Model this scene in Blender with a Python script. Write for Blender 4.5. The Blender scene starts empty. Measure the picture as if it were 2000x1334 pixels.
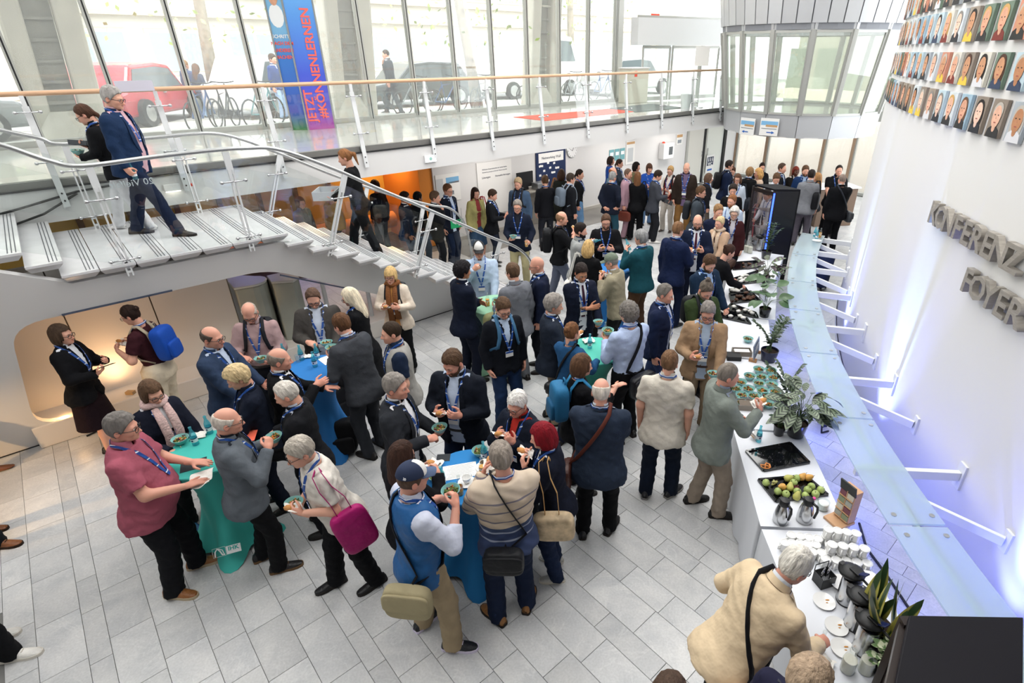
import bpy, bmesh, math, random
import numpy as np
from mathutils import Vector, Matrix, Euler
R = math.radians
random.seed(7); rng = np.random.default_rng(7)
SC = bpy.context.scene; COL = SC.collection
# ---------------------------------------------------------------- camera
EYE = 4.35; FPX = 1083.77; CXP = 1118.0; CYP = 667.0; PITCH = R(27.535)
cam = bpy.data.cameras.new('camera'); camo = bpy.data.objects.new('camera', cam); COL.objects.link(camo)
cam.sensor_width = 36.0; cam.sensor_fit = 'HORIZONTAL'; cam.lens = FPX / 2000 * 36
cam.shift_x = -(CXP - 1000) / 2000; cam.clip_start = .05; cam.clip_end = 400
camo.location = (0, 0, EYE); camo.rotation_euler = (math.pi / 2 - PITCH, 0, 0)
SC.camera = camo
SC.view_settings.view_transform = 'Standard'; SC.view_settings.look = 'None'
SC.view_settings.gamma = 1.0; SC.view_settings.use_curve_mapping = False
SC.view_settings.exposure = 0.14
SC.cycles.use_denoising = True
SC.cycles.max_bounces = 8; SC.cycles.transparent_max_bounces = 24; SC.cycles.diffuse_bounces = 3
SC.cycles.glossy_bounces = 3; SC.cycles.transmission_bounces = 6
SC.cycles.caustics_reflective = False; SC.cycles.caustics_refractive = False
SC.cycles.sample_clamp_indirect = 6
# ---------------------------------------------------------------- sky, sun and added fill lights
W = bpy.data.worlds.new('world'); SC.world = W; W.use_nodes = True
bgn = W.node_tree.nodes['Background']; bgn.inputs[0].default_value = (.93, .97, 1, 1); bgn.inputs[1].default_value = 4.2
def lamp(kind, name, loc, rot, power, color=(1, 1, 1), **k):
    l = bpy.data.lights.new(name, kind); l.energy = power; l.color = color
    for a, b in k.items(): setattr(l, a, b)
    o = bpy.data.objects.new(name, l); o.location = loc; o.rotation_euler = rot; COL.objects.link(o); return o
lamp('SUN', 'sun', (0, 30, 20), (R(30), 0, R(38)), 6.5, (1, .95, .87), angle=R(1.5))
# tile-aligned frame: u runs along the balcony, v runs from the hall towards the street
YW = R(-43.2)
UX, UY = math.cos(YW), -math.sin(YW); VX, VY = math.sin(YW), math.cos(YW)
def P(u, v, z=0.0): return Vector((u * UX + v * VX, u * UY + v * VY, z))
UROT = math.atan2(UY, UX)
def fill_area(u, v, su, sv, power, col=(1, .985, .96), z=8.3):
    o = lamp('AREA', 'hall_fill', P(u, v, z), (0, 0, UROT), power, col, shape='RECTANGLE', size=su, size_y=sv)  # unseen area light added as soft hall fill
for u, v in ((-1, 2.5), (6, 2.5), (13, 2.5), (-1, 7.6), (6, 7.6), (13, 7.6)):
    fill_area(u, v, 5.2, 3.6, 210 if u < 0 else 330)
for u in (8.2, 10.6, 13, 15.6): fill_area(u, 11.2, 1.4, .5, 26, (1, .95, .9), 2.33)  # more fill, added under the gallery to brighten the back wall
# ---------------------------------------------------------------- pixel of the 2000x1334 frame -> point on a level plane
_c, _s = math.cos(PITCH), math.sin(PITCH)
def ray(x, y):
    a = (x - CXP) / FPX; b = (y - CYP) / FPX
    return Vector((a, _c - b * _s, -_s - b * _c))
def G(x, y, z=0.0):
    d = ray(x, y); t = (z - EYE) / d.z
    return Vector((d.x * t, d.y * t, z))
def GVp(x, y, v):
    d = ray(x, y); t = v / (d.x * VX + d.y * VY)
    return Vector((d.x * t, d.y * t, EYE + d.z * t))
def uvof(p): return (p.x * UX + p.y * UY, p.x * VX + p.y * VY)
# ---------------------------------------------------------------- materials
MATS = {}
def _nt(name):
    m = bpy.data.materials.new(name); m.use_nodes = True; nt = m.node_tree
    return m, nt, nt.nodes['Principled BSDF']
def _n(nt, t, **k):
    n = nt.nodes.new(t)
    for a, b in k.items():
        if a.startswith('i_'): n.inputs[a[2:].replace('_', ' ')].default_value = b
        else: setattr(n, a, b)
    return n
def lin(h):
    if isinstance(h, str):
        h = h.lstrip('#'); h = tuple(int(h[i:i + 2], 16) / 255 for i in (0, 2, 4))
    return tuple((c / 12.92 if c <= .04045 else ((c + .055) / 1.055) ** 2.4) for c in h[:3])
def mat(name, col=None, rough=.5, metal=0., var=0., vscale=6., bump=0., bscale=60., spec=.5, objcol=False, trans=0., ior=1.45,
        emit=None, estr=0., coat=0., sheen=0., rand=0., stretch=None, detail=3., alpha=1.):
    if name in MATS: return MATS[name]
    m, nt, b = _nt(name); L = nt.links
    b.inputs['Roughness'].default_value = rough; b.inputs['Metallic'].default_value = metal
    b.inputs['Specular IOR Level'].default_value = spec; b.inputs['Coat Weight'].default_value = coat
    b.inputs['Sheen Weight'].default_value = sheen; b.inputs['Transmission Weight'].default_value = trans; b.inputs['IOR'].default_value = ior
    if alpha < 1: b.inputs['Alpha'].default_value = alpha
    tc = _n(nt, 'ShaderNodeTexCoord'); src = None; vec = tc.outputs['Object']
    if stretch:
        mp = _n(nt, 'ShaderNodeMapping'); mp.inputs['Scale'].default_value = stretch; L.new(vec, mp.inputs[0]); vec = mp.outputs[0]
    if objcol:
        oi = _n(nt, 'ShaderNodeObjectInfo'); src = oi.outputs['Color']
    else:
        c = lin(col) if isinstance(col, str) else col
        rg = _n(nt, 'ShaderNodeRGB'); rg.outputs[0].default_value = (*c, 1); src = rg.outputs[0]
    if var > 0 or rand > 0:
        hs = _n(nt, 'ShaderNodeHueSaturation'); L.new(src, hs.inputs['Color']); val = None
        if var > 0:
            no = _n(nt, 'ShaderNodeTexNoise', i_Scale=vscale, i_Detail=detail); L.new(vec, no.inputs['Vector'])
            mr = _n(nt, 'ShaderNodeMapRange'); mr.inputs[1].default_value = .3; mr.inputs[2].default_value = .7
            mr.inputs[3].default_value = 1 - var; mr.inputs[4].default_value = 1 + var; L.new(no.outputs['Fac'], mr.inputs[0]); val = mr.outputs[0]
        if rand > 0:
            o2 = _n(nt, 'ShaderNodeObjectInfo'); m2 = _n(nt, 'ShaderNodeMapRange'); m2.inputs[3].default_value = 1 - rand; m2.inputs[4].default_value = 1 + rand
            L.new(o2.outputs['Random'], m2.inputs[0])
            if val is None: val = m2.outputs[0]
            else:
                mm = _n(nt, 'ShaderNodeMath', operation='MULTIPLY'); L.new(val, mm.inputs[0]); L.new(m2.outputs[0], mm.inputs[1]); val = mm.outputs[0]
        L.new(val, hs.inputs['Value']); src = hs.outputs[0]
    L.new(src, b.inputs['Base Color'])
    if bump > 0:
        bn = _n(nt, 'ShaderNodeTexNoise', i_Scale=bscale, i_Detail=2.); L.new(vec, bn.inputs['Vector'])
        bp = _n(nt, 'ShaderNodeBump', i_Strength=bump, i_Distance=.01); L.new(bn.outputs['Fac'], bp.inputs['Height']); L.new(bp.outputs[0], b.inputs['Normal'])
    if emit is not None:
        e = lin(emit) if isinstance(emit, str) else emit
        b.inputs['Emission Color'].default_value = (*e, 1); b.inputs['Emission Strength'].default_value = estr
    MATS[name] = m; return m
def glass_mat(name, tint=(1, 1, 1), refl=.12, rough=.0, body=0., bodycol=(.8, .9, .9)):
    # thin architectural pane: clear, a mirror-like share that rises at grazing angles, a little body colour
    if name in MATS: return MATS[name]
    m, nt, b = _nt(name); L = nt.links; nt.nodes.remove(b)
    out = nt.nodes['Material Output']
    tr = _n(nt, 'ShaderNodeBsdfTransparent'); tr.inputs[0].default_value = (*tint, 1)
    gl = _n(nt, 'ShaderNodeBsdfGlossy'); gl.inputs['Roughness'].default_value = rough
    lw = _n(nt, 'ShaderNodeLayerWeight'); fr = _n(nt, 'ShaderNodeMath', operation='POWER'); fr.inputs[1].default_value = 4.; L.new(lw.outputs['Facing'], fr.inputs[0])
    ad = _n(nt, 'ShaderNodeMath', operation='MULTIPLY_ADD'); ad.inputs[1].default_value = .7; ad.inputs[2].default_value = .03 + refl * .2; L.new(fr.outputs[0], ad.inputs[0])
    mx = _n(nt, 'ShaderNodeMixShader'); L.new(ad.outputs[0], mx.inputs[0]); L.new(tr.outputs[0], mx.inputs[1]); L.new(gl.outputs[0], mx.inputs[2])
    res = mx.outputs[0]
    if body > 0:
        df = _n(nt, 'ShaderNodeBsdfDiffuse'); df.inputs[0].default_value = (*bodycol, 1)
        tl = _n(nt, 'ShaderNodeBsdfTranslucent'); tl.inputs[0].default_value = (*bodycol, 1)
        m2 = _n(nt, 'ShaderNodeMixShader'); m2.inputs[0].default_value = .5; L.new(df.outputs[0], m2.inputs[1]); L.new(tl.outputs[0], m2.inputs[2])
        m3 = _n(nt, 'ShaderNodeMixShader'); m3.inputs[0].default_value = body; L.new(res, m3.inputs[1]); L.new(m2.outputs[0], m3.inputs[2]); res = m3.outputs[0]
    L.new(res, out.inputs[0]); MATS[name] = m; return m
# ---------------------------------------------------------------- mesh helpers
class MB:
    """collects shapes for ONE mesh object"""
    def __init__(s): s.v = []; s.f = []; s.m = []; s.mi = 0
    def add(s, vs, fs, mi=None):
        o = len(s.v); s.v += [tuple(v) for v in vs]; s.f += [tuple(o + i for i in f) for f in fs]
        s.m += [s.mi if mi is None else mi] * len(fs); return s
    def box(s, c, d, rz=0., M=None, mi=None, taper=1.):
        x, y, z = d[0] / 2, d[1] / 2, d[2] / 2; vs = []
        for k, (a, b, e) in enumerate(((-1, -1, -1), (1, -1, -1), (1, 1, -1), (-1, 1, -1), (-1, -1, 1), (1, -1, 1), (1, 1, 1), (-1, 1, 1))):
            t = taper if e > 0 else 1
            v = Vector((a * x * t, b * y * t, e * z))
            if M is not None: v = M @ v
            if rz: v = Matrix.Rotation(rz, 3, 'Z') @ v
            vs.append(v + Vector(c))
        return s.add(vs, ((0, 3, 2, 1), (4, 5, 6, 7), (0, 1, 5, 4), (1, 2, 6, 5), (2, 3, 7, 6), (3, 0, 4, 7)), mi)
    def beam(s, a, b, w, h, up=(0, 0, 1), mi=None):
        a = Vector(a); b = Vector(b); d = (b - a); L = d.length; d.normalize(); u = Vector(up); x = d.cross(u)
        if x.length < 1e-4: x = d.cross(Vector((1, 0, 0)))
        x.normalize(); u = x.cross(d)
        vs = [p + x * i * w / 2 + u * j * h / 2 for p in (a, b) for i, j in ((-1, -1), (1, -1), (1, 1), (-1, 1))]
        return s.add(vs, ((0, 1, 2, 3), (7, 6, 5, 4), (0, 4, 5, 1), (1, 5, 6, 2), (2, 6, 7, 3), (3, 7, 4, 0)), mi)
    def tube(s, pts, r, n=8, caps=True, mi=None, closed=False, flat=1., up=None):
        pts = [Vector(p) for p in pts]; N = len(pts); rs = r if isinstance(r, (list, tuple)) else [r] * N
        vs = []; prev = Vector(up) if up else None
        for i, p in enumerate(pts):
            if closed: t = pts[(i + 1) % N] - pts[i - 1]
            else: t = pts[min(i + 1, N - 1)] - pts[max(i - 1, 0)]
            if t.length < 1e-9: t = Vector((0, 0, 1))
            t.normalize()
            if prev is None: prev = Vector((0, 0, 1)) if abs(t.z) < .9 else Vector((1, 0, 0))
            x = prev - t * prev.dot(t)
            if x.length < 1e-5: x = t.orthogonal()
            x.normalize(); y = t.cross(x); prev = x
            for k in range(n):
                a = 2 * math.pi * k / n; vs.append(p + x * math.cos(a) * rs[i] * flat + y * math.sin(a) * rs[i])
        fs = []
        for i in range(N if closed else N - 1):
            j = (i + 1) % N
            for k in range(n):
                q = (k + 1) % n; fs.append((i * n + k, i * n + q, j * n + q, j * n + k))
        if caps and not closed: fs += [tuple(range(n - 1, -1, -1)), tuple((N - 1) * n + k for k in range(n))]
        return s.add(vs, fs, mi)
    def lathe(s, prof, n=16, c=(0, 0, 0), mi=None, M=None, cap0=True, cap1=True):
        vs = []; fs = []
        for r, z in prof:
            for k in range(n):
                a = 2 * math.pi * k / n; v = Vector((r * math.cos(a), r * math.sin(a), z))
                if M is not None: v = M @ v
                vs.append(v + Vector(c))
        for i in range(len(prof) - 1):
            for k in range(n):
                q = (k + 1) % n; fs.append((i * n + k, i * n + q, (i + 1) * n + q, (i + 1) * n + k))
        if cap0: fs.append(tuple(range(n - 1, -1, -1)))
        if cap1: fs.append(tuple((len(prof) - 1) * n + k for k in range(n)))
        return s.add(vs, fs, mi)
    def sph(s, c, r, n=10, m=6, M=None, mi=None):
        rr = r if isinstance(r, (tuple, list)) else (r, r, r); vs = [Vector((0, 0, -rr[2]))]; fs = []
        for i in range(1, m):
            t = math.pi * i / m
            for k in range(n):
                a = 2 * math.pi * k / n; vs.append(Vector((rr[0] * math.sin(t) * math.cos(a), rr[1] * math.sin(t) * math.sin(a), -rr[2] * math.cos(t))))
        vs.append(Vector((0, 0, rr[2])))
        for k in range(n): fs.append((0, 1 + (k + 1) % n, 1 + k))
        for i in range(m - 2):
            for k in range(n):
                q = (k + 1) % n; fs.append((1 + i * n + k, 1 + i * n + q, 1 + (i + 1) * n + q, 1 + (i + 1) * n + k))
        T = len(vs) - 1
        for k in range(n): fs.append((1 + (m - 2) * n + k, 1 + (m - 2) * n + (k + 1) % n, T))
        vs = [(M @ v if M is not None else v) + Vector(c) for v in vs]
        return s.add(vs, fs, mi)
    def prism(s, poly, ex, mi=None):
        """poly: list of 3-D points (one flat outline), ex: extrusion vector"""
        n = len(poly); ex = Vector(ex); vs = [Vector(p) for p in poly] + [Vector(p) + ex for p in poly]
        nrm = Vector((0, 0, 0))
        for i in range(n): nrm += vs[i].cross(vs[(i + 1) % n])
        flip = nrm.dot(ex) < 0
        fs = [tuple(range(n - 1, -1, -1)), tuple(range(n, 2 * n))] + [(i, (i + 1) % n, n + (i + 1) % n, n + i) for i in range(n)]
        if flip: fs = [tuple(reversed(f)) for f in fs]
        return s.add(vs, fs, mi)
    def grid(s, fn, nu, nv, mi=None, close_u=False):
        vs = [fn(i / nu, j / nv) for j in range(nv + 1) for i in range(nu + (0 if close_u else 1))]
        w = nu if close_u else nu + 1; fs = []
        for j in range(nv):
            for i in range(nu):
                a = j * w + i; b = j * w + (i + 1) % w if close_u else a + 1
                fs.append((a, b, b + w, a + w))
        return s.add(vs, fs, mi)
    def build(s, name, mats, parent=None, loc=None, smooth=False, bevel=0., rz=None, auto=None):
        me = bpy.data.meshes.new(name); me.from_pydata(s.v, [], s.f)
        mats = mats if isinstance(mats, (list, tuple)) else [mats]
        for m in mats: me.materials.append(m)
        if len(mats) > 1: me.polygons.foreach_set('material_index', s.m)
        if smooth or auto: me.polygons.foreach_set('use_smooth', [True] * len(me.polygons))
        me.update()
        if auto: me.set_sharp_from_angle(angle=R(auto))
        return link(name, me, parent, loc, rz, bevel)
def link(name, me, parent=None, loc=None, rz=None, bevel=0.):
    o = bpy.data.objects.new(name, me); COL.objects.link(o)
    if parent is not None: o.parent = parent
    if loc is not None: o.location = loc
    if rz is not None: o.rotation_euler = (0, 0, rz)
    if bevel > 0:
        b = o.modifiers.new('bevel', 'BEVEL'); b.width = bevel; b.segments = 2; b.limit_method = 'ANGLE'; b.angle_limit = R(40)
    return o
def thing(name, label, cat, loc=(0, 0, 0), rz=0., group=None):
    o = bpy.data.objects.new(name, None); COL.objects.link(o); o.empty_display_size = .1
    o.location = loc; o.rotation_euler = (0, 0, rz); return tag(o, label, cat, group)
def tag(o, label, cat, group=None, kind=None):
    o['label'] = label; o['category'] = cat
    if group: o['group'] = group
    if kind: o['kind'] = kind
    return o
def struct(o, kind='structure', label=None):
    o['kind'] = kind
    if label: o['label'] = label
    return o
def dup(root, loc, rz=None, label=None, group=None, scale=None):
    r = root.copy(); COL.objects.link(r); r.location = loc
    if rz is not None: r.rotation_euler = (0, 0, rz)
    if scale: r.scale = (scale,) * 3 if not isinstance(scale, tuple) else scale
    if label: r['label'] = label
    if group: r['group'] = group
    for ch in KIDS(root):
        c = ch.copy(); COL.objects.link(c); c.parent = r
        for g in KIDS(ch):
            d = g.copy(); COL.objects.link(d); d.parent = c
    return r
def KIDS(o): return [c for c in o.children]
def text_mesh(body, size, depth=0.004, bold=False):
    cu = bpy.data.curves.new('t', 'FONT'); cu.body = body; cu.size = size; cu.extrude = depth / 2; cu.align_x = 'CENTER'; cu.align_y = 'CENTER'
    cu.resolution_u = 2
    if bold: cu.offset = size * .022
    o = bpy.data.objects.new('t', cu); COL.objects.link(o)
    dg = bpy.context.evaluated_depsgraph_get(); me = bpy.data.meshes.new_from_object(o.evaluated_get(dg))
    bpy.data.objects.remove(o); bpy.data.curves.remove(cu); return me
def text(name, body, size, m, parent, loc, rot, depth=.004, bold=False):
    me = text_mesh(body, size, depth, bold); me.materials.clear(); me.materials.append(m)
    o = link(name, me, parent); o.location = loc; o.rotation_euler = rot; return o
# ================================================================ materials of the building
M_wall = mat('white_plaster', '#dedddc', .85, bump=.03, bscale=180)
M_wallw = mat('pale_panel', '#dcd6cf', .6)
M_steelw = mat('white_steel', '#dfe1e2', .35)
M_alu = mat('brushed_aluminium', '#b9bbbb', .32, .9, var=.06, vscale=30)
M_chrome = mat('polished_steel', '#c9c9cb', .16, 1.)
M_dark = mat('black_plastic', '#17181a', .45)
M_frame = mat('grey_window_frame', '#b4b5b0', .4, .3)
M_gasket = mat('black_gasket', '#1c1d20', .6)
M_glass = glass_mat('clear_pane', (.97, .985, .98), .10)
M_facade = glass_mat('facade_pane', (.98, .99, .985), .16, body=.08, bodycol=(.97, .98, .98))  # white body share paints a glare haze over the panes
M_beech = mat('beech_wood', '#d8ae8c', .4, var=.08, vscale=9, stretch=(1, 1, 12))
M_tread = mat('pale_stone_tread', '#d7d7d9', .22, var=.05, vscale=4, coat=.2)
M_grip = mat('dark_grip_strip', '#56575c', .7)
M_conc = mat('pale_concrete', '#c9c4b6', .8, var=.08, vscale=3, bump=.1, bscale=40)
M_rib = mat('ribbed_grey_metal', '#96958b', .6, var=.08, vscale=4)
M_black = mat('matt_black', '#0e0f12', .6)
M_white = mat('white_paint', '#eeeeee', .5)
M_paper = mat('white_paper', '#ecebe8', .8)
M_navy = mat('navy_board', '#16284f', .7)
M_blue = mat('print_blue', '#1f5fb4', .6)
M_sky = mat('print_skyblue', '#7db4dc', .6)
M_ochre = mat('print_ochre', '#c39a6a', .6)
M_grey = mat('print_grey', '#8d949a', .6)
M_txt = mat('print_dark', '#27334d', .7)
M_red = mat('print_red', '#ea5440', .7)
M_green = mat('print_green', '#12935a', .6)
M_teal = mat('print_teal', '#6fa7ae', .6)
def tile_mat():
    m, nt, b = _nt('stone_tile'); L = nt.links
    tc = _n(nt, 'ShaderNodeTexCoord'); oi = _n(nt, 'ShaderNodeObjectInfo'); geo = _n(nt, 'ShaderNodeNewGeometry')
    add = _n(nt, 'ShaderNodeVectorMath', operation='MULTIPLY_ADD'); add.inputs[1].default_value = (37, 53, 71)
    cb = _n(nt, 'ShaderNodeCombineXYZ')
    at = _n(nt, 'ShaderNodeAttribute', attribute_name='rnd')
    sm = _n(nt, 'ShaderNodeMath', operation='ADD'); L.new(oi.outputs['Random'], sm.inputs[0]); L.new(at.outputs['Fac'], sm.inputs[1])
    fr = _n(nt, 'ShaderNodeMath', operation='FRACT'); L.new(sm.outputs[0], fr.inputs[0])
    for i in range(3): L.new(fr.outputs[0], cb.inputs[i])
    L.new(cb.outputs[0], add.inputs[0]); L.new(geo.outputs['Position'], add.inputs[2])
    n1 = _n(nt, 'ShaderNodeTexNoise', i_Scale=2.6, i_Detail=5., i_Distortion=1.2); L.new(add.outputs[0], n1.inputs['Vector'])
    n2 = _n(nt, 'ShaderNodeTexNoise', i_Scale=55., i_Detail=2.); L.new(geo.outputs['Position'], n2.inputs['Vector'])
    wv = _n(nt, 'ShaderNodeTexNoise', i_Scale=1.7, i_Detail=7., i_Distortion=2.2); L.new(add.outputs[0], wv.inputs['Vector'])
    cr = _n(nt, 'ShaderNodeValToRGB'); L.new(n1.outputs['Fac'], cr.inputs[0])
    cr.color_ramp.elements[0].position = .3; cr.color_ramp.elements[0].color = (*lin('#b9bbbd'), 1)
    cr.color_ramp.elements[1].position = .72; cr.color_ramp.elements[1].color = (*lin('#d0d0cf'), 1)
    vr = _n(nt, 'ShaderNodeValToRGB'); L.new(wv.outputs['Fac'], vr.inputs[0]); e = vr.color_ramp.elements
    e[0].position = .485; e[0].color = (0, 0, 0, 1); e[1].position = .5; e[1].color = (1, 1, 1, 1); x = e.new(.515); x.color = (0, 0, 0, 1)
    mx = _n(nt, 'ShaderNodeMix', data_type='RGBA'); 
    mf = _n(nt, 'ShaderNodeMath', operation='MULTIPLY'); mf.inputs[1].default_value = .35; L.new(vr.outputs[0], mf.inputs[0]); L.new(mf.outputs[0], mx.inputs[0])
    L.new(cr.outputs[0], mx.inputs[6]); mx.inputs[7].default_value = (*lin('#dcdcda'), 1)
    hs = _n(nt, 'ShaderNodeHueSaturation'); L.new(mx.outputs[2], hs.inputs['Color'])
    mr = _n(nt, 'ShaderNodeMapRange'); mr.inputs[3].default_value = .9; mr.inputs[4].default_value = 1.08; L.new(fr.outputs[0], mr.inputs[0])
    m3 = _n(nt, 'ShaderNodeMapRange'); m3.inputs[1].default_value = .3; m3.inputs[2].default_value = .7; m3.inputs[3].default_value = .93; m3.inputs[4].default_value = 1.07; L.new(n2.outputs['Fac'], m3.inputs[0])
    mm = _n(nt, 'ShaderNodeMath', operation='MULTIPLY'); L.new(mr.outputs[0], mm.inputs[0]); L.new(m3.outputs[0], mm.inputs[1]); L.new(mm.outputs[0], hs.inputs['Value'])
    L.new(hs.outputs[0], b.inputs['Base Color']); b.inputs['Roughness'].default_value = .33; b.inputs['Specular IOR Level'].default_value = .4
    return m
M_tile = tile_mat(); M_joint = mat('dark_joint', '#787876', .8)
def poly_mesh(outer, holes, thick):
    """flat plate in its own x-y plane with holes, extruded by thick"""
    cu = bpy.data.curves.new('p', 'CURVE'); cu.dimensions = '2D'; cu.fill_mode = 'BOTH'; cu.extrude = thick / 2
    for loop in [outer] + holes:
        s = cu.splines.new('POLY'); s.points.add(len(loop) - 1); s.use_cyclic_u = True
        for p, q in zip(s.points, loop): p.co = (q[0], q[1], 0, 1)
    o = bpy.data.objects.new('p', cu); COL.objects.link(o)
    dg = bpy.context.evaluated_depsgraph_get(); me = bpy.data.meshes.new_from_object(o.evaluated_get(dg))
    bpy.data.objects.remove(o); bpy.data.curves.remove(cu); return me
def round_poly(pts, r, n=6):
    out = []; N = len(pts); rr = r if isinstance(r, (list, tuple)) else [r] * N
    for i, p in enumerate(pts):
        p = Vector(p); a = (Vector(pts[i - 1]) - p); b = (Vector(pts[(i + 1) % N]) - p); q = min(rr[i], a.length * .48, b.length * .48)
        if q < 1e-4: out.append(tuple(p)); continue
        a.normalize(); b.normalize(); s, e = p + a * q, p + b * q
        for k in range(n + 1):
            t = k / n; out.append(tuple(s * (1 - t) ** 2 + p * 2 * t * (1 - t) + e * t * t))
    return out
# ---------------------------------------------------------------- floor of the hall, tile by tile
fl = MB(); fl.prism([P(-9, -9, -.012), P(20.4, -9, -.012), P(20.4, 12.3, -.012), P(-9, 12.3, -.012)], (0, 0, -.2)); 
floor = struct(fl.build('floor', M_joint), label='hall floor of grey stone tiles')
random.seed(11)
tiles = []; u = -8.4
while u < 20:
    w = random.choice((.15, .2, .25, .28, .3, .3)); v = -4 - random.random() * .5
    while v < 12.2:
        l = random.choice((.4, .45, .55, .62, .62)); 
        c = P(u + w / 2, v + l / 2)
        if c.y > 1.2 and -1.12 * c.y - 1.5 < c.x < .92 * c.y + 1.5 and v + l < 12.28 and c.length < 26:
            tiles.append((c.length, u, v, w, l))
        v += l
    u += w
tiles.sort(); J = .0035
tcache = {}
for d, u, v, w, l in tiles[:300]:
    k = (round(w, 2), round(l, 2))
    if k not in tcache:
        t = MB(); x, y = k[0] / 2 - J / 2, k[1] / 2 - J / 2; e = .002
        t.add([(-x, -y, -.012), (x, -y, -.012), (x, y, -.012), (-x, y, -.012), (-x, -y, -e), (x, -y, -e), (x, y, -e), (-x, y, -e), (-x + e, -y + e, 0), (x - e, -y + e, 0), (x - e, y - e, 0), (-x + e, y - e, 0)],
              [(0, 1, 5, 4), (1, 2, 6, 5), (2, 3, 7, 6), (3, 0, 4, 7), (4, 5, 9, 8), (5, 6, 10, 9), (6, 7, 11, 10), (7, 4, 8, 11), (8, 9, 10, 11)])
        tcache[k] = t.build('tile', M_tile, floor); o = tcache[k]
    else:
        o = tcache[k].copy(); COL.objects.link(o)
    o.location = P(u + w / 2, v + l / 2); o.rotation_euler = (0, 0, UROT)
tb = MB(); rn = []
for d, u, v, w, l in tiles[300:]:
    j = J / 2; tb.prism([P(u + j, v + j, -.008), P(u + w - j, v + j, -.008), P(u + w - j, v + l - j, -.008), P(u + j, v + l - j, -.008)], (0, 0, .008)); rn += [random.random()] * 8
o = tb.build('tile_field', M_tile, floor); o['kind'] = 'stuff'
at = o.data.attributes.new('rnd', 'FLOAT', 'POINT'); at.data.foreach_set('value', rn)
# ---------------------------------------------------------------- gallery slab, back wall, ceiling
ZB = 2.9
b = MB(); b.prism([P(-9, 9.9, 2.37), P(15.6, 9.9, 2.37), P(15.6, 13.9, 2.37), P(-9, 13.9, 2.37)], (0, 0, .43))
struct(b.build('floor_gallery_slab', M_wall), label='white gallery slab')
b = MB(); b.prism([P(-9, 9.98, 2.8), P(15.6, 9.98, 2.8), P(15.6, 13.9, 2.8), P(-9, 13.9, 2.8)], (0, 0, .099))
M_gal = mat('polished_gallery_stone', '#d2d0ca', .1, var=.06, vscale=2.5, coat=.3)
g = struct(b.build('floor_gallery', M_gal), label='polished stone floor of the gallery')
b = MB(); b.prism([P(-9, 9.94, 2.8), P(15.6, 9.94, 2.8), P(15.6, 9.99, 2.8), P(-9, 9.99, 2.8)], (0, 0, .09))
struct(b.build('trim_1', mat('grey_edge_strip', '#8b8985', .5, .4)), label='grey metal strip along the gallery edge')
b = MB(); b.prism([P(-9, 9.88, 2.785), P(15.6, 9.88, 2.785), P(15.6, 9.95, 2.785), P(-9, 9.95, 2.785)], (0, 0, .018))
struct(b.build('trim_2', M_gasket), label='dark strip under the gallery edge')  # one solid dark strip on the slab face
wb = MB(); wb.prism([P(6.9, 12.25, 0), P(17.05, 12.25, 0), P(17.05, 12.4, 0), P(6.9, 12.4, 0)], (0, 0, 2.4))
struct(wb.build('wall_back', M_wall), label='white wall below the gallery')
wb = MB(); wb.prism([P(6.9, 12.22, 0), P(17.05, 12.22, 0), P(17.05, 12.25, 0), P(6.9, 12.25, 0)], (0, 0, .09))
struct(wb.build('baseboard_back', mat('pale_baseboard', '#b9b4ac', .5)))
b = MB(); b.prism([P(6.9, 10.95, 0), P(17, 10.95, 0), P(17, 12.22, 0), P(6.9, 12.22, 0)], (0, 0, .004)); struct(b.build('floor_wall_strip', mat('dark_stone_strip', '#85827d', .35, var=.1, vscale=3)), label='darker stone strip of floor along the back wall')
# side room behind the stair: amber wall, blue light
M_amber = mat('amber_wall', '#e08a35', .7); M_yel = mat('yellow_panel', '#d9b25a', .6)
b = MB(); b.prism([P(-6, 14.2, 0), P(7.2, 14.2, 0), P(7.2, 14.3, 0), P(-6, 14.3, 0)], (0, 0, 2.4)); 
w2 = struct(b.build('wall_far', M_yel), label='yellow panel wall of the side room')
for k in range(9):
    b = MB(); b.box((0, 0, 0), (.1, .06, 2.36)); o = b.build('panel', mat('brown_post', '#6b4f2a', .6), w2); o.location = P(.3 + k * .8, 14.15, 1.18); o.rotation_euler = (0, 0, UROT)
b = MB(); b.prism([P(6.55, 12.3, 0), P(6.9, 12.3, 0), P(6.9, 14.2, 0), P(6.55, 14.2, 0)], (0, 0, 2.38)); struct(b.build('wall_side_room', M_amber), label='orange wall pier')
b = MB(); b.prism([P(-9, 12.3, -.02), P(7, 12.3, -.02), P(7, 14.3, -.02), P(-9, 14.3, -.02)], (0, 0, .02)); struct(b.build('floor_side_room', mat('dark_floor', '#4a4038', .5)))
b = MB(); b.tube([P(2.0, 13.2, .62), P(6.2, 13.2, .62)], .2, 16); tag(b.build('padded_bolster', mat('orange_upholstery', '#f09a4a', .55), smooth=False, auto=40), 'long orange cylindrical bolster seat in the dim side room', 'bench')
lamp('AREA', 'amber_lamp_and_fill', P(6.2, 13.3, 2.3), (0, 0, UROT), 28, (1, .62, .25), size=.8); lamp('AREA', 'amber_lamp_and_fill', P(3.2, 10.6, 2.2), (0, 0, UROT), 14, (1, .72, .45), size=.8)  # second amber light is fill added for the floor under the stair
lamp('AREA', 'blue_lamp', P(2.6, 12.6, 2.3), (0, 0, UROT), 16, (.12, .16, 1), size=.8)
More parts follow.
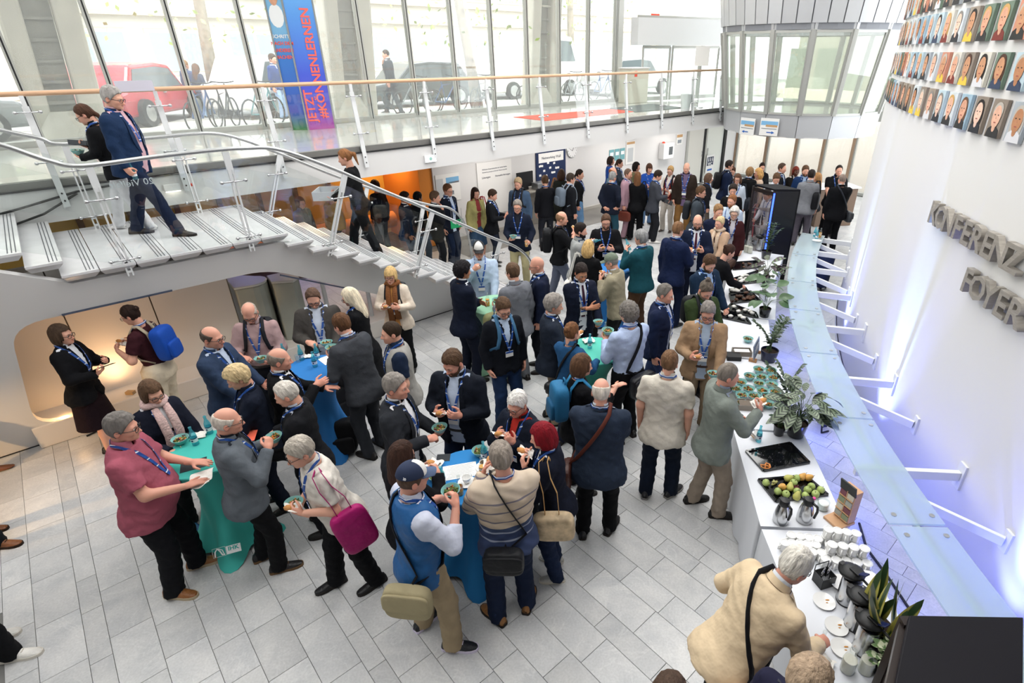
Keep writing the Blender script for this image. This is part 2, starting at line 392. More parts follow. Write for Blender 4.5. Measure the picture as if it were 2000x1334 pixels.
# roof added to block sky and sun, end walls behind the camera
b = MB(); b.prism([P(-10, -9, 8.6), P(24, -9, 8.6), P(24, 13.9, 8.6), P(-10, 13.9, 8.6)], (0, 0, .3)); struct(b.build('ceiling', M_wall), label='unseen opaque hall ceiling added to block the sky')
b = MB(); b.prism([P(-10, -9, 0), P(-9.8, -9, 0), P(-9.8, 13.9, 0), P(-10, 13.9, 0)], (0, 0, 8.6)); struct(b.build('wall_west', M_wall), label='white hall wall')
b = MB(); b.prism([P(-10, -9, 0), P(9, -9, 0), P(9, -8.8, 0), P(-10, -8.8, 0)], (0, 0, 8.6)); struct(b.build('wall_south', M_wall), label='white hall wall')
# ---------------------------------------------------------------- leaning stair wall with its bench niche
KI = .36
def WI(u, z): return P(u, 8.6 - KI * z, z)
cs = math.sqrt(1 + KI * KI)
outer = [(-7, 0), (-7, 5.0 * cs), (-5.2, 5.0 * cs), (-.1, 2.13 * cs), (2.14, 2.13 * cs), (6.6, .02), (6.6, 0)]
hole = round_poly([(-1.0, .29 * cs), (3.75, .29 * cs), (3.75, .66 * cs), (1.86, 1.765 * cs), (-.74, 1.765 * cs)], [.32, .12, .1, .3, .3])
me = poly_mesh(outer, [hole], .06); me.materials.append(M_wall)
wl = link('wall_left', me); struct(wl, label='leaning white stair wall with a bench niche')
zax = Vector((VX, VY, 0)) * (-KI) + Vector((0, 0, 1)); zax.normalize(); xax = Vector((UX, UY, 0)); nax = xax.cross(zax)
M4 = Matrix.Identity(4)
for i in range(3): M4[i][0], M4[i][1], M4[i][2] = xax[i], zax[i], nax[i]
wl.matrix_world = Matrix.Translation(P(0, 8.6 + .03, 0)) @ M4
b = MB(); b.prism([P(-1.04, 8.47, 0), P(3.8, 8.47, 0), P(3.8, 9.02, 0), P(-1.04, 9.02, 0)], (0, 0, .3)); struct(b.build('trim_3', M_wallw, bevel=.015), label='low bench inside the niche')
b = MB(); b.prism([P(-7, 8.585, 0), P(6.6, 8.585, 0), P(6.6, 8.61, 0), P(-7, 8.61, 0)], (0, 0, .012)); struct(b.build('baseboard_left', M_gasket))
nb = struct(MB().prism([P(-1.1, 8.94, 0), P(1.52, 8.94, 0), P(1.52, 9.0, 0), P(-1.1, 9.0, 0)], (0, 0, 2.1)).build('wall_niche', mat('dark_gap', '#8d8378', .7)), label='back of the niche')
for a, c in ((-1.1, -.33), (-.315, .56), (.575, 1.5)):
    b = MB(); b.prism([P(a, 8.9, .29), P(c, 8.9, .29), P(c, 8.95, .29), P(a, 8.95, .29)], (0, 0, 1.75)); o = b.build('panel', M_wallw, nb)
b = MB(); b.prism([P(-1.1, 8.54, .28), P(-1.1, 8.95, .28), P(-1.1, 8.95, 2.0), P(-1.1, 7.94, 2.0)], P(.07, 0)); struct(b.build('wall_niche_side', M_wallw))
b = MB(); b.prism([P(-1.1, 7.95, 1.8), P(1.9, 7.95, 1.8), P(1.9, 8.95, 1.8), P(-1.1, 8.95, 1.8)], (0, 0, .05)); struct(b.build('ceiling_niche', M_wall))
for a, c, z0, z1 in ((-.3, .75, 1.76, 1.76), (2.0, 3.0, 1.62, 1.07)):
    b = MB(); b.beam(P(a, 8.6 - KI * z0 - .005, z0 + .005), P(c, 8.6 - KI * z1 - .005, z1 + .005), .03, .02); tag(b.build('light_slot', mat('slot_blue_grey', '#4c5568', .4)), 'slim dark light slot on the %s edge of the niche' % ('level' if z0 == z1 else 'sloping'), 'light fitting')
# grey-green steel housings beneath the stair
M_gg = mat('grey_green_enamel', '#a5a99f', .45, var=.04)
def housing(label, pts, z, cut):
    t = thing('steel_housing', label, 'equipment', P(*pts[0]))
    o0 = P(*pts[0]); loc = [P(*p) - o0 for p in pts]
    MB().prism(loc, (0, 0, z)).build('body', M_gg, t, bevel=.02)
    c = sum(loc, Vector()) / len(loc)
    MB().prism([c + (p - c) * 1.04 + Vector((0, 0, z)) for p in loc], (0, 0, .035)).build('lid', mat('pale_lid', '#cfd0cc', .4), t, bevel=.01)
    return t
def arc(c, r, a0, a1, n): return [(c[0] + r * math.cos(R(a0 + (a1 - a0) * i / n)), c[1] + r * math.sin(R(a0 + (a1 - a0) * i / n))) for i in range(n + 1)]
housing('grey-green steel housing with a rounded shoulder, nearer the niche panels', [(1.58, 9.32), (1.56, 8.84), (1.78, 8.78)] + arc((1.83, 8.98), .2, -80, 60, 6) + [(1.8, 9.32)], 1.28, 0)
housing('grey-green steel housing with a closed flap, nearer the open end below the stair', [(2.08, 9.1), (2.05, 8.78), (2.3, 8.62), (2.42, 8.72), (2.42, 9.1)], 1.26, 0)
b = MB(); b.prism([P(1.9, 9.2, 0), P(2.2, 9.2, 0), P(2.2, 9.25, 0), P(1.9, 9.25, 0)], (0, 0, 1.2)); struct(b.build('trim_4', M_black), label='black sheet painting the dark of the gap between the housings')  # black sheet gives the gap its shade
for u_ in (2.75, 3.45):
    b = MB(); b.tube([P(u_, 8.75, .28), P(u_, 8.75, 1.35 - (u_ - 2.7) * .4)], .035, 10); tag(b.build('support_post', M_steelw, smooth=False, auto=40), 'white round post under the stair, %s the housings' % ('closer to' if u_ < 3 else 'farther from'), 'post')
# warm floor lamp by the niche
def floodlight(name, label, loc, rz, blue):
    t = thing(name, label, 'floodlight', loc, rz)
    MB().box((0, 0, .17), (.2, .1, .16), M=Matrix.Rotation(R(-35), 3, 'X')).build('housing', M_dark if not blue else mat('deep_navy', '#0a1540', .4), t, bevel=.008)
    MB().tube([(-.11, .02, .16), (-.12, .0, .02), (-.05, -.1, .01)], .012, 6).tube([(.11, .02, .16), (.12, .0, .02), (.05, -.1, .01)], .012, 6).build('bracket', M_dark, t)
    return t
# ---------------------------------------------------------------- staircase
NV, FV = 7.72, 9.86
st = thing('staircase', 'white staircase of floating stone treads with dark grip strips', 'staircase', P(2.1, 8.8, 0))
so = Vector(st.location)
def tread(u1, z, w, th=.09, back=FV):
    t = MB(); a = P(u1 - w, NV, z) - so; bq = P(u1, NV, z) - so; c = P(u1, back, z) - so; d = P(u1 - w, back, z) - so
    dv = Vector((VX, VY, 0)); du = Vector((UX, UY, 0)); dz = Vector((0, 0, -th))
    top = [a, bq, c, d]; mid = [p + Vector((0, 0, -.025)) for p in top]
    low = [a + dz + dv * .07 + du * .03, bq + dz + dv * .07 - du * .05, c + dz - du * .05, d + dz + du * .03]
    t.add(top + mid + low, [(0, 1, 2, 3), (1, 0, 4, 5), (2, 1, 5, 6), (3, 2, 6, 7), (0, 3, 7, 4), (5, 4, 8, 9), (6, 5, 9, 10), (7, 6, 10, 11), (4, 7, 11, 8), (11, 10, 9, 8)])
    o = t.build('tread', M_tread, st)
    for q in range(3):
        uu = u1 - .035 - q * .032
        s = MB(); s.prism([P(uu - .009, NV + .05, z) - so, P(uu, NV + .05, z) - so, P(uu, back - .03, z) - so, P(uu - .009, back - .03, z) - so], (0, 0, .002)); s.build('grip_strip', M_grip, o)
for k in range(7): tread(2.14 - .33 * k, 2.25, .322)
for k in range(1, 15): tread(2.14 + .298 * k, 2.25 - .15 * k, .335 if k < 15 else .3)
for k in range(1, 5): tread(-.1 - .27 * (k - 1), 2.25 + .155 * k, .30)
# side cheek closing the gap between treads and wall
# ---------------------------------------------------------------- railings
def rail_path(pts, n=8):
    out = []
    for i in range(len(pts) - 1):
        p0 = Vector(pts[max(i - 1, 0)]); p1 = Vector(pts[i]); p2 = Vector(pts[i + 1]); p3 = Vector(pts[min(i + 2, len(pts) - 1)])
        for k in range(n):
            t = k / n; out.append(.5 * ((2 * p1) + (p2 - p0) * t + (2 * p0 - 5 * p1 + 4 * p2 - p3) * t * t + (3 * p1 - p0 - 3 * p2 + p3) * t ** 3))
    out.append(Vector(pts[-1])); return out
def standoff(t, c, ax, half=.1):
    s = MB(); s.tube([c - ax * half, c + ax * half], .009, 6).sph(c - ax * half, .022, 8, 6).sph(c + ax * half, .022, 8, 6); s.build('glass_clamp', M_chrome, t, smooth=True)
def blade_post(t, bot, top, ax, n):
    # twin white flat bars with a head plate
    s = MB(); d = (top - bot).normalized()
    for k in (-1, 1): s.beam(bot + ax * .022 * k, top + ax * .022 * k - d * .2, .016, .045, up=n)
    s.beam(top - d * .25, top, .07, .03, up=n)
    s.beam(bot + d * .05 - ax * .03, bot + d * .05 + ax * .03, .02, .05, up=n); s.beam(bot + d * .14 - ax * .03, bot + d * .14 + ax * .03, .02, .05, up=n)
    s.build('post', M_steelw, t)
def stair_rail(label, v, path, posts, gv):
    t = thing('stair_railing', label, 'railing', P(2, v, 2.2)); o = Vector(t.location)
    MB().tube([P(u_, v, z) - o for u_, z in [tuple(q)[:2] for q in rail_path([(a, c, 0) for a, c in path], 6)]], .024, 10).build('handrail', M_alu, t, smooth=True)
    ax = Vector((UX, UY, 0)); n = Vector((VX, VY, 0)); pz = []
    for (u0, z0), (u1, z1) in posts:
        bot, top = P(u0, v, z0) - o, P(u1, v, z1) - o
        blade_post(t, bot, top, ax, n); d = (top - bot)
        for f in (.16, .72): standoff(t, bot + d * f - n * .03, ax, .13)
        pz.append((bot, d))
    for (b0, d0), (b1, d1) in zip(pz[:-1], pz[1:]):
        g0 = ax * .035
        quad = [b0 + d0 * .12 + g0, b1 + d1 * .12 - g0, b1 + d1 * .86 - g0, b0 + d0 * .86 + g0]
        MB().prism([q - n * .03 for q in quad], n * .01).build('glass_panel', M_glass, t)
    return t
stair_rail('near stair railing with a round steel handrail and clear glass', NV + .05,
    [(-3.2, 5.1), (-2., 4.5), (-.6, 3.78), (-.17, 3.57), (.12, 3.39), (.36, 3.31), (.98, 3.33), (1.5, 3.34), (1.9, 3.33), (2.3, 3.27), (2.94, 2.95), (3.47, 2.63), (4.32, 2.14), (5.34, 1.53), (5.88, 1.23), (6.17, .95), (6.3, .61), (6.33, .3)],
    [((-1.2, 2.75), (-1.2, 4.05)), ((.41, 2.1), (.41, 3.29)), ((1.69, 2.1), (1.69, 3.31)), ((2.62, 1.82), (3.05, 2.88)), ((3.87, 1.18), (4.3, 2.14)), ((5.2, .6), (5.57, 1.42))], 0)
stair_rail('far stair railing next to the gallery with a round steel handrail', FV - .16,
    [(-3.2, 5.1), (-2., 4.5), (-.6, 3.76), (-.16, 3.54), (.15, 3.42), (.35, 3.33), (1.19, 3.32), (1.73, 3.33), (2.05, 3.31), (2.36, 3.21), (2.8, 2.98), (3.6, 2.53), (4.5, 2.08), (5.35, 1.83 - .1), (5.75, 1.6), (6.03, 1.3), (6.15, .84), (6.17, .3)],
    [((-1.2, 2.75), (-1.2, 4.05)), ((.36, 2.25), (.36, 3.3)), ((1.57, 2.25), (1.57, 3.3)), ((2.46, 1.95), (2.85, 2.93)), ((3.8, 1.28), (4.15, 2.24)), ((4.85, .75), (5.2, 1.76))], 0)
# gallery railing
t = thing('gallery_railing', 'gallery railing with a round beech handrail and clear glass', 'railing', P(6, 9.9, ZB)); o0 = Vector(t.location)
MB().tube([P(-6, 10.0, 3.9) - o0, P(15.5, 10.0, 3.9) - o0], .03, 10).build('handrail', M_beech, t, smooth=True)
ax = Vector((UX, UY, 0)); n = Vector((VX, VY, 0)); us = [-5.35 + 1.375 * k for k in range(16)]
for u_ in us:
    bot, top = P(u_, 9.84, 2.55) - o0, P(u_, 9.97, 3.88) - o0
    s = MB()
    s.beam(bot, top - Vector((0, 0, .12)), .07, .018, up=n).beam(bot + n * .05 + Vector((0, 0, .05)), top + n * .03 - Vector((0, 0, .12)), .05, .02, up=n).beam(top - Vector((0, 0, .22)), top, .045, .03, up=n)
    s.build('post', M_steelw, t)
    for f in (.42, .86): standoff(t, bot + (top - bot) * f - n * .035, ax, .12)
    for f in (.06, .13): MB().sph(bot + (top - bot) * f - n * .012, .012, 6, 4).build('bolt', M_gasket, t)
for a, c in zip(us[:-1], us[1:]):
    MB().prism([P(a + .05, 9.86, 2.98) - o0, P(c - .05, 9.86, 2.98) - o0, P(c - .05, 9.94, 3.76) - o0, P(a + .05, 9.94, 3.76) - o0], n * .012).build('glass_panel', M_glass, t)
# ---------------------------------------------------------------- glass front to the street
win = struct(MB().prism([P(-9, 13.6, 2.9), P(14.9, 13.6, 2.9), P(14.9, 13.72, 2.9), P(-9, 13.72, 2.9)], (0, 0, .1)).build('window_1', M_frame), label='glass front of the hall')
mus = [-6.95 + 1.2 * k for k in range(19)]
for u_ in mus:
    m = MB(); m.box((-.026, 0, 0), (.028, .13, 5.6)).box((.026, 0, 0), (.028, .13, 5.6)).box((0, .0, 0), (.026, .115, 5.6), mi=1)
    o = m.build('mullion', [M_frame, M_gasket], win); o.location = P(u_, 13.64, 5.75); o.rotation_euler = (0, 0, UROT)
for a, c in zip(mus[:-1], mus[1:]):
    MB().prism([P(a + .03, 13.655, 3.0), P(c - .03, 13.655, 3.0), P(c - .03, 13.655, 8.5), P(a + .03, 13.655, 8.5)], n * .012).build('pane', M_facade, win)
# entrance lobby at the right end of the gallery
lob = struct(MB().prism([P(14.75, 13.6, 2.9), P(15.0, 13.6, 2.9), P(15.0, 13.8, 2.9), P(14.75, 13.8, 2.9)], (0, 0, 5.6)).build('door_1', M_frame, bevel=.01), label='glazed street entrance')
MB().prism([P(14.9, 12.9, 4.55), P(18.4, 12.0, 4.55), P(18.4, 12.3, 4.55), P(14.9, 13.2, 4.55)], (0, 0, .75)).build('header', M_steelw, lob)
for (a, va), (c, vc), zt in (((15.3, 13.0), (16.35, 12.75), 4.5), ((16.45, 12.72), (17.6, 12.45), 4.5), ((17.65, 12.43), (18.4, 12.25), 4.5)):
    f = MB()
    f.beam(P(a, va, 2.92), P(a, va, zt), .09, .06).beam(P(c, vc, 2.92), P(c, vc, zt), .09, .06).beam(P(a, va, zt), P(c, vc, zt), .07, .09).beam(P(a, va, 2.98), P(c, vc, 2.98), .06, .12)
    fr = f.build('door_frame', M_frame, lob)
    MB().prism([P(a, va, 3.0), P(c, vc, 3.0), P(c, vc, zt), P(a, va, zt)], (VX * .012, VY * .012, 0)).build('pane', M_facade, fr)
MB().prism([P(14.9, 12.9, 5.3), P(18.4, 12.0, 5.3), P(18.4, 12.06, 5.3), P(14.9, 12.96, 5.3)], (0, 0, .06)).build('rail', M_frame, lob)
# cable duct cover on the gallery edge etc. come later
# ---------------------------------------------------------------- curved white wall on the right
WCX, WCY, WR = 20.0, 2.6, 16.55
def CW(deg, z, off=0.0):
    r = WR + off; return Vector((WCX + r * math.cos(R(deg)), WCY + r * math.sin(R(deg)), z))
def cwrot(deg): return R(deg) + math.pi / 2   # local -y looks into the hall, +x reads left to right
b = MB(); b.grid(lambda s, q: CW(140 + 70 * s, 8.6 * q), 140, 8); w = b.build('wall_right', M_wall, smooth=True)
w.data.flip_normals() if w.data.polygons[0].normal.x > 0 else None
so_ = w.modifiers.new('s', 'SOLIDIFY'); so_.thickness = .2; so_.offset = -1
struct(w, label='curved white wall with the portrait gallery')
b = MB(); b.grid(lambda s, q: CW(140 + 70 * s, .1 * q, .012), 140, 1); struct(b.build('baseboard_right', mat('pale_skirting', '#c9cbd0', .5), smooth=True))
# ---------------------------------------------------------------- glazed drum
DU, DV, DR = 16.15, 7.9, 2.02
NP = 16
dr = thing('glazed_drum', 'round glazed drum with pale metal cladding hanging beside the gallery', 'drum', P(DU, DV, 2.4)); d0 = Vector(dr.location)
def DP(k, r, z): a = R(360 / NP * k + 4); return P(DU + r * math.cos(a), DV + r * math.sin(a), z) - d0
M_clad = mat('pale_metal_cladding', '#c6c8cb', .4, .35, rand=.05); M_jn = mat('cladding_joint', '#8d9096', .7)
M_dglass = glass_mat('drum_pane', (.9, .93, .9), .35, body=.12, bodycol=(.8, .82, .76))
dn = Vector((0, 0, 0))
for k in range(NP):
    for nm, z0, z1, r0, r1, mm in (('apron_panel', 2.4, 2.95, DR, DR + .05, M_clad), ('spandrel', 4.78, 4.98, DR + .3, DR + .33, M_clad)):
        a0, a1 = DP(k + .01, r0, z0), DP(k + .99, r0, z0); c0, c1 = DP(k + .01, r1, z1), DP(k + .99, r1, z1)
        inn = (-(a0 + a1) / 2); inn.z = 0; inn.normalize()
        MB().add([a0, a1, c1, c0, a0 + inn * .05, a1 + inn * .05, c1 + inn * .05, c0 + inn * .05], [(0, 1, 2, 3), (5, 4, 7, 6), (1, 0, 4, 5), (2, 1, 5, 6), (3, 2, 6, 7), (0, 3, 7, 4)]).build(nm, mm, dr)
    f = MB(); p0, p1 = DP(k, DR + .05, 2.95), DP(k, DR + .32, 4.82)
    rad = DP(k, 1, 2.4); rad.z = 0; rad.normalize()
    f.beam(p0, p1, .09, .1, up=rad); fr = f.build('mullion', M_frame, dr)
    q0, q1, q2, q3 = DP(k + .06, DR + .03, 2.97), DP(k + .94, DR + .03, 2.97), DP(k + .94, DR + .29, 4.78), DP(k + .06, DR + .29, 4.78)
    inn = -((q0 + q1) / 2); inn.z = 0; inn.normalize()
    MB().add([q0, q1, q2, q3, q0 + inn * .012, q1 + inn * .012, q2 + inn * .012, q3 + inn * .012], [(0, 1, 2, 3), (5, 4, 7, 6), (1, 0, 4, 5), (2, 1, 5, 6), (3, 2, 6, 7), (0, 3, 7, 4)]).build('pane', M_dglass, dr)
    e = MB(); lw = .09
    for (s0, s1) in ((q0, q3), (q1, q2)): e.beam(s0, s1, .05, .05, up=inn)
    e.beam(q0, q1, .05, .07, up=inn).beam(q3, q2, .05, .06, up=inn); e.build('pane_frame', M_frame, dr)
for k in range(44):
    def DQ(j, r, z): a = R(360 / 44 * j); return P(DU + r * math.cos(a), DV + r * math.sin(a), z) - d0
    a0, a1, c0, c1 = DQ(k + .04, DR + .36, 4.95), DQ(k + .96, DR + .36, 4.95), DQ(k + .04, DR + .62, 6.6), DQ(k + .96, DR + .62, 6.6)
    inn = -((a0 + a1) / 2); inn.z = 0; inn.normalize()
    MB().add([a0, a1, c1, c0, a0 + inn * .03, a1 + inn * .03, c1 + inn * .03, c0 + inn * .03], [(0, 1, 2, 3), (5, 4, 7, 6), (1, 0, 4, 5), (2, 1, 5, 6), (3, 2, 6, 7), (0, 3, 7, 4)]).build('cladding_board', M_clad, dr)
MB().lathe([(DR + .3, 2.42), (DR + .55, 4.2)], 44, c=(0, 0, 2.42 - 2.4 - .02), mi=0, cap0=False, cap1=False).build('backing', M_jn, dr)
MB().lathe([(DR - .02, 0), (DR - .02, .02)], 32).build('soffit', M_wall, dr)
MB().lathe([(DR - .1, .5), (DR - .1, .53)], 32).build('drum_floor', M_gal, dr)
# ---------------------------------------------------------------- lower glazed end wall and the gravel bank outside
win2 = struct(MB().prism([P(20.2, 12.4, 2.37), P(20.2, 5.2, 2.37), P(20.35, 5.2, 2.37), P(20.35, 12.4, 2.37)], (0, 0, .5)).build('window_2', M_frame), label='glazed end wall of the hall')
for k, v_ in enumerate((12.2, 10.9, 9.75, 8.75, 7.75, 6.9, 5.9)):
    m = MB(); m.box((-.04, 0, 0), (.05, .1, 2.4)).box((.03, 0, 0), (.09, .16, 2.4), mi=1); o = m.build('mullion', [M_frame, mat('brown_timber_post', '#a58a72', .5)], win2); o.location = P(20.28, v_, 1.2); o.rotation_euler = (0, 0, UROT + math.pi / 2)
    if k < 6:
        nv = (12.2, 10.9, 9.75, 8.75, 7.75, 6.9, 5.9)[k + 1]
        MB().prism([P(20.27, v_, .06), P(20.27, nv, .06), P(20.27, nv, 2.37), P(20.27, v_, 2.37)], (UX * .012, UY * .012, 0)).build('pane', M_facade, win2)
MB().prism([P(20.2, 12.4, 0), P(20.2, 5.2, 0), P(20.35, 5.2, 0), P(20.35, 12.4, 0)], (0, 0, .1)).build('sill', M_frame, win2)
b = MB(); b.grid(lambda s, q: P(20.4 + 9 * s, 3 + 11 * q, -.05 + 2.9 * min(1, s * 1.5) + .02 * math.sin(q * 40) * s), 20, 20)
struct(b.build('ground_gravel_bank', mat('pale_gravel', '#c9beb2', .9, var=.25, vscale=40, bump=.6, bscale=60)), label='pale gravel bank outside')
wo = struct(MB().prism([P(27.5, 2, 0), P(27.5, 14, 0), P(27.8, 14, 0), P(27.8, 2, 0)], (0, 0, 7)).build('wall_outside', mat('cream_render', '#d8d2c4', .8)), label='pale courtyard wall outside')
for k in range(9):
    MB().prism([P(27.4, 3 + k * 1.3, .3), P(27.4, 3.9 + k * 1.3, .3), P(27.5, 3.9 + k * 1.3, .3), P(27.5, 3 + k * 1.3, .3)], (0, 0, 4.2)).build('window_strip', mat('grey_green_glass', '#a9b0a2', .3), wo)
wb = MB(); wb.prism([P(17.05, 12.25, 2.37), P(20.3, 12.25, 2.37), P(20.3, 12.4, 2.37), P(17.05, 12.4, 2.37)], (0, 0, .5)); struct(wb.build('wall_back_lintel', M_wall))
b = MB(); b.prism([P(15.4, 9.9, 2.37), P(20.4, 9.9, 2.37), P(20.4, 12.5, 2.37), P(15.4, 12.5, 2.37)], (0, 0, .2)); struct(b.build('ceiling_lobby', M_wall))
b = MB(); b.prism([P(15.6, 9.9, 2.5), P(20.4, 9.9, 2.5), P(20.4, 13.9, 2.5), P(15.6, 13.9, 2.5)], (0, 0, .39)); struct(b.build('floor_entrance', M_gal), label='stone floor of the entrance')
# doors at the end of the back wall
d = struct(MB().prism([P(17.0, 12.2, 0), P(17.1, 12.2, 0), P(17.1, 12.42, 0), P(17.0, 12.42, 0)], (0, 0, 2.37)).build('door_2', M_frame), label='grey framed door by the back wall')
MB().prism([P(17.15, 12.28, 0), P(18.1, 12.28, 0), P(18.1, 12.33, 0), P(17.15, 12.33, 0)], (0, 0, 2.3)).build('leaf', mat('pale_grey_door', '#dcdad2', .5), d)
MB().tube([P(18.0, 12.24, .95), P(18.0, 12.22, 1.05), P(18.0, 12.24, 1.15)], .012, 6).build('handle', M_chrome, d)
MB().prism([P(18.1, 12.26, 0), P(18.2, 12.26, 0), P(18.2, 12.42, 0), P(18.1, 12.42, 0)], (0, 0, 2.37)).build('jamb', M_gasket, d)
d = struct(MB().prism([P(18.2, 12.24, 0), P(18.28, 12.24, 0), P(18.28, 12.42, 0), P(18.2, 12.42, 0)], (0, 0, 2.37)).build('door_3', M_frame), label='pale glazed door to the washrooms')
MB().prism([P(18.28, 12.3, 0), P(19.4, 12.3, 0), P(19.4, 12.34, 0), P(18.28, 12.34, 0)], (0, 0, 2.3)).build('leaf', mat('frosted_door', '#e3e6df', .35), d)
MB().tube([P(18.4, 12.26, .9), P(18.4, 12.26, 1.2)], .014, 6).build('handle', M_chrome, d)
MB().prism([P(19.4, 12.24, 0), P(19.55, 12.24, 0), P(19.55, 12.42, 0), P(19.4, 12.42, 0)], (0, 0, 2.37)).build('jamb', M_gasket, d)
wb = MB(); wb.prism([P(19.55, 12.25, 0), P(20.3, 12.25, 0), P(20.3, 12.4, 0), P(19.55, 12.4, 0)], (0, 0, 2.4)); struct(wb.build('wall_back_end', M_wall))
# ================================================================ people: implicit surfaces -> meshes
f4 = np.float32
def smin(a, b, k):
    h = np.clip(.5 + .5 * (b - a) / k, 0, 1); return b + (a - b) * h - k * h * (1 - h)
def smax(a, b, k): return -smin(-a, -b, k)
def s_cone(X, Y, Z, a, b, ra, rb):
    a = np.asarray(a, f4); b = np.asarray(b, f4); d = b - a; L = float(d @ d) + 1e-9
    t = np.clip(((X - a[0]) * d[0] + (Y - a[1]) * d[1] + (Z - a[2]) * d[2]) / L, 0, 1)
    return np.sqrt((X - a[0] - t * d[0]) ** 2 + (Y - a[1] - t * d[1]) ** 2 + (Z - a[2] - t * d[2]) ** 2) - (ra + t * (rb - ra))
def s_ell(X, Y, Z, c, r):
    x, y, z = X - c[0], Y - c[1], Z - c[2]
    k0 = np.sqrt((x / r[0]) ** 2 + (y / r[1]) ** 2 + (z / r[2]) ** 2); k1 = np.sqrt((x / r[0] ** 2) ** 2 + (y / r[1] ** 2) ** 2 + (z / r[2] ** 2) ** 2) + 1e-6
    return k0 * (k0 - 1) / k1
def axes(lo, hi, h):
    return np.meshgrid(*[np.arange(lo[i], hi[i] + h, h, dtype=f4) for i in range(3)], indexing='ij', sparse=True)
def nets(F, lo, h):
    """surface nets: scalar grid -> vertices, quads"""
    S = F < 0; nx, ny, nz = F.shape
    acc = np.zeros((nx - 1, ny - 1, nz - 1, 3), f4); cnt = np.zeros((nx - 1, ny - 1, nz - 1), f4)
    def off(ax, i, j):
        o = [(a, b, c) for a in (0, 1) for b in (0, 1) for c in (0, 1)]
        return o
    sl = lambda n, s: slice(s, n - 1 + s)
    quads = []
    for ax in range(3):
        o1, o2 = [q for q in range(3) if q != ax]
        for a in (0, 1):
            for b in (0, 1):
                i0 = [0, 0, 0]; i0[o1] = a; i0[o2] = b; i1 = list(i0); i1[ax] = 1
                A = F[sl(nx, i0[0]), sl(ny, i0[1]), sl(nz, i0[2])]; B = F[sl(nx, i1[0]), sl(ny, i1[1]), sl(nz, i1[2])]
                m = (A < 0) != (B < 0); idx = np.nonzero(m); t = A[idx] / (A[idx] - B[idx])
                p = np.empty((len(t), 3), f4); p[:, ax] = t; p[:, o1] = a; p[:, o2] = b
                acc[idx] += p; cnt[idx] += 1
    act = cnt > 0; ids = np.full(act.shape, -1, np.int64); I = np.nonzero(act); ids[I] = np.arange(len(I[0]))
    V = (acc[I] / cnt[I][:, None] + np.stack(I, 1)) * h + np.asarray(lo, f4)
    for ax in range(3):
        o1, o2 = [(1, 2), (2, 0), (0, 1)][ax]
        s0 = [slice(1, -1)] * 3; s0[ax] = slice(0, -1); s1 = [slice(1, -1)] * 3; s1[ax] = slice(1, None)
        a, b = S[tuple(s0)], S[tuple(s1)]
        for sgn, m in ((1, a & ~b), (-1, ~a & b)):
            idx = np.nonzero(m)
            if not len(idx[0]): continue
            c = [idx[q] + (0 if q == ax else 1) for q in range(3)]
            def at(d1, d2):
                e = [q.copy() for q in c]; e[o1] -= d1; e[o2] -= d2; return ids[e[0], e[1], e[2]]
            q = np.stack([at(1, 1), at(0, 1), at(0, 0), at(1, 0)], 1)
            quads.append(q if sgn > 0 else q[:, ::-1])
    return V, (np.concatenate(quads) if quads else np.zeros((0, 4), np.int64))
def np_mesh(name, V, Q, mats, mi=None, col=None, smooth=True):
    me = bpy.data.meshes.new(name); me.vertices.add(len(V)); me.vertices.foreach_set('co', np.ascontiguousarray(V, f4).ravel())
    n = len(Q); me.loops.add(n * 4); me.loops.foreach_set('vertex_index', np.ascontiguousarray(Q, np.int32).ravel())
    me.polygons.add(n); me.polygons.foreach_set('loop_start', np.arange(0, n * 4, 4, dtype=np.int32))
    me.polygons.foreach_set('loop_total', np.full(n, 4, np.int32))
    if smooth: me.polygons.foreach_set('use_smooth', np.ones(n, bool))
    for m in mats: me.materials.append(m)
    if mi is not None: me.polygons.foreach_set('material_index', np.ascontiguousarray(mi, np.int32))
    me.update(calc_edges=True)
    if col is not None:
        a = me.attributes.new('tint', 'FLOAT_COLOR', 'POINT'); a.data.foreach_set('color', np.c_[col, np.ones(len(col))].astype(f4).ravel())
    me.validate(); return me
# ---------------------------------------------------------------- materials for people
def skin_mat():
    m, nt, b = _nt('skin'); L = nt.links
    oi = _n(nt, 'ShaderNodeObjectInfo'); at = _n(nt, 'ShaderNodeAttribute', attribute_name='tint'); mx = _n(nt, 'ShaderNodeMix', data_type='RGBA', blend_type='MULTIPLY')
    mx.inputs[0].default_value = 1; L.new(oi.outputs['Color'], mx.inputs[6]); L.new(at.outputs['Color'], mx.inputs[7])
    L.new(mx.outputs[2], b.inputs['Base Color']); b.inputs['Roughness'].default_value = .5; b.inputs['Specular IOR Level'].default_value = .35
    b.inputs['Subsurface Weight'].default_value = .08; b.inputs['Subsurface Radius'].default_value = (.012, .005, .003); return m
M_skin = skin_mat()
M_eye = mat('eye_white', '#e6e2dd', .25); M_iris = mat('iris', '#2b211b', .2)
def cloth(name, rough, var, vs, bump, bs, stretch=None, spec=.18):
    m = mat(name, None, rough, var=var, vscale=vs, bump=min(1., bump * 2.4), bscale=bs, objcol=True, stretch=stretch, spec=spec); return m
M_hair = cloth('hair', .62, .34, 34, .5, 80, stretch=(1, 1, .25))
CL = dict(wool=cloth('wool_cloth', .85, .10, 9, .35, 18), cotton=cloth('cotton_cloth', .8, .06, 7, .42, 15), denim=cloth('denim_cloth', .85, .18, 6, .35, 18),
          knit=cloth('knit_cloth', .95, .14, 60, .5, 55), shiny=cloth('nylon_cloth', .45, .10, 10, .45, 14), leather=cloth('leather', .4, .12, 14, .2, 60, spec=.5),
          plain=cloth('plain_stuff', .6, .05, 8, .1, 40))
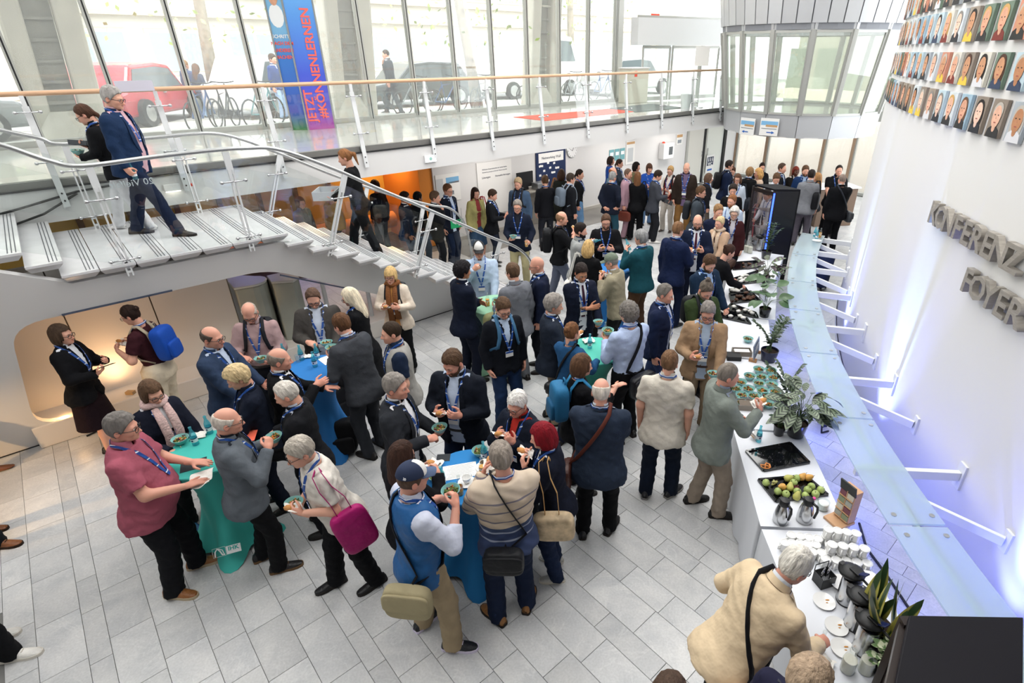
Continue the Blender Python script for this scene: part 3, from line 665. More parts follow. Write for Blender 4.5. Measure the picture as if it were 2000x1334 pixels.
def banded(name, cols):
    m, nt, b = _nt(name); L = nt.links; tc = _n(nt, 'ShaderNodeTexCoord'); sp = _n(nt, 'ShaderNodeSeparateXYZ'); L.new(tc.outputs['Object'], sp.inputs[0])
    mr = _n(nt, 'ShaderNodeMapRange'); mr.inputs[1].default_value = .78; mr.inputs[2].default_value = 1.5; L.new(sp.outputs[2], mr.inputs[0])
    cr = _n(nt, 'ShaderNodeValToRGB'); cr.color_ramp.interpolation = 'CONSTANT'; L.new(mr.outputs[0], cr.inputs[0]); e = cr.color_ramp.elements
    while len(e) < len(cols): e.new(.5)
    for x, (p, c) in zip(e, cols): x.position = p; x.color = (*lin(c), 1)
    L.new(cr.outputs[0], b.inputs['Base Color']); b.inputs['Roughness'].default_value = .9; return m
# ---------------------------------------------------------------- head, hair, hands: built once, placed many times
def cran(X, Y, Z): 
    d = s_ell(X, Y, Z, (0, -.008, .088), (.0755, .095, .098)); return smin(d, s_ell(X, Y, Z, (0, .03, .035), (.064, .066, .085)), .03)
def head_sdf(X, Y, Z):
    AX = np.abs(X); d = cran(X, Y, Z)
    d = smin(d, s_ell(X, Y, Z, (0, .044, -.012), (.053, .05, .044)), .03); d = smin(d, s_ell(X, Y, Z, (0, .083, -.034), (.022, .017, .017)), .022)
    d = smin(d, s_cone(AX, Y, Z, (.006, .086, .076), (.04, .078, .076), .012, .012), .02)
    d = smin(d, s_ell(AX, Y, Z, (.043, .066, .034), (.02, .02, .018)), .03)
    d = smax(d, -s_ell(AX, Y, Z, (.032, .104, .057), (.018, .016, .0125)), .012)
    d = smin(d, s_cone(X, Y, Z, (0, .092, .064), (0, .116, .024), .0075, .0125), .010)
    d = smin(d, s_ell(AX, Y, Z, (.0125, .103, .0205), (.0095, .011, .009)), .006)
    d = smin(d, s_ell(X, Y, Z, (0, .0935, -.003), (.024, .0085, .0055)), .006); d = smin(d, s_ell(X, Y, Z, (0, .092, -.0145), (.02, .0085, .006)), .006)
    d = smax(d, -s_ell(X, Y, Z, (0, .105, -.0085), (.022, .006, .0014)), .003)
    d = smin(d, s_ell(AX, Y, Z, (.0775, -.012, .046), (.0105, .02, .031)), .007)
    d = smax(d, -s_ell(AX, Y, Z, (.089, -.008, .05), (.006, .010, .018)), .004)
    return smin(d, s_cone(X, Y, Z, (0, -.035, -.17), (0, -.022, .03), .06, .053), .025)
def tint_head(V):
    x, y, z = np.abs(V[:, 0]), V[:, 1], V[:, 2]; c = np.ones((len(V), 3))
    def blend(w, k):
        for i in range(3): c[:, i] *= 1 - w * (1 - k[i])
    g = lambda q: np.clip(q, 0, 1)
    blend(g(1.5 - np.sqrt((x / .021) ** 2 + ((z + .009) / .011) ** 2) * 1.2) * (y > .08), (.80, .52, .52))
    blend(np.exp(-(((x - .045) / .02) ** 2 + ((z - .025) / .02) ** 2)) * (y > .03) * .8, (1, .86, .84))
    blend(np.exp(-((x / .015) ** 2 + ((z - .025) / .018) ** 2)) * (y > .09), (1, .84, .82))
    blend(g(1.6 - np.sqrt(((x - .032) / .02) ** 2 + ((z - .057) / .010) ** 2)) * (y > .06), (.62, .52, .5))  # darkens the sockets: painted eye shade along with lashes
    blend((x > .072) * (z < .085) * (z > .0) * (y < .02) * .7, (1, .8, .78))
    return c
HEADS = {}
for lod, h in (('a', .0074), ('b', .0125)):
    lo, hi = (-.10, -.12, -.15), (.10, .14, .2); X, Y, Z = axes(lo, hi, h); V, Q = nets(head_sdf(X, Y, Z), lo, h)
    n0 = len(V); mi = np.zeros(len(Q)); ev = MB()
    for sx in (-1, 1): ev.sph((sx * .032, .0805, .0575), .0135, 8, 6, mi=1).sph((sx * .032, .0905, .0575), (.0062, .0052, .0062), 6, 4, mi=2)
    EV = np.array([tuple(v) for v in ev.v]); EQ = np.array([(f + f[-1:])[:4] if len(f) == 3 else f for f in ev.f])
    HEADS[lod] = (V, Q, tint_head(V), EV, EQ, np.array(ev.m))
def tri_safe(Q): return Q
HAIRS = {}
def wob(X, Y, Z, s, k=1.): return k * np.sin(X * s + 1.3 * np.sin(Z * s * .7)) * np.sin(Y * s * .9 + .7) * np.sin(Z * s * .8 + 2. + .8 * np.sin(X * s * .6))
ZL = ([-.13, -.05, -.03, -.015, .02, .045, .07, .10, .13], [-.055, -.045, -.02, .025, .05, .09, .128, .142, .15])
def zl(Y, a=ZL): return np.interp(Y, *a).astype(f4)
def hair_fn(style):
    def f(X, Y, Z):
        H = cran(X, Y, Z); AX = np.abs(X)
        brow = s_cone(AX, Y, Z, (.014, .104, .079), (.046, .090, .082), .0045, .004)
        if style == 'bald': return brow
        if style == 'beard':
            Hf = smin(H, smin(s_ell(X, Y, Z, (0, .044, -.012), (.053, .05, .044)), s_ell(X, Y, Z, (0, .083, -.034), (.022, .017, .017)), .022), .03)
            top = np.interp(Y, [-.02, .03, .06, .1], [.06, .02, .006, .014]).astype(f4); m = np.maximum(Z - top, -.01 - Y) * .8
            lips = -s_ell(X, Y, Z, (0, .1, -.008), (.025, .03, .011))
            return np.maximum(np.maximum(Hf - .008 - wob(X, Y, Z, 150, .0015), m), lips)
        if style in ('bob', 'bangs', 'long', 'wavy', 'curlybob'):
            n = {'wavy': wob(X, Y, Z, 75, .008), 'curlybob': wob(X, Y, Z, 90, .009)}.get(style, wob(X, Y, Z * .2, 130, .0035))
            d = s_ell(X, Y, Z, (0, -.014, .045), (.096, .112, .152)); d = smin(d, H - .017, .02)
            if style == 'long': d = smin(d, s_ell(X, Y, Z, (0, -.055, -.09), (.10, .062, .2)), .04)
            if style in ('wavy', 'curlybob'): d = smin(d, s_ell(X, Y, Z, (0, -.035, .0), (.115, .10, .12)), .04)
            zt = .128 if style != 'bangs' else .092
            face = np.minimum(Y - (.045 + AX * .25), zt - Z) ; face = np.maximum(face, np.minimum(Y - .03, .02 - Z)); face2 = np.minimum(.062 - AX, np.minimum(Y - .02, zt - Z))
            neck = np.minimum(np.minimum(.055 - AX, Y + .02), -.01 - Z)
            d = np.maximum(np.maximum(np.maximum(d + n, face), face2), neck); return np.minimum(d, brow)
        t = .013 + .008 * np.clip((Z - .09) / .08, 0, 1); line = zl(Y)
        n = wob(X, Y, Z * .5, 120, .0045)
        if style == 'buzz': t = .0055; n = 0
        elif style == 'receding': line = zl(Y, ([-.13, -.05, -.03, -.015, .02, .045, .07, .10], [-.055, -.045, -.02, .025, .05, .12, .168, .2])); t = .011
        elif style == 'horseshoe': t = .0085; n = wob(X, Y, Z * .5, 140, .003)
        elif style == 'fluffy': t = .024 + .008 * np.clip((Z - .06) / .08, 0, 1); n = wob(X, Y, Z, 95, .006); line = line + .0
        elif style == 'curly': t = .034; n = wob(X, Y, Z, 120, .009); line = line + .0
        elif style in ('pony', 'bun', 'topbun', 'tied'): t = .0115
        m = (line - Z) * .75
        if style == 'horseshoe': m = np.maximum(m, (Z - .118 + Y * .25) * .9)
        ear = -s_ell(AX, Y, Z, (.084, -.010, .044), (.02, .019, .03))
        d = np.maximum(np.maximum(H - t + n, m), ear)
        if style == 'pony': d = smin(d, smin(s_cone(X, Y, Z, (0, -.10, .115), (0, -.15, .075), .018, .03), s_cone(X, Y, Z, (0, -.15, .075), (0, -.15, -.09), .03, .012), .02), .012)
        if style == 'bun': d = smin(d, s_ell(X, Y, Z, (0, -.105, .12), (.036, .034, .034)) + wob(X, Y, Z, 90, .004), .01)
        if style == 'topbun': d = smin(d, s_ell(X, Y, Z, (0, -.06, .20), (.036, .036, .03)) + wob(X, Y, Z, 90, .004), .01)
        if style == 'tied': d = smin(d, smin(s_cone(X, Y, Z, (0, -.10, .05), (0, -.115, .0), .02, .024), s_cone(X, Y, Z, (0, -.115, .0), (0, -.10, -.10), .022, .010), .02), .02)
        return np.minimum(d, brow)
    return f
def hair_mesh(style, lod='a'):
    k = style + lod
    if k not in HAIRS:
        h = .0085 if lod == 'a' else .0135; lo, hi = (-.135, -.2, -.3 if style == 'long' else -.15), (.135, .13, .245)
        X, Y, Z = axes(lo, hi, h); V, Q = nets(hair_fn(style)(X, Y, Z), lo, h); HAIRS[k] = np_mesh('hair', V, Q, [M_hair])
    return HAIRS[k]
def hand_sdf(curl, thumb):
    def f(X, Y, Z):
        d = s_ell(X, Y, Z, (0, .05, .0), (.042, .056, .0165)); d = smin(d, s_cone(X, Y, Z, (0, -.05, 0), (0, .02, 0), .026, .027), .02)
        for i, (x0, L) in enumerate(((-.0305, .072), (-.0105, .08), (.0105, .074), (.029, .058))):
            p = np.array((x0, .088 - abs(x0) * .18, -.002)); a = 0; sp = x0 * 1.6; r = .0098 - .0008 * (i == 3)
            for j, (c, fr) in enumerate(zip(curl, (.45, .31, .24))):
                a += R(c); q = p + L * fr * np.array((math.sin(sp) * math.cos(a), math.cos(sp) * math.cos(a), -math.sin(a)))
                d = smin(d, s_cone(X, Y, Z, p, q, r, r - .0008), .004 if j else .008); p = q; r -= .0008
        p = np.array((-.026, .02, -.004)); 
        for k, (v, L, r) in enumerate(((thumb[0], .042, .0135), (thumb[1], .034, .0115), (thumb[2], .026, .0098))):
            v = np.array(v, float); v /= np.linalg.norm(v); q = p + v * L; d = smin(d, s_cone(X, Y, Z, p, q, r, r - .0014), .010 if k == 0 else .004); p = q
        return d
    return f
HANDP = dict(relax=((22, 30, 18), ((-.75, .6, -.25), (-.35, .9, -.25), (-.1, 1, -.2))), grip=((62, 72, 40), ((-.6, .55, -.6), (.05, .7, -.7), (.5, .6, -.6))),
             hold=((38, 42, 25), ((-.8, .5, -.35), (-.3, .8, -.5), (.1, .8, -.6))), flat=((8, 10, 8), ((-.8, .6, -.1), (-.45, .9, -.1), (-.3, 1, -.05))),
             pinch=((52, 48, 25), ((-.5, .7, -.55), (.1, .8, -.6), (.3, .8, -.5))))
HANDS = {}
def hand(pose, lod):
    k = (pose, lod)
    if k not in HANDS:
        h = .0062 if lod == 'a' else .0098; lo, hi = (-.1, -.065, -.11), (.06, .19, .035); X, Y, Z = axes(lo, hi, h); HANDS[k] = nets(hand_sdf(*HANDP[pose])(X, Y, Z), lo, h)
    return HANDS[k]
def glasses_mesh():
    m = MB()
    for sx in (-1, 1):
        pts = []
        for i in range(12):
            a = 2 * math.pi * i / 12; ex = abs(math.cos(a)) ** .6 * (1 if math.cos(a) > 0 else -1); ez = abs(math.sin(a)) ** .6 * (1 if math.sin(a) > 0 else -1)
            pts.append((sx * .0325 + ex * .026, .1115 - abs(sx * .0325 + ex * .026) * .12, .055 + ez * .02))
        m.tube(pts, .0026, 4, closed=True); m.tube([(sx * .058, .104, .062), (sx * .078, .03, .062), (sx * .084, -.015, .058)], .0026, 4)
    m.tube([(-.008, .113, .06), (.008, .113, .06)], .0024, 4); me = m.build('g', M_dark); d = me.data; bpy.data.objects.remove(me); return d
def cap_mesh():
    m = MB(); m.grid(lambda s, q: (.088 * math.cos(2 * math.pi * s) * math.cos(q * math.pi / 2 * .98), -.006 + .11 * math.sin(2 * math.pi * s) * math.cos(q * math.pi / 2 * .98), .108 + .098 * math.sin(q * math.pi / 2)), 20, 7, close_u=True); m.m = [2 if abs((k % 20 + .5) * 18 - 90) < 62 else 0 for k in range(len(m.f))]
    m.grid(lambda s, q: ((s - .5) * .15 * (1 - .25 * q), .075 + .105 * q - (s - .5) ** 2 * .14, .116 - .02 * q - (s - .5) ** 2 * .09), 10, 4, mi=1)
    m.grid(lambda s, q: ((s - .5) * .15 * (1 - .25 * q), .075 + .105 * q - (s - .5) ** 2 * .14, .112 - .02 * q - (s - .5) ** 2 * .09), 10, 4, mi=1)
    return m
def shoe_meshes():
    sec = ((-.088, .022, .05), (-.075, .034, .085), (-.03, .038, .11), (.02, .038, .10), (.06, .041, .078), (.11, .046, .058), (.155, .042, .045), (.19, .028, .036), (.203, .010, .028))
    u = MB(); vs = []
    for y, w, h in sec:
        for k in range(9): a = math.pi * k / 8; vs.append((w * math.cos(a), y, .02 + (h - .02) * math.sin(a) ** .7))
    u.add(vs, [(i * 9 + k, i * 9 + k + 1, (i + 1) * 9 + k + 1, (i + 1) * 9 + k) for i in range(8) for k in range(8)] + [tuple(range(9)), tuple(range(80, 71, -1))])
    o = u.build('shoe', CL['leather'], smooth=True); a = o.data; bpy.data.objects.remove(o)
    s = MB(); out = [(w + .004, y) for y, w, h in sec] + [(-w - .004, y) for y, w, h in reversed(sec)]
    s.prism([(x, y * 1.02, 0) for x, y in out], (0, 0, .026)); o = s.build('sole', CL['plain']); b = o.data; bpy.data.objects.remove(o)
    l = MB()
    for y, z in ((.045, .09), (.065, .078), (.085, .069)): l.box((0, y, z), (.035, .006, .006))
    o = l.build('laces', CL['plain']); c = o.data; bpy.data.objects.remove(o); return a, b, c
ME_GL = glasses_mesh(); ME_SHOE, ME_SOLE, ME_LACE = shoe_meshes()
def inst(name, me, parent, M=None, col=None, mats=None):
    o = bpy.data.objects.new(name, me); COL.objects.link(o); o.parent = parent
    if M is not None: o.matrix_local = M
    if col is not None: o.color = (*lin(col), 1)
    return o
# ---------------------------------------------------------------- one person
PROF = dict(
 m=([-.20, -.08, 0, .10, .20, .32, .42, .49, .54, .585, .64], [.182, .182, .176, .166, .166, .184, .198, .186, .125, .072, .06], [.125, .128, .125, .115, .114, .125, .12, .103, .086, .07, .06], [-.012, -.014, -.01, .0, .004, .004, -.006, -.015, -.02, -.018, -.012]),
 f=([-.20, -.08, 0, .10, .20, .32, .42, .49, .54, .585, .64], [.185, .188, .178, .148, .142, .158, .168, .160, .112, .062, .052], [.122, .128, .12, .102, .10, .125, .112, .094, .078, .06, .052], [-.014, -.018, -.012, .0, .004, .014, .0, -.012, -.018, -.016, -.012]))
HINT = {}
SKINS = dict(p='#d9a48d', r='#d39a85', t='#bb8566', w='#e2b7a0', d='#5f3a2a')
# arm presets for the right arm: wrist (x, y, z of a 1.75 m body), palm normal, finger direction, hand pose
ARMS = dict(
 down=((.25, .03, .80), (-1, 0, 0), (0, .15, -1), 'relax'), down2=((.27, -.02, .81), (-.9, -.4, 0), (0, .1, -1), 'relax'), bowl=((.13, .30, 1.08), (-.35, 0, .95), (-.75, .6, .1), 'hold'),
 bowlhi=((.12, .27, 1.24), (-.3, -.1, .9), (-.75, .6, .2), 'hold'), fork=((.14, .30, 1.18), (-.6, .1, -.75), (-.75, .65, -.15), 'pinch'), forkhi=((.14, .26, 1.36), (-.5, -.5, -.4), (-.6, .3, .6), 'pinch'),
 mouth=((.10, .25, 1.40), (-.4, -.85, .2), (-.65, .1, .7), 'hold'), sand=((.12, .28, 1.22), (-.9, -.2, .3), (-.55, .7, .35), 'hold'), sandhi=((.10, .24, 1.36), (-.8, -.5, .2), (-.5, .4, .7), 'hold'),
 pocket=((.235, .06, .90), (-1, 0, 0), (-.2, .2, -1), 'relax'), cross=((-.06, .22, 1.17), (0, -1, -.2), (-1, .15, .1), 'flat'), table=((.2, .38, 1.10), (0, 0, -1), (-.3, 1, 0), 'flat'),
 back=((.04, -.20, .98), (0, 1, 0), (-1, -.1, -.3), 'relax'), strap=((.15, .17, 1.34), (-.6, -.6, .0), (-.5, .1, .8), 'grip'), reach=((.17, .50, 1.02), (-.4, 0, -.9), (-.1, 1, -.2), 'pinch'),
 drink=((.09, .24, 1.42), (-.9, -.3, .2), (-.6, .5, .5), 'grip'), bottle=((.22, .22, 1.0), (-1, .1, 0), (-.2, 1, .1), 'grip'), bottledn=((.25, .06, .82), (-1, .2, 0), (-.1, .5, -.9), 'grip'),
 phone=((.10, .30, 1.16), (-.2, -.5, .8), (-.5, .7, .45), 'hold'), chin=((.07, .17, 1.40), (-.3, -.9, .2), (-.4, -.1, .9), 'relax'), hip=((.25, -.04, 1.0), (-1, 0, -.3), (-.6, -.5, -.5), 'relax'),
 low=((.17, .33, .95), (-.7, 0, .5), (-.4, .9, -.2), 'hold'), tray=((.2, .34, 1.05), (-.3, 0, .95), (-.5, .85, 0), 'hold'), lap=((.1, .3, .95), (0, 0, -1), (-.6, .7, 0), 'flat'),
 bag=((.26, .05, .80), (-1, 0, 0), (0, .3, -1), 'grip'), walkb=((.25, -.16, .86), (-1, 0, 0), (0, -.3, -1), 'relax'), point=((.2, .36, 1.26), (-.8, 0, -.4), (-.1, 1, .25), 'relax'))
class Ctx: pass
def dk(h): return (*[v * (.48 + .52 * v ** .4) for v in lin(h)], 1)
PEOPLE = {}
def person(key, short, rest, hx, hy, f, h=None, sex='m', hair='short', hc='#5a4a3c', skin='p', top='shirt', tc='#888888', shirt='#dfe3ea', legs='trousers', lc='#22242a', sc='#1d1b1a', sole='#2a2624',
           gl=0, lan=1, ra='down', la='down', lean=2., bend=0., hp=8., hyaw=0., roll=0., belly=0., wide=1., zg=0., stance=None, badge=1, tie=None, beard=None, cap=None, scarf=None, tmat='wool', lmat='wool',
           op=None, hem=None, sleeve='long', belt=None, tuck=0, feet=None, pants=1., gcol='#1c1c1e', collar=None, lcol='#1f4f9e', jaw=1., hs=1., loc=None, tmatobj=None):
    h = h or (1.77 if sex == 'm' else 1.66); s = h / 1.75; c = Ctx(); f_ = R(f)
    X3 = np.array((1., 0, 0))
    pr = [np.array(q, float) for q in PROF[sex]]; zz, A, B, O = pr[0], pr[1] * wide, pr[2] * (1 + (wide - 1) * .7), pr[3].copy()
    if belly: g = np.exp(-((zz - .1) / .16) ** 2) * belly; B = B + g * .5; O = O + g * .45; A = A + g * .35
    c.prof = (zz, A, B, O)
    hip = np.array((0., 0, .92)); ln = R(lean); rl = R(roll)
    up = np.array((math.sin(rl), math.sin(ln) * math.cos(rl), math.cos(ln) * math.cos(rl))); fw = np.array((0, math.cos(ln), -math.sin(ln))); rt = np.cross(fw, up); fw = np.cross(up, rt)
    TM = np.stack([rt, fw, up], 1)                      # torso frame columns
    c.TM, c.hip = TM, hip
    def tw(x, y, z): return hip + TM @ np.array((x, y, z))
    def surf(x, z, off=0., front=1):
        a, b, o = (np.interp(z, zz, q) for q in (A, B, O)); q = max(0., 1 - (x / (a + off)) ** 2); return o + front * (b + off) * math.sqrt(q)
    c.tw, c.surf = tw, surf
    neck = tw(0, -.012, .585); hd_p = R(hp + lean * .25); hd_y = R(hyaw)
    HR = (Matrix.Rotation(-hd_y, 3, 'Z') @ Matrix.Rotation(-hd_p, 3, 'X'))
    HRn = np.array(HR); piv = neck + TM @ np.array((0, .015 + math.sin(R(max(lean, 0))) * .02, .075)) - 0 * up
    HS = np.array((.98 if sex == 'm' else .93, 1., 1.0)) * hs / s * (1.0 + .15 * (s - 1)) * (1.0 if sex == 'm' else .965)
    htop = piv + HRn @ (np.array((0, -.008, .186)) * HS)
    # ---- stand the figure so that the crown of its head falls where it is seen
    rootz = Matrix.Rotation(-f_, 3, 'Z')
    if loc is None:
        w = G(hx, hy, zg + htop[2] * s + (.015 if cap else .012 if hair != 'bald' else 0)); o = rootz @ Vector(htop * s); base = Vector((w.x - o.x, w.y - o.y, zg))
    else: base = Vector((loc[0], loc[1], zg))
    dist = (base - Vector((0, 0, EYE))).length; lod = 'a' if dist < 9.5 else 'b'
    vx = .0165 if dist < 6.8 else .021 if dist < 9.5 else .029 if dist < 14 else .036
    t = thing('person', short + rest, 'person', base, -f_); t.scale = (s, s, s)
    c.root, c.short, c.s, c.dist = t, short, s, dist; c.shc = tc
    ph = rng.random(6) * 6
    def wr(X, Y, Z, k): return k * (np.sin(X * 31 + 1.7 * np.sin(Z * 23 + ph[0]) + ph[1]) * np.sin(Z * 37 + 2.1 * np.sin(Y * 19 + ph[2]) + ph[3]) + .6 * np.sin(Z * 61 + X * 40 + ph[4]) * np.sin(Y * 52 + ph[5]))
    def torso(X, Y, Z, off, z0, z1):
        lx, ly, lz = X - hip[0], Y - hip[1], Z - hip[2]
        x = lx * TM[0, 0] + ly * TM[1, 0] + lz * TM[2, 0]; y = lx * TM[0, 1] + ly * TM[1, 1] + lz * TM[2, 1]; z = lx * TM[0, 2] + ly * TM[1, 2] + lz * TM[2, 2]
        a, b, o = (np.interp(z, zz, q).astype(f4) for q in (A, B, O)); a = a + off; b = b + off
        r = np.sqrt((x / a) ** 2 + ((y - o) / b) ** 2); d = (r - 1) * np.minimum(a, b); return smax(np.maximum(d, z0 - z), z - z1, .01), x, y, z, b, o
    # ---- arms
    c.hands = {}; armk = []
    for side, spec in ((1, ra), (-1, la)):
        if spec is None: continue
        if isinstance(spec, str): spec = ARMS[spec]
        elif len(spec) == 2: spec = (spec[0], *ARMS[spec[1]][1:])
        W, N, Fd, hpz = (np.array(spec[0], float), np.array(spec[1], float), np.array(spec[2], float), spec[3]); pole = np.array(spec[4] if len(spec) > 4 else (.55, -.6, -.55), float)
        for q in (W, N, Fd, pole): q[0] *= side
        shx = (.172 if sex == 'm' else .148) * wide; Sh = tw(side * shx, -.015, .495)
        L1, L2 = .285, .255; D = W - Sh; dl = np.linalg.norm(D)
        if dl > (L1 + L2) * .992: W = Sh + D / dl * (L1 + L2) * .992; D = W - Sh; dl = np.linalg.norm(D)
        dn = D / dl; x = (L1 * L1 - L2 * L2 + dl * dl) / (2 * dl); hgt = math.sqrt(max(1e-6, L1 * L1 - x * x)); pp = pole - dn * (pole @ dn); pp /= np.linalg.norm(pp)
        E = Sh + dn * x + pp * hgt; armk.append((side, Sh, E, W))
        y = Fd / np.linalg.norm(Fd); z = -N; z = z - y * (z @ y); z /= np.linalg.norm(z); xx = np.cross(y, z); HM = np.stack([xx, y, z], 1)
        c.hands[side] = (W, HM, hpz)
    # ---- skin: head, neck, hands and whatever else is bare, one mesh
    VV, QQ, CC, MI, nb = [], [], [], [], 0
    def addp(V, Q, col=None, mi=0):
        nonlocal nb
        VV.append(V); QQ.append(Q + nb); CC.append(np.ones((len(V), 3)) if col is None else col); MI.append(np.full(len(Q), mi) if np.isscalar(mi) else mi); nb += len(V)
    hv, hq, hcx, ev, eq, em = HEADS[lod]; jawf = np.array((1, 1, 1.))
    def hx_(V):
        V = V.copy(); lowz = np.clip((.05 - V[:, 2]) / .08, 0, 1); V[:, 0] *= 1 + lowz * ((.94 if sex == 'f' else 1.02) * jaw - 1); V = V * HS; wz = np.clip((V[:, 2:] + .12) / .13, 0, 1); return (V @ HRn.T) * wz + (V @ TM.T) * (1 - wz) + piv
    addp(hx_(hv), hq, hcx); addp(hx_(ev), eq, None, em)
    hsz = .97 if sex == 'm' else .88
    for side, (W, HM, hpz) in c.hands.items():
        V, Q = hand(hpz, lod); V = V * np.array((side, 1, 1)) * hsz
        addp(V @ HM.T + W, Q if side > 0 else Q[:, ::-1], np.tile((1, .93, .92), (len(V), 1)))
    def field(fn, lo, hi, h):
        X, Y, Z = axes(lo, hi, h); return nets(np.asarray(fn(X, Y, Z)), lo, h)
    if sleeve in ('short', 'half', 'rolled'):
        for side, Sh, E, W in armk:
            pts = np.stack([Sh, E, W]); lo = pts.min(0) - .09; hi = pts.max(0) + .09
            def fa(X, Y, Z):
                d = smin(s_cone(X, Y, Z, Sh, E, .050, .043), s_cone(X, Y, Z, E, W, .045, .0275), .03); return d
            V, Q = field(fa, lo, hi, .0135 if lod == 'a' else .02); addp(V, Q)
    # legs
    st_ = stance or ((.115, .02, 8), (-.115, -.02, -8)); legk = []
    for side, (fx, fy, fr) in ((1, st_[0]), (-1, st_[1])):
        fz = 0.
        Hj = np.array((side * .088, 0, .905)); An = np.array((fx, fy, .085 + fz)); D = An - Hj; dl = np.linalg.norm(D); L1, L2 = .43, .405
        if dl > (L1 + L2) * .998: L1 = L2 = dl / 2 / .998
        dn = D / dl; x = (L1 * L1 - L2 * L2 + dl * dl) / (2 * dl); hgt = math.sqrt(max(1e-6, L1 * L1 - x * x)); pole = np.array((side * .15, 1, 0)); pp = pole - dn * (pole @ dn); pp /= np.linalg.norm(pp)
        K = Hj + dn * x + pp * hgt; legk.append((side, Hj, K, An, fr))
    if legs in ('skirt', 'dress'):
        for side, Hj, K, An, fr in legk:
            pts = np.stack([K, An]); lo = pts.min(0) - .1; hi = pts.max(0) + .1
            V, Q = field(lambda X, Y, Z: smin(s_cone(X, Y, Z, K, K * .55 + An * .45, .056, .056), s_cone(X, Y, Z, K * .55 + An * .45, An - (0, 0, .06), .054, .036), .02), lo, hi, .016); addp(V, Q)
    # inner core that joins head, arms and legs under the clothes
    core = MB(); core.tube([tuple(tw(0, -.01, q)) for q in (-.1, .1, .3, .45, .56, .64)], [.085, .08, .09, .08, .05, .045], 8)
    for side, Sh, E, W in armk: core.tube([tuple(tw(0, -.01, .47)), tuple(Sh), tuple(E), tuple(W)], [.05, .035, .03, .022], 6)
    for side, Hj, K, An, fr in legk: core.tube([tuple(tw(0, 0, -.05)), tuple(Hj), tuple(K), tuple(An)], [.06, .055, .04, .03], 6)
    CQ = np.array([(q + q[-1:])[:4] if len(q) == 3 else q for q in core.f if len(q) <= 4]); addp(np.array([tuple(v) for v in core.v]), CQ)
    me = np_mesh('body', np.concatenate(VV), np.concatenate(QQ), [M_skin, M_eye, M_iris], np.concatenate(MI), np.concatenate(CC))
    bo = link('body', me, t); bo.color = (*lin(SKINS.get(skin, skin)), 1)
    # ---- hair
    HM4 = Matrix.Translation(Vector(piv)) @ HR.to_4x4() @ Matrix.Diagonal((*HS, 1)); c.HM4 = HM4
    if cap:
        ho = inst('hair', hair_mesh('buzz', lod), t, HM4, hc)
        cm = cap_mesh(); co = cm.build('cap', [cap[0], cap[1], cap[2] if len(cap) > 2 else cap[0]], t, smooth=True); co.matrix_local = HM4
    else: ho = inst('hair', hair_mesh(hair, lod), t, HM4, hc)
    if beard: inst('beard', hair_mesh('beard', lod), t, HM4, beard)
    if gl: inst('glasses', ME_GL, t, HM4)
    # ---- garments
    armr = dict(long=(.066, .057, .046)).get(sleeve, (.066, .06, .05)); big = .0
    def garment(name, off, z0, sl, colr, mtl, wrk, cut=None, r_add=0., flare=0.):
        pts = [tw(0, 0, z0), tw(0, 0, .62), tw(.24 * wide, 0, .5), tw(-.24 * wide, 0, .5)]
        if sl != 'none':
            for side, Sh, E, W in armk: pts += [E, W] if sl != 'short' else [Sh * .25 + E * .75]
        pts = np.stack(pts); lo = pts.min(0) - np.array((.13, .23 + belly, .06)); hi = pts.max(0) + np.array((.13, .2 + belly, .06))
        def fn(X, Y, Z):
            d, x, y, z, b, o = torso(X, Y, Z, off, z0, .575)
            if z0 < .0: d = smax(smin(d, s_ell(X, Y, Z, tw(0, -.024, -.09), (.175 * wide + off, .140 * (.4 + .6 * wide) + off, .18)), .03), z0 - z, .008)
            if flare: d = d - np.clip((.05 - z) * flare, 0, .05)
            for side, Sh, E, W in armk:
                if sl == 'none':
                    q = s_cone(X, Y, Z, Sh, tw(side * .1, -.01, .5), .058 + r_add, .06); d = smin(d, q, .04)
                    rr = side * x - (.155 * wide if sex == 'm' else .135); d = np.maximum(d, np.where(z > .3, rr - (.5 - z) * .25, -1)); continue
                if sl == 'short':
                    M = Sh * .28 + E * .72; q = s_cone(X, Y, Z, Sh, M, .062 + r_add, .066 + r_add); dv = (M - Sh) / np.linalg.norm(M - Sh); q = np.maximum(q, (X - M[0]) * dv[0] + (Y - M[1]) * dv[1] + (Z - M[2]) * dv[2])
                else:
                    q = s_cone(X, Y, Z, Sh, E, armr[0] + r_add, armr[1] + r_add); We = W if sl == 'long' else E * .45 + W * .55
                    q2 = s_cone(X, Y, Z, E, We, armr[1] + r_add, armr[2] + r_add); dv = (We - E) / np.linalg.norm(We - E)
                    q2 = np.maximum(q2, (X - We[0]) * dv[0] + (Y - We[1]) * dv[1] + (Z - We[2]) * dv[2] - .0); q = smin(q, q2, .02)
                d = smin(d, q, .035)
            d = np.maximum(d, -(np.sqrt(x ** 2 + (y + .012) ** 2) - .062 + (z < .5) * 1.))  # neck hole
            d = d + wr(X, Y, Z, wrk)
            if cut is not None:
                w = np.interp(z, *cut).astype(f4); fr = o + (b - off + .010) * np.sqrt(np.clip(1 - (x / (np.interp(z, zz, A) + .01)) ** 2, 0, 1)); d = np.maximum(d, -np.maximum(np.abs(x) - w, fr - y))
            return d
        V, Q = field(fn, lo, hi, vx); o = link(name, np_mesh(name, V, Q, [mtl]), t); o.color = dk(colr); return o
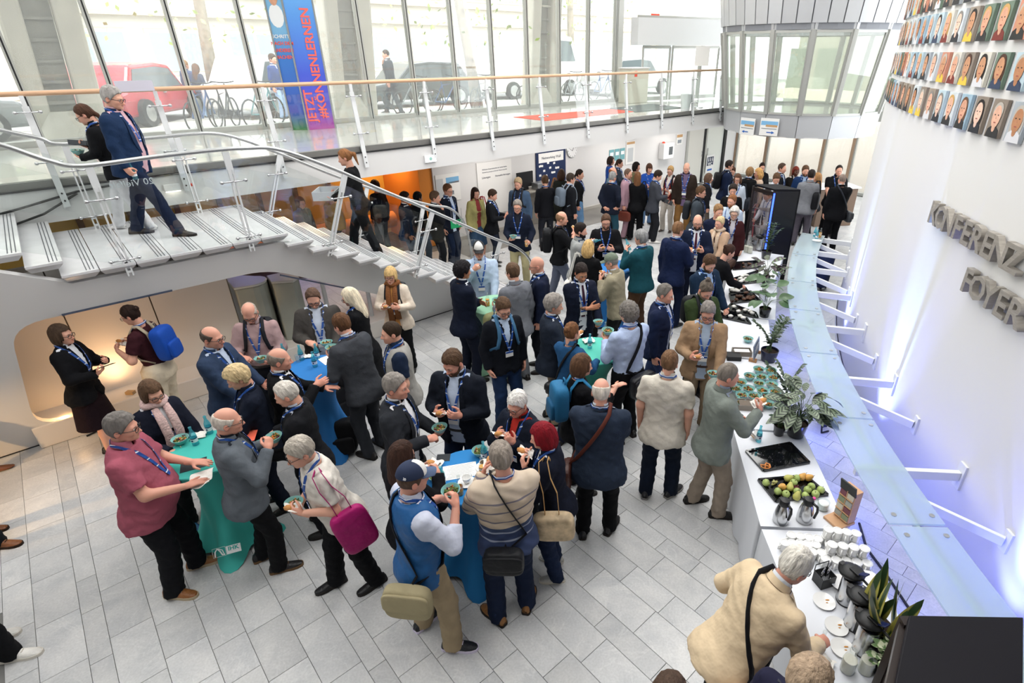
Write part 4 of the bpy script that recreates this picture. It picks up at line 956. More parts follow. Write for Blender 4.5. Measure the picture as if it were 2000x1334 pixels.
    def patch(name, off, x0, x1, z0, z1, colr, mtl, nx=8, nz=12, thick=0, taper=None):
        m = MB()
        def p(sx, q):
            z = z0 + (z1 - z0) * q; k = 1 if taper is None else taper[0] + (taper[1] - taper[0]) * q; x = (x0 + (x1 - x0) * sx) * k; return tuple(tw(x, surf(x, z, off), z))
        m.grid(p, nx, nz); o = m.build(name, mtl, t, smooth=True); o.color = (*lin(colr), 1); return o
    jk = top in ('blazer', 'coat', 'cardigan', 'overshirt'); off_out = .012
    M_t = tmatobj or CL[tmat]
    if jk:
        off_out = .030 if top == 'coat' else .024; zh = hem if hem is not None else {'coat': -.42, 'blazer': -.13, 'cardigan': -.10, 'overshirt': -.10}[top]
        opn = op if op is not None else (top != 'coat')
        cut = ([zh, 0, .15, .4, .54, .60], [.085, .07, .06, .075, .06, .05]) if opn == 1 or opn is True else (([zh, -.05, .02, .24, .42, .54, .60], [.05, .01, 0, 0, .045, .055, .045]) if opn == 2 else ([zh, .42, .50, .60], [0, 0, .03, .05]))
        garment('jacket', off_out, zh, sleeve, tc, M_t, .0042, cut, .006, flare=.10)
        zs = .0 if opn == 1 or opn is True else .18
        patch('shirt', .013, -.13, .13, -.12 if zs == 0 else .15, .585, shirt, CL['cotton'])
        if top == 'blazer':
            for sx in (-1, 1):
                zb = .2 if opn == 2 else .12
                m = MB(); m.grid(lambda q, r: tuple(tw(sx * ((.052 + .02 * math.sin(r * 3.1) * (opn != 2)) * (1 if opn != 2 else .25 + .75 * r) + q * .055 * math.sin(min(1, r * 1.25 + .12) * 2.6)), surf(sx * (.052 + q * .05), zb + (.575 - zb) * r, off_out + .007) + .004, zb + (.575 - zb) * r)), 3, 8)
                o = m.build('lapel', M_t, t, smooth=True); o.color = dk(tc)
        if tie: patch('tie', .02, -.026, .026, .10, .555, tie, CL['wool'], 2, 10, taper=(1.1, .55))
        zc = .6
        m = MB(); m.grid(lambda a, r: tuple(tw((.073 + .012 * r) * math.sin(R(38 + 284 * a)), -.014 - 0 + (.070 + .012 * r) * -math.cos(R(38 + 284 * a)) * -1, .618 - .045 * r + .010 * math.cos(R(38 + 284 * a)) * -1)), 16, 2)
        o = m.build('collar', M_t, t, smooth=True); o.color = dk(tc)
    elif top in ('shirt', 'polo', 'tee', 'sweater', 'vest'):
        off_out = {'shirt': .016, 'polo': .015, 'tee': .014, 'sweater': .020, 'vest': .022}[top]; zh = hem if hem is not None else (.03 if tuck else {'sweater': -.06}.get(top, -.13))
        if top == 'vest':
            garment('shirt', .010, .05, sleeve, shirt, CL['cotton'], .004, None, .004)
            cut = ([zh, 0, .15, .4, .54, .60], [.06, .05, .04, .06, .055, .05]) if op else None
            garment('vest', off_out, zh, 'none', tc, M_t, .003, cut, .008)
            patch('shirt_front', .014, -.10, .10, .2, .585, shirt, CL['cotton'])
        else: garment('shirt' if top in ('shirt', 'polo', 'tee') else 'sweater', off_out - (.008 if tuck else 0), zh, sleeve, tc, M_t, .0052, None, .004 if top != 'sweater' else .010, flare=0 if tuck else .1)
    if top in ('shirt', 'polo', 'vest') or (jk and collar is None) or collar:
        cc = collar if isinstance(collar, str) else (shirt if (jk or top == 'vest') else tc)
        m = MB(); m.grid(lambda a, r: tuple(tw((.066 + (.003 if jk else .014) * r) * math.sin(R(22 + 316 * a)), -.012 + (.062 + (.003 if jk else .012) * r) * math.cos(R(22 + 316 * a)), .635 - .055 * r + .012 * -math.cos(R(22 + 316 * a)))), 18, 2)
        o = m.build('shirt_collar', CL['cotton'], t, smooth=True); o.color = (*lin(cc), 1)
    c.off = off_out
    # ---- trousers or skirt
    if legs == 'trousers':
        allp = np.concatenate([np.stack([a, b, d]) for _, a, b, d, _ in legk]); lo = np.minimum(allp.min(0) - np.array((.16, .18, .10)), (-.26, -.24, 0)); hi = np.array((max(.26, allp[:, 0].max() + .16), allp[:, 1].max() + .2, 1.06)); lo[2] = .02
        def ft(X, Y, Z):
            d = torso(X, Y, Z, .008, -.12, .09)[0]; d = smin(d, s_ell(X, Y, Z, tw(0, -.02, -.06), (.172 * wide, .124, .13)), .03)
            q = None
            for side, Hj, K, An, fr in legk:
                Af = An * 1.0; Af[2] = .03
                e = smin(s_cone(X, Y, Z, Hj, K, .104 * pants * (.5 + .5 * wide), .078 * pants), s_cone(X, Y, Z, K, Af, .076 * pants, .072 * pants), .02); q = e if q is None else np.minimum(q, e)
            d = smin(d, q, .035); return np.maximum(d + wr(X, Y, Z, .0055), .035 - Z)
        V, Q = field(ft, lo, hi, vx); o = link('trousers', np_mesh('trousers', V, Q, [CL[lmat]]), t); o.color = dk(lc)
        if belt:
            m = MB(); m.tube([tuple(tw((np.interp(.05, zz, A) + .013) * math.cos(a), np.interp(.05, zz, O) + (np.interp(.05, zz, B) + .013) * math.sin(a), .05)) for a in [2 * math.pi * i / 24 for i in range(24)]], .018, 6, closed=True, flat=.35, up=(1, 0, 0)); o = m.build('belt', CL['leather'], t, smooth=True); o.color = (*lin(belt), 1)
    else:
        zk = .42 if legs == 'skirt' else .48
        m = MB(); m.grid(lambda a, r: tuple(tw((np.interp(.1 - .1 * r, zz, A) + .012 + .05 * r) * math.cos(2 * math.pi * a), -.01 + (np.interp(.1 - .1 * r, zz, B) + .012 + .06 * r + .006 * math.sin(a * 50) * r) * math.sin(2 * math.pi * a), .1 - r * (1.02 - zk))), 28, 8, close_u=True); o = m.build('skirt', CL[lmat], t, smooth=True); o.color = dk(lc)
    # ---- shoes
    for side, Hj, K, An, fr in legk:
        Msh = Matrix.Translation((An[0], An[1] - .005, 0)) @ Matrix.Rotation(R(-fr), 4, 'Z') @ Matrix.Diagonal((.98, .98, 1, 1) if sex == 'm' else (.86, .86, .92, 1))
        o = inst('shoe', ME_SHOE, t, Msh, sc)
        if lod == 'a': inst('sole', ME_SOLE, o, None, sole); inst('laces', ME_LACE, o, None, sole)
    # ---- lanyard, badge, scarf
    if lan:
        zb = .24 if lan == 1 else .24
        def strip(pts, w, nm):
            m = MB(); m.tube([tuple(p) for p in pts], w, 4, flat=.22, caps=True, up=tuple(fw)); o = m.build(nm, M_lan, t); return o
        o_ = off_out + .006; path = []
        for sx in (-1, 1):
            pp = [tw(sx * x, surf(sx * x, z, o_), z) for x, z in ((.004, zb), (.025, zb + .08), (.048, zb + .17), (.066, .47), (.078, .535))] + [tw(sx * .082, -.01, .60)]
            path.append(pp if sx < 0 else pp[::-1])
        back = [tw(.06, -.07, .612), tw(0, -.088, .614), tw(-.06, -.07, .612)]
        loop = path[0] + back[::-1] + path[1]
        m = MB(); vs = []; fs = []
        for i, p in enumerate(loop):
            q = loop[min(i + 1, len(loop) - 1)] - loop[max(i - 1, 0)]; loc_c = tw(0, 0, .3); nrm = p - tw(0, -.01, float((p - hip) @ up)); nrm = nrm / (np.linalg.norm(nrm) + 1e-9); sd = np.cross(q, nrm); sd = sd / (np.linalg.norm(sd) + 1e-9) * .011
            e = nrm * .003; vs += [p - sd, p + sd, p + sd + e, p - sd + e]
            if i: b0 = 4 * (i - 1); b1 = 4 * i; fs += [(b0 + k, b0 + (k + 1) % 4, b1 + (k + 1) % 4, b1 + k) for k in range(4)]
        m.add(vs, fs); o = m.build('lanyard', M_lan, t); o.color = (*lin(lcol), 1)
        if badge:
            zt = zb - .02; pc = tw(0, surf(0, zt - .04, o_) + .006, zt - .045); m = MB(); m.box((0, 0, 0), (.095, .004, .075), mi=0).box((0, .003, .024), (.091, .003, .022), mi=1).box((0, 0, .05), (.012, .004, .03), mi=1)
            o = m.build('name_badge', [M_paper, M_lan], t); o.matrix_local = Matrix.Translation(Vector(pc)) @ Matrix(TM.tolist()).to_4x4(); o.color = (*lin(lcol), 1)
    if scarf:
        m = MB(); m.tube([tuple(tw(.085 * math.sin(a), -.008 + .078 * math.cos(a), .60 + .012 * math.sin(3 * a))) for a in [2 * math.pi * i / 18 for i in range(18)]], .034, 8, closed=True, up=(0, 0, 1))
        for sx in (-1, 1): m.tube([tuple(tw(sx * .05, surf(.05, z, off_out + .014), z)) for z in (.58, .45, .3, .14, .0 if sx > 0 else .06)], [.03, .04, .042, .045, .05], 8, flat=.4, up=tuple(fw))
        o = m.build('scarf', CL['knit'], t, smooth=True); o.color = (*lin(scarf), 1)
    c.key = key; PEOPLE[key] = c; c.base = base; c.f = f_; c.legk = legk; c.wide = wide; c.A = A; c.B = B; c.zz = zz; c.O = O
    return c
M_lan = None
def lan_mat():
    m, nt, b = _nt('lanyard_ribbon'); L = nt.links; oi = _n(nt, 'ShaderNodeObjectInfo'); tc = _n(nt, 'ShaderNodeTexCoord')
    sp = _n(nt, 'ShaderNodeSeparateXYZ'); L.new(tc.outputs['Object'], sp.inputs[0]); a = _n(nt, 'ShaderNodeMath', operation='MULTIPLY'); a.inputs[1].default_value = 11.; L.new(sp.outputs[2], a.inputs[0])
    fr = _n(nt, 'ShaderNodeMath', operation='FRACT'); L.new(a.outputs[0], fr.inputs[0]); g = _n(nt, 'ShaderNodeMath', operation='GREATER_THAN'); g.inputs[1].default_value = .90; L.new(fr.outputs[0], g.inputs[0])
    mx = _n(nt, 'ShaderNodeMix', data_type='RGBA'); L.new(g.outputs[0], mx.inputs[0]); L.new(oi.outputs['Color'], mx.inputs[6]); mx.inputs[7].default_value = (.7, .75, .82, 1); L.new(mx.outputs[2], b.inputs['Base Color']); b.inputs['Roughness'].default_value = .6; return m
M_lan = lan_mat()
# ================================================================ things people hold or wear
M_bowl = mat('teal_glazed_bowl', '#7db5b1', .35, coat=.3); M_bowlin = mat('pale_teal_glaze', '#8cc0bb', .35)
M_salad = mat('salad_green', '#5d6a33', .7, var=.35, vscale=60); M_carrot = mat('carrot_orange', '#d9762c', .6, var=.2, vscale=40); M_beet = mat('red_cabbage', '#5b2036', .6, var=.3, vscale=50); M_grain = mat('pale_grain', '#c7ac78', .8, var=.25, vscale=70)
M_wat = glass_mat('blue_bottle_glass', (.5, .88, .93), .25, body=.28, bodycol=(.16, .62, .75)); M_clear = glass_mat('clear_bottle_glass', (.95, .98, .97), .25, body=.05)
M_juice = mat('orange_juice', '#e2a23c', .35); M_label = mat('bottle_label', '#dfe3e6', .6); M_lblnavy = mat('label_navy', '#1d2a55', .6)
M_nap = mat('napkin_paper', '#e8e5de', .9, var=.08, vscale=35, bump=.5, bscale=20); M_napg = mat('napkin_print', '#a9a9a4', .9); M_bread = mat('bread_crust', '#b9824a', .8, var=.25, vscale=30, bump=.4, bscale=60)
M_cup = mat('white_china', '#ececea', .2, coat=.4); M_ceram = M_cup; M_steel = mat('brushed_steel', '#c4c5c6', .24, 1., var=.04, vscale=30)
MESH = {}
def bowl_parts(seed):
    if ('bowl', seed) not in MESH:
        r0 = random.Random(seed)
        m = MB(); m.lathe([(.032, 0), (.036, .004), (.056, .028), (.071, .058), (.074, .063), (.071, .064), (.066, .057), (.05, .03), (.03, .014)], 20, cap1=True, mi=0)
        o = m.build('bowl', M_bowl, smooth=False, auto=35); a = o.data; bpy.data.objects.remove(o)
        fl = MB(); fl.lathe([(.0, .040), (.045, .042), (.058, .038)], 14, cap0=False, cap1=False)
        for k in range(26):
            q = r0.random() * 6.28; rr = .052 * math.sqrt(r0.random()); mi = r0.choice((0, 0, 0, 1, 2, 3) if seed % 2 else (0, 0, 1, 2, 2, 3))
            mm = Euler((r0.random() * 3, r0.random() * 3, r0.random() * 3)).to_matrix()
            if r0.random() < .6: fl.box((rr * math.cos(q), rr * math.sin(q), .044 + r0.random() * .012), (.028, .006, .005), M=mm, mi=mi)
            else: fl.sph((rr * math.cos(q), rr * math.sin(q), .044 + r0.random() * .01), (.012, .008, .007), 6, 4, M=mm, mi=mi)
        o = fl.build('salad', [M_salad, M_carrot, M_beet, M_grain]); b = o.data; bpy.data.objects.remove(o)
        MESH[('bowl', seed)] = (a, b)
    return MESH[('bowl', seed)]
def bottle_parts(kind):
    if kind not in MESH:
        g = MB(); prof = [(.026, 0), (.029, .004), (.029, .10), (.027, .118), (.014, .155), (.012, .165), (.012, .188), (.014, .19), (.014, .197)]
        g.lathe(prof, 14); o = g.build('glass', M_wat if kind == 'water' else M_clear, auto=40); a = o.data; bpy.data.objects.remove(o)
        l = MB(); l.lathe([(.0295, .04), (.0295, .085)], 14, cap0=False, cap1=False, mi=0); l.lathe([(.0297, .075), (.0297, .085)], 14, cap0=False, cap1=False, mi=1); l.box((0, -.0297, .058), (.016, .0008, .016), mi=1)
        o = l.build('label', [M_label if kind == 'water' else M_juice, M_lblnavy if kind == 'water' else M_label]); b = o.data; bpy.data.objects.remove(o)
        j = None
        if kind != 'water':
            q = MB(); q.lathe([(.027, .004), (.027, .10 if kind == 'juice' else .05)], 12); o = q.build('juice', M_juice); j = o.data; bpy.data.objects.remove(o)
        MESH[kind] = (a, b, j)
    return MESH[kind]
def put(name, label, cat, loc, parts, rz=0., group=None, M=None, scale=1.):
    t = thing(name, label, cat, loc, rz, group)
    if M is not None: t.matrix_world = M
    if scale != 1: t.scale = (scale,) * 3
    for nm, me in parts:
        if me is not None: o = bpy.data.objects.new(nm, me); COL.objects.link(o); o.parent = t
    return t
BOWLN = [0]
def bowl(label, loc, rz=0., group=None, tilt=0., M=None):
    BOWLN[0] += 1; a, b = bowl_parts(BOWLN[0] % 5); return put('salad_bowl', label, 'bowl', loc, (('bowl', a), ('salad', b)), rz, group, M)
def bottle(label, loc, kind='water', group=None, M=None, rz=0.):
    a, b, j = bottle_parts(kind); return put('water_bottle' if kind == 'water' else 'juice_bottle', label, 'bottle', loc, (('glass', a), ('label', b), ('juice', j)), rz, group, M)
def sandwich_parts():
    if 'sand' not in MESH:
        n = MB(); n.grid(lambda a, b: ((a - .5) * .12 + .008 * math.sin(b * 9), (b - .5) * .13, .022 * abs(math.sin((a - .5) * 3.)) + .006 * math.sin(a * 13 + b * 7) - .02), 8, 8)
        n.grid(lambda a, b: ((a - .5) * .09, (b - .2) * .085 - .03, .016 - .03 * (2 * a - 1) ** 2 + .004 * math.sin(a * 11 + b * 9)), 6, 5)
        o = n.build('napkin', M_nap, smooth=True); a = o.data; bpy.data.objects.remove(o)
        b_ = MB(); b_.sph((0, .035, 0), (.032, .05, .024), 10, 6); o = b_.build('roll', M_bread, smooth=True); b = o.data; bpy.data.objects.remove(o); MESH['sand'] = (a, b)
    return MESH['sand']
def hand_world(c, side, off=(0, .085, -.035)):
    W, HM, _ = c.hands[side]; p = W + HM @ np.array((off[0] * side, off[1], off[2])); R3 = Matrix(HM.tolist()); return c.root.matrix_basis @ Vector(p), (Matrix.Rotation(-c.f, 3, 'Z') @ R3)
def hold(key, what, side=1, extra=''):
    c = PEOPLE[key]; w = c.short + extra
    if what in ('bowl', 'bowlt'):
        p, _ = hand_world(c, side, (-.01, .09, -.03)); tl = Matrix.Rotation(-c.f, 4, 'Z') @ Matrix.Rotation(R(-22 if what == 'bowlt' else 4), 4, 'X')
        return bowl('teal salad bowl held by ' + w, p, M=Matrix.Translation(p + Vector((0, 0, -.005))) @ tl)
    if what in ('water', 'juice', 'half'):
        p, r = hand_world(c, side, (0, .085, -.032)); 
        if key in DRINK: d = DRINK[key]; ax = Vector(d).normalized(); q = Vector((0, 0, 1)).rotation_difference(Matrix.Rotation(-c.f, 3, 'Z') @ ax).to_matrix().to_4x4()
        else: q = Matrix.Rotation(R(6), 4, 'X')
        return bottle(('blue water' if what == 'water' else 'orange juice') + ' bottle held by ' + w, p, what, M=Matrix.Translation(p) @ q @ Matrix.Translation((0, 0, -.07)))
    if what == 'sand':
        p, _ = hand_world(c, side, (0, .08, -.03)); a, b = sandwich_parts()
        return put('wrapped_roll', 'bread roll in a napkin held by ' + w, 'food', p, (('napkin', a), ('roll', b)), M=Matrix.Translation(p) @ Matrix.Rotation(-c.f, 4, 'Z') @ Matrix.Rotation(R(25), 4, 'X'))
    if what == 'nap':
        p, _ = hand_world(c, side, (-.06, .10, -.02)); m = MB(); m.grid(lambda a, b: ((a - .5) * .22, (b - .5) * .18, .018 * math.sin(a * 8) * math.sin(b * 7 + 1) + .03 * (b - .5)), 10, 10)
        o = m.build('paper_napkin', M_nap, smooth=True); o.location = p; o.rotation_euler = (0, 0, -c.f); return tag(o, 'crumpled paper napkin opened by ' + w, 'napkin')
    if what == 'phone':
        p, r = hand_world(c, side, (0, .07, -.025)); t = thing('mobile_phone', 'dark mobile phone held by ' + w, 'phone'); t.matrix_world = Matrix.Translation(p) @ r.to_4x4()
        MB().box((0, 0, 0), (.072, .145, .008)).build('case', M_dark, t, bevel=.002); MB().box((0, 0, -.0045), (.066, .138, .001)).build('screen', mat('phone_screen', '#222c38', .15), t); return t
    if what == 'leaflet':
        p, r = hand_world(c, side, (0, .10, -.02)); m = MB(); m.box((0, 0, 0), (.11, .21, .004)); o = m.build('dark_leaflet', mat('dark_card', '#20262c', .6)); o.matrix_world = Matrix.Translation(p) @ r.to_4x4() @ Matrix.Rotation(R(20), 4, 'X')
        return tag(o, 'dark folded leaflet held by ' + w, 'leaflet')
    if what == 'fork':
        p, r = hand_world(c, side, (-.02, .085, -.03)); m = MB(); m.tube([(0, .0, .06), (0, .01, 0), (0, .03, -.06), (0, .034, -.07)], [.0035, .0035, .0035, .005], 6)
        for k in (-1, 0, 1): m.box((k * .006, .04, -.083), (.0025, .004, .028))
        o = m.build('wooden_fork', mat('pale_wood', '#d8c3a2', .6)); o.matrix_world = Matrix.Translation(p) @ Matrix.Rotation(-c.f, 4, 'Z'); return tag(o, 'pale wooden fork held by ' + w, 'fork')
DRINK = {}
def bag_root(c, name, label, cat='bag'): 
    t = thing(name, label, cat, c.root.location, -c.f); t.scale = (c.s,) * 3; return t
def flatstrap(t, pts, w, m, col, nm='strap', up=(0, 1, 0)):
    b = MB(); b.tube([tuple(p) for p in pts], w, 6, flat=.25, up=up); o = b.build(nm, m, t, smooth=True); o.color = (*lin(col), 1); return o
def rbox(t, nm, M3, c, d, m, col, r=.03):
    b = MB(); vs = []
    def sp(a, q):
        th, ph = 2 * math.pi * a, math.pi * (q - .5); e = .45
        f = lambda x: abs(x) ** e * (1 if x > 0 else -1)
        v = np.array((d[0] / 2 * f(math.cos(th)) * abs(math.cos(ph)) ** e, d[1] / 2 * f(math.sin(th)) * abs(math.cos(ph)) ** e, d[2] / 2 * f(math.sin(ph)))); return tuple(np.asarray(c) + M3 @ v)
    b.grid(sp, 24, 12, close_u=True); o = b.build(nm, m, t, smooth=True); o.color = (*lin(col), 1); return o
def straps(c, t, w, m, col, both=True, scol=None):
    for sx in ((-1, 1) if both else (both,)):
        o = c.off + .012; P_ = lambda x, z, fr: c.tw(sx * x, c.surf(sx * x, z, o, fr), z)
        pts = [P_(.07, .36, -1), P_(.075, .50, -1), c.tw(sx * .085, -.055, .575 + o), c.tw(sx * .088, .0, .577 + o), P_(.095, .50, 1), P_(.105, .40, 1), P_(.13, .28, 1), c.tw(sx * (np.interp(.2, c.zz, c.A) + o), .02, .2), P_(.12, .12, -1)]
        flatstrap(t, pts, w, m, scol or col)
def backpack(key, col, label, m='plain', scol=None, size=(.29, .17, .42), both=True, col2=None):
    c = PEOPLE[key]; t = bag_root(c, 'backpack', label); d = size[1]; cy = c.surf(0, .32, c.off, -1) - d / 2 - .01
    ctr = c.tw(0, cy, .33); rbox(t, 'body', c.TM, ctr, size, CL[m], col); rbox(t, 'pocket', c.TM, c.tw(0, cy - d * .5, .25), (size[0] * .75, .07, size[2] * .5), CL[m], col2 or col)
    b = MB(); b.tube([tuple(c.tw(-.03, cy + .05, .33 + size[2] / 2)), tuple(c.tw(-.025, cy + .05, .38 + size[2] / 2)), tuple(c.tw(.025, cy + .05, .38 + size[2] / 2)), tuple(c.tw(.03, cy + .05, .33 + size[2] / 2))], .008, 6); o = b.build('grab_loop', CL[m], t, smooth=True); o.color = (*lin(scol or col), 1)
    straps(c, t, .026, CL[m], col, True, scol); return t
def only_straps(key, col, label):
    c = PEOPLE[key]; t = bag_root(c, 'backpack', label); cy = c.surf(0, .32, c.off, -1) - .09; rbox(t, 'body', c.TM, c.tw(0, cy, .32), (.28, .15, .38), CL['plain'], col); straps(c, t, .026, CL['plain'], col); return t
def crossbody(key, hipside, col, label, scol=None, size=(.30, .11, .24), z=-.08, yb=-.05, m='leather', front=None, name='shoulder_bag', w=.02):
    """strap from the opposite shoulder to a bag at the hip"""
    c = PEOPLE[key]; t = bag_root(c, name, label); s = hipside; o = c.off + .012; xb = (np.interp(max(z, -.15), c.zz, c.A) + o + size[1] * .35) 
    th = R(front if front is not None else 0); zc = max(z, -.15); ctr = np.array((s * xb * math.cos(th), yb * math.cos(th) + (np.interp(zc, c.zz, c.O) + math.copysign(1, th) * 0 + (np.interp(zc, c.zz, c.B) + o + size[1] * .5) * math.sin(th)) * (front is not None), z))
    fr, bk = [], []
    for k in range(9):
        q = k / 8; x = -s * .085 + (s * (xb * .86 * max(.5, math.cos(th))) + s * .085) * q; zz_ = .575 + (z + size[2] / 2 + .02 - .575) * q
        lim = np.interp(zz_, c.zz, c.A) + o; xc = max(-lim * .98, min(lim * .98, x)); fr.append(c.tw(xc, c.surf(xc, zz_, o, 1), zz_)); bk.append(c.tw(xc, c.surf(xc, zz_, o, -1), zz_))
    top = c.tw(-s * .088, -.015, .585 + o)
    flatstrap(t, [c.TM @ np.array((ctr[0], ctr[1], z + size[2] * .3)) + c.hip] + fr[::-1] + [top] + bk + [c.TM @ np.array((ctr[0], ctr[1], z + size[2] * .3)) + c.hip], w, CL['plain'], scol or col)
    rot = np.array(Matrix.Rotation(R(90 * s) + s * th * 0, 3, 'Z')) if front is None else np.array(Matrix.Rotation(math.atan2(ctr[1], ctr[0]) - math.pi / 2, 3, 'Z'))
    M3 = c.TM @ rot; cw = c.hip + c.TM @ ctr
    rbox(t, 'body', M3, cw, (size[0], size[1], size[2]), CL[m], col); fl = cw + M3 @ np.array((0, -size[1] * .48 if front is None else size[1] * .48, size[2] * .12)); rbox(t, 'flap', M3, fl, (size[0] * .98, .03, size[2] * .62), CL[m], col); return t
def tote(key, side, col, label, drop=.36, size=(.34, .12, .32), scol=None, m='plain', name='shoulder_bag', z=.46, yo=-.03, xo=0.):
    c = PEOPLE[key]; t = bag_root(c, name, label); s = side; o = c.off + .035; sx = s * (.15 * c.wide); tp = c.tw(sx, -.02, .53 + o + .01)
    xb = s * ((.25 if xo == 0 else xo) * c.wide + size[1] / 2); bz = z - drop - size[2] / 2 + .1; ctr = c.tw(xb, yo, bz)
    for dy in (-.06, .06): flatstrap(t, [c.tw(xb, yo + dy, bz + size[2] * .45), c.tw(s * .27 * c.wide, yo + dy, .33), c.tw(s * .245 * c.wide, dy * .8, .47), c.tw(s * .21 * c.wide, dy * .6, .555 + o), tp + c.TM @ np.array((0, dy * .3, .012)), c.tw(sx - s * .05, dy * .8, .5)], .014, CL['plain'], scol or col, 'handle')
    M3 = c.TM @ np.array(Matrix.Rotation(R(90), 3, 'Z')); rbox(t, 'body', M3, ctr, (size[0], size[1], size[2]), m if not isinstance(m, str) else CL[m], col); return t
def handbag(key, side, col, label, size=(.36, .10, .26), m='leather', scol=None):
    c = PEOPLE[key]; t = bag_root(c, 'briefcase', label); W, HM, _ = c.hands[side]; p = W + HM @ np.array((0, .085, -.03)); M3 = np.array(Matrix.Rotation(R(90), 3, 'Z')); ctr = p - np.array((0, 0, size[2] / 2 + .05))
    rbox(t, 'body', M3, ctr, size, CL[m], col); b = MB(); b.tube([tuple(ctr + np.array((0, y, z))) for y, z in ((-.07, size[2] / 2 - .01), (-.05, size[2] / 2 + .045), (.05, size[2] / 2 + .045), (.07, size[2] / 2 - .01))], .01, 6); o = b.build('handle', CL[m], t, smooth=True); o.color = (*lin(scol or col), 1); return t
# ================================================================ the crowd
p = person
WALK = ((.10, .27, 4), (-.10, -.22, -4)); WALK2 = ((.10, -.2, 4), (-.10, .26, -4)); WIDE = ((.19, .03, 14), (-.19, -.03, -14))
NVY = '#1e2637'; BLK = '#17181b'; DKT = '#1b1d22'
# --- on the stair
p('a1', 'grey-haired man in blue blazer', ' walking down the stair landing', 215, 167, 82, 1.735, hair='short', hc='#a09c98', top='blazer', op=1, tc='#243a5a', shirt='#c7a2ab', lc='#1e2a44', sc='#2b2523', gl=1, ra='bottledn', la='down2', stance=((.10, .34, 4), (-.10, -.28, -4)), zg=2.25, hp=14, roll=0, badge=0, wide=1.08, belly=.05)
hold('a1', 'water')
p('a2', 'woman in black blazer and white trousers', ' carrying a bowl on the stair landing', 150, 203, 255, 1.53, 'f', 'tied', '#4a3226', top='blazer', op=1, tc='#17181c', shirt='#17181c', lc='#dedfe2', sc='#e6e6e4', gl=1, zg=2.25, lean=8, hp=24, ra=((.12, .30, 1.2), 'phone'), la='bowl', stance=WALK)
hold('a2', 'bowl', -1); hold('a2', 'leaflet', 1)
p('a3', 'ponytailed woman in a black pullover', ' climbing the stair with a grey tray', 668, 290, 262, 1.7, 'f', 'pony', '#8a5e3c', top='sweater', tc='#16171a', lc=BLK, zg=1.35, lean=6, hp=12, lan=0, ra='tray', la='tray', stance=WALK)
# --- behind the stair and along the back wall
p('b1', 'dark-haired man in a dark suit', ' behind the lower stair rail', 790, 374, 78, 1.75, hc='#2b231d', top='blazer', op=2, tc='#1c2436', shirt='#e8e8e8', skin='t', lan=0, ra='pocket')
p('b2', 'black-haired person in dark clothes', ' turned away behind the stair rail', 815, 374, 35, 1.66, hc='#131214', top='blazer', op=2, tc='#20262c', lan=0, skin='t')
p('b3', 'brown-haired man with a hand at his mouth', ' behind the stair rail', 849, 373, 82, 1.78, hc='#5a4636', top='overshirt', op=0, tc='#1c1f24', lan=0, ra='chin')
p('b4', 'man in glasses and open navy jacket', ' standing by the poster on the back wall', 874, 359, 118, 1.84, hc='#6b4a33', top='blazer', op=1, tc='#1d2434', shirt='#c3d2e6', lc='#22304a', gl=1, badge=0)
p('b5', 'long-haired woman in a pale yellow jacket', ' by the white pin board', 928, 366, 140, 1.68, 'f', 'long', '#2a1d18', top='blazer', op=1, tc='#b8b27c', shirt='#8c3a3a', legs='skirt', lc='#47627e', lan=0, sc='#33281f')
tote('b5', -1, '#a02a2c', 'red cloth bag on the arm of the woman in pale yellow', size=(.34, .1, .36), drop=.42)
p('b6', 'short-haired woman in a black jacket', ' reading near the white pin board', 964, 370, 95, 1.7, 'f', 'short', '#3a2a20', top='blazer', op=2, tc='#15171d', lc='#232a3a', ra='phone', la='phone', hp=20, badge=0)
p('b7', 'fair-haired man in a blue overshirt', ' beside the equipment table', 1011, 347, 200, 1.84, hair='short', hc='#b39a78', top='overshirt', op=1, tc='#4c6078', shirt='#232733', lc='#232a38', hp=12)
only_straps('b7', '#1a1b1e', 'black backpack on the fair-haired man in blue')
p('b8', 'man in navy blazer and khaki trousers', ' facing the hall with a bowl and juice', 1010, 390, 182, 1.8, hc='#8b847c', top='blazer', op=2, tc='#1d2538', shirt='#20242e', lc='#b5ae8b', gl=1, ra='bowl', la='bottle', sc='#4a3a2c')
hold('b8', 'bowl', 1); hold('b8', 'juice', -1)
p('b9', 'man in a dark jacket', ' in the dim side room', 697, 366, 60, 1.74, hc='#1c1714', top='blazer', op=2, tc='#23272c', lan=0, skin='t')
p('b10', 'woman with a cloud of dark curls', ' in the dim side room', 730, 352, 300, 1.7, 'f', 'curly', '#2a1a12', top='sweater', tc='#1c1d22', lan=0, skin='t')
p('b11', 'woman in a grey cardigan', ' farther inside the side room', 585, 384, 120, 1.62, 'f', 'bob', '#6b4226', top='cardigan', op=1, tc='#8a8c8e', shirt='#5f6468', lan=0)
p('b12', 'woman in a yellow top', ' farther inside the side room', 640, 372, 200, 1.66, 'f', 'tied', '#3a2619', top='sweater', tc='#c9a544', lan=0)
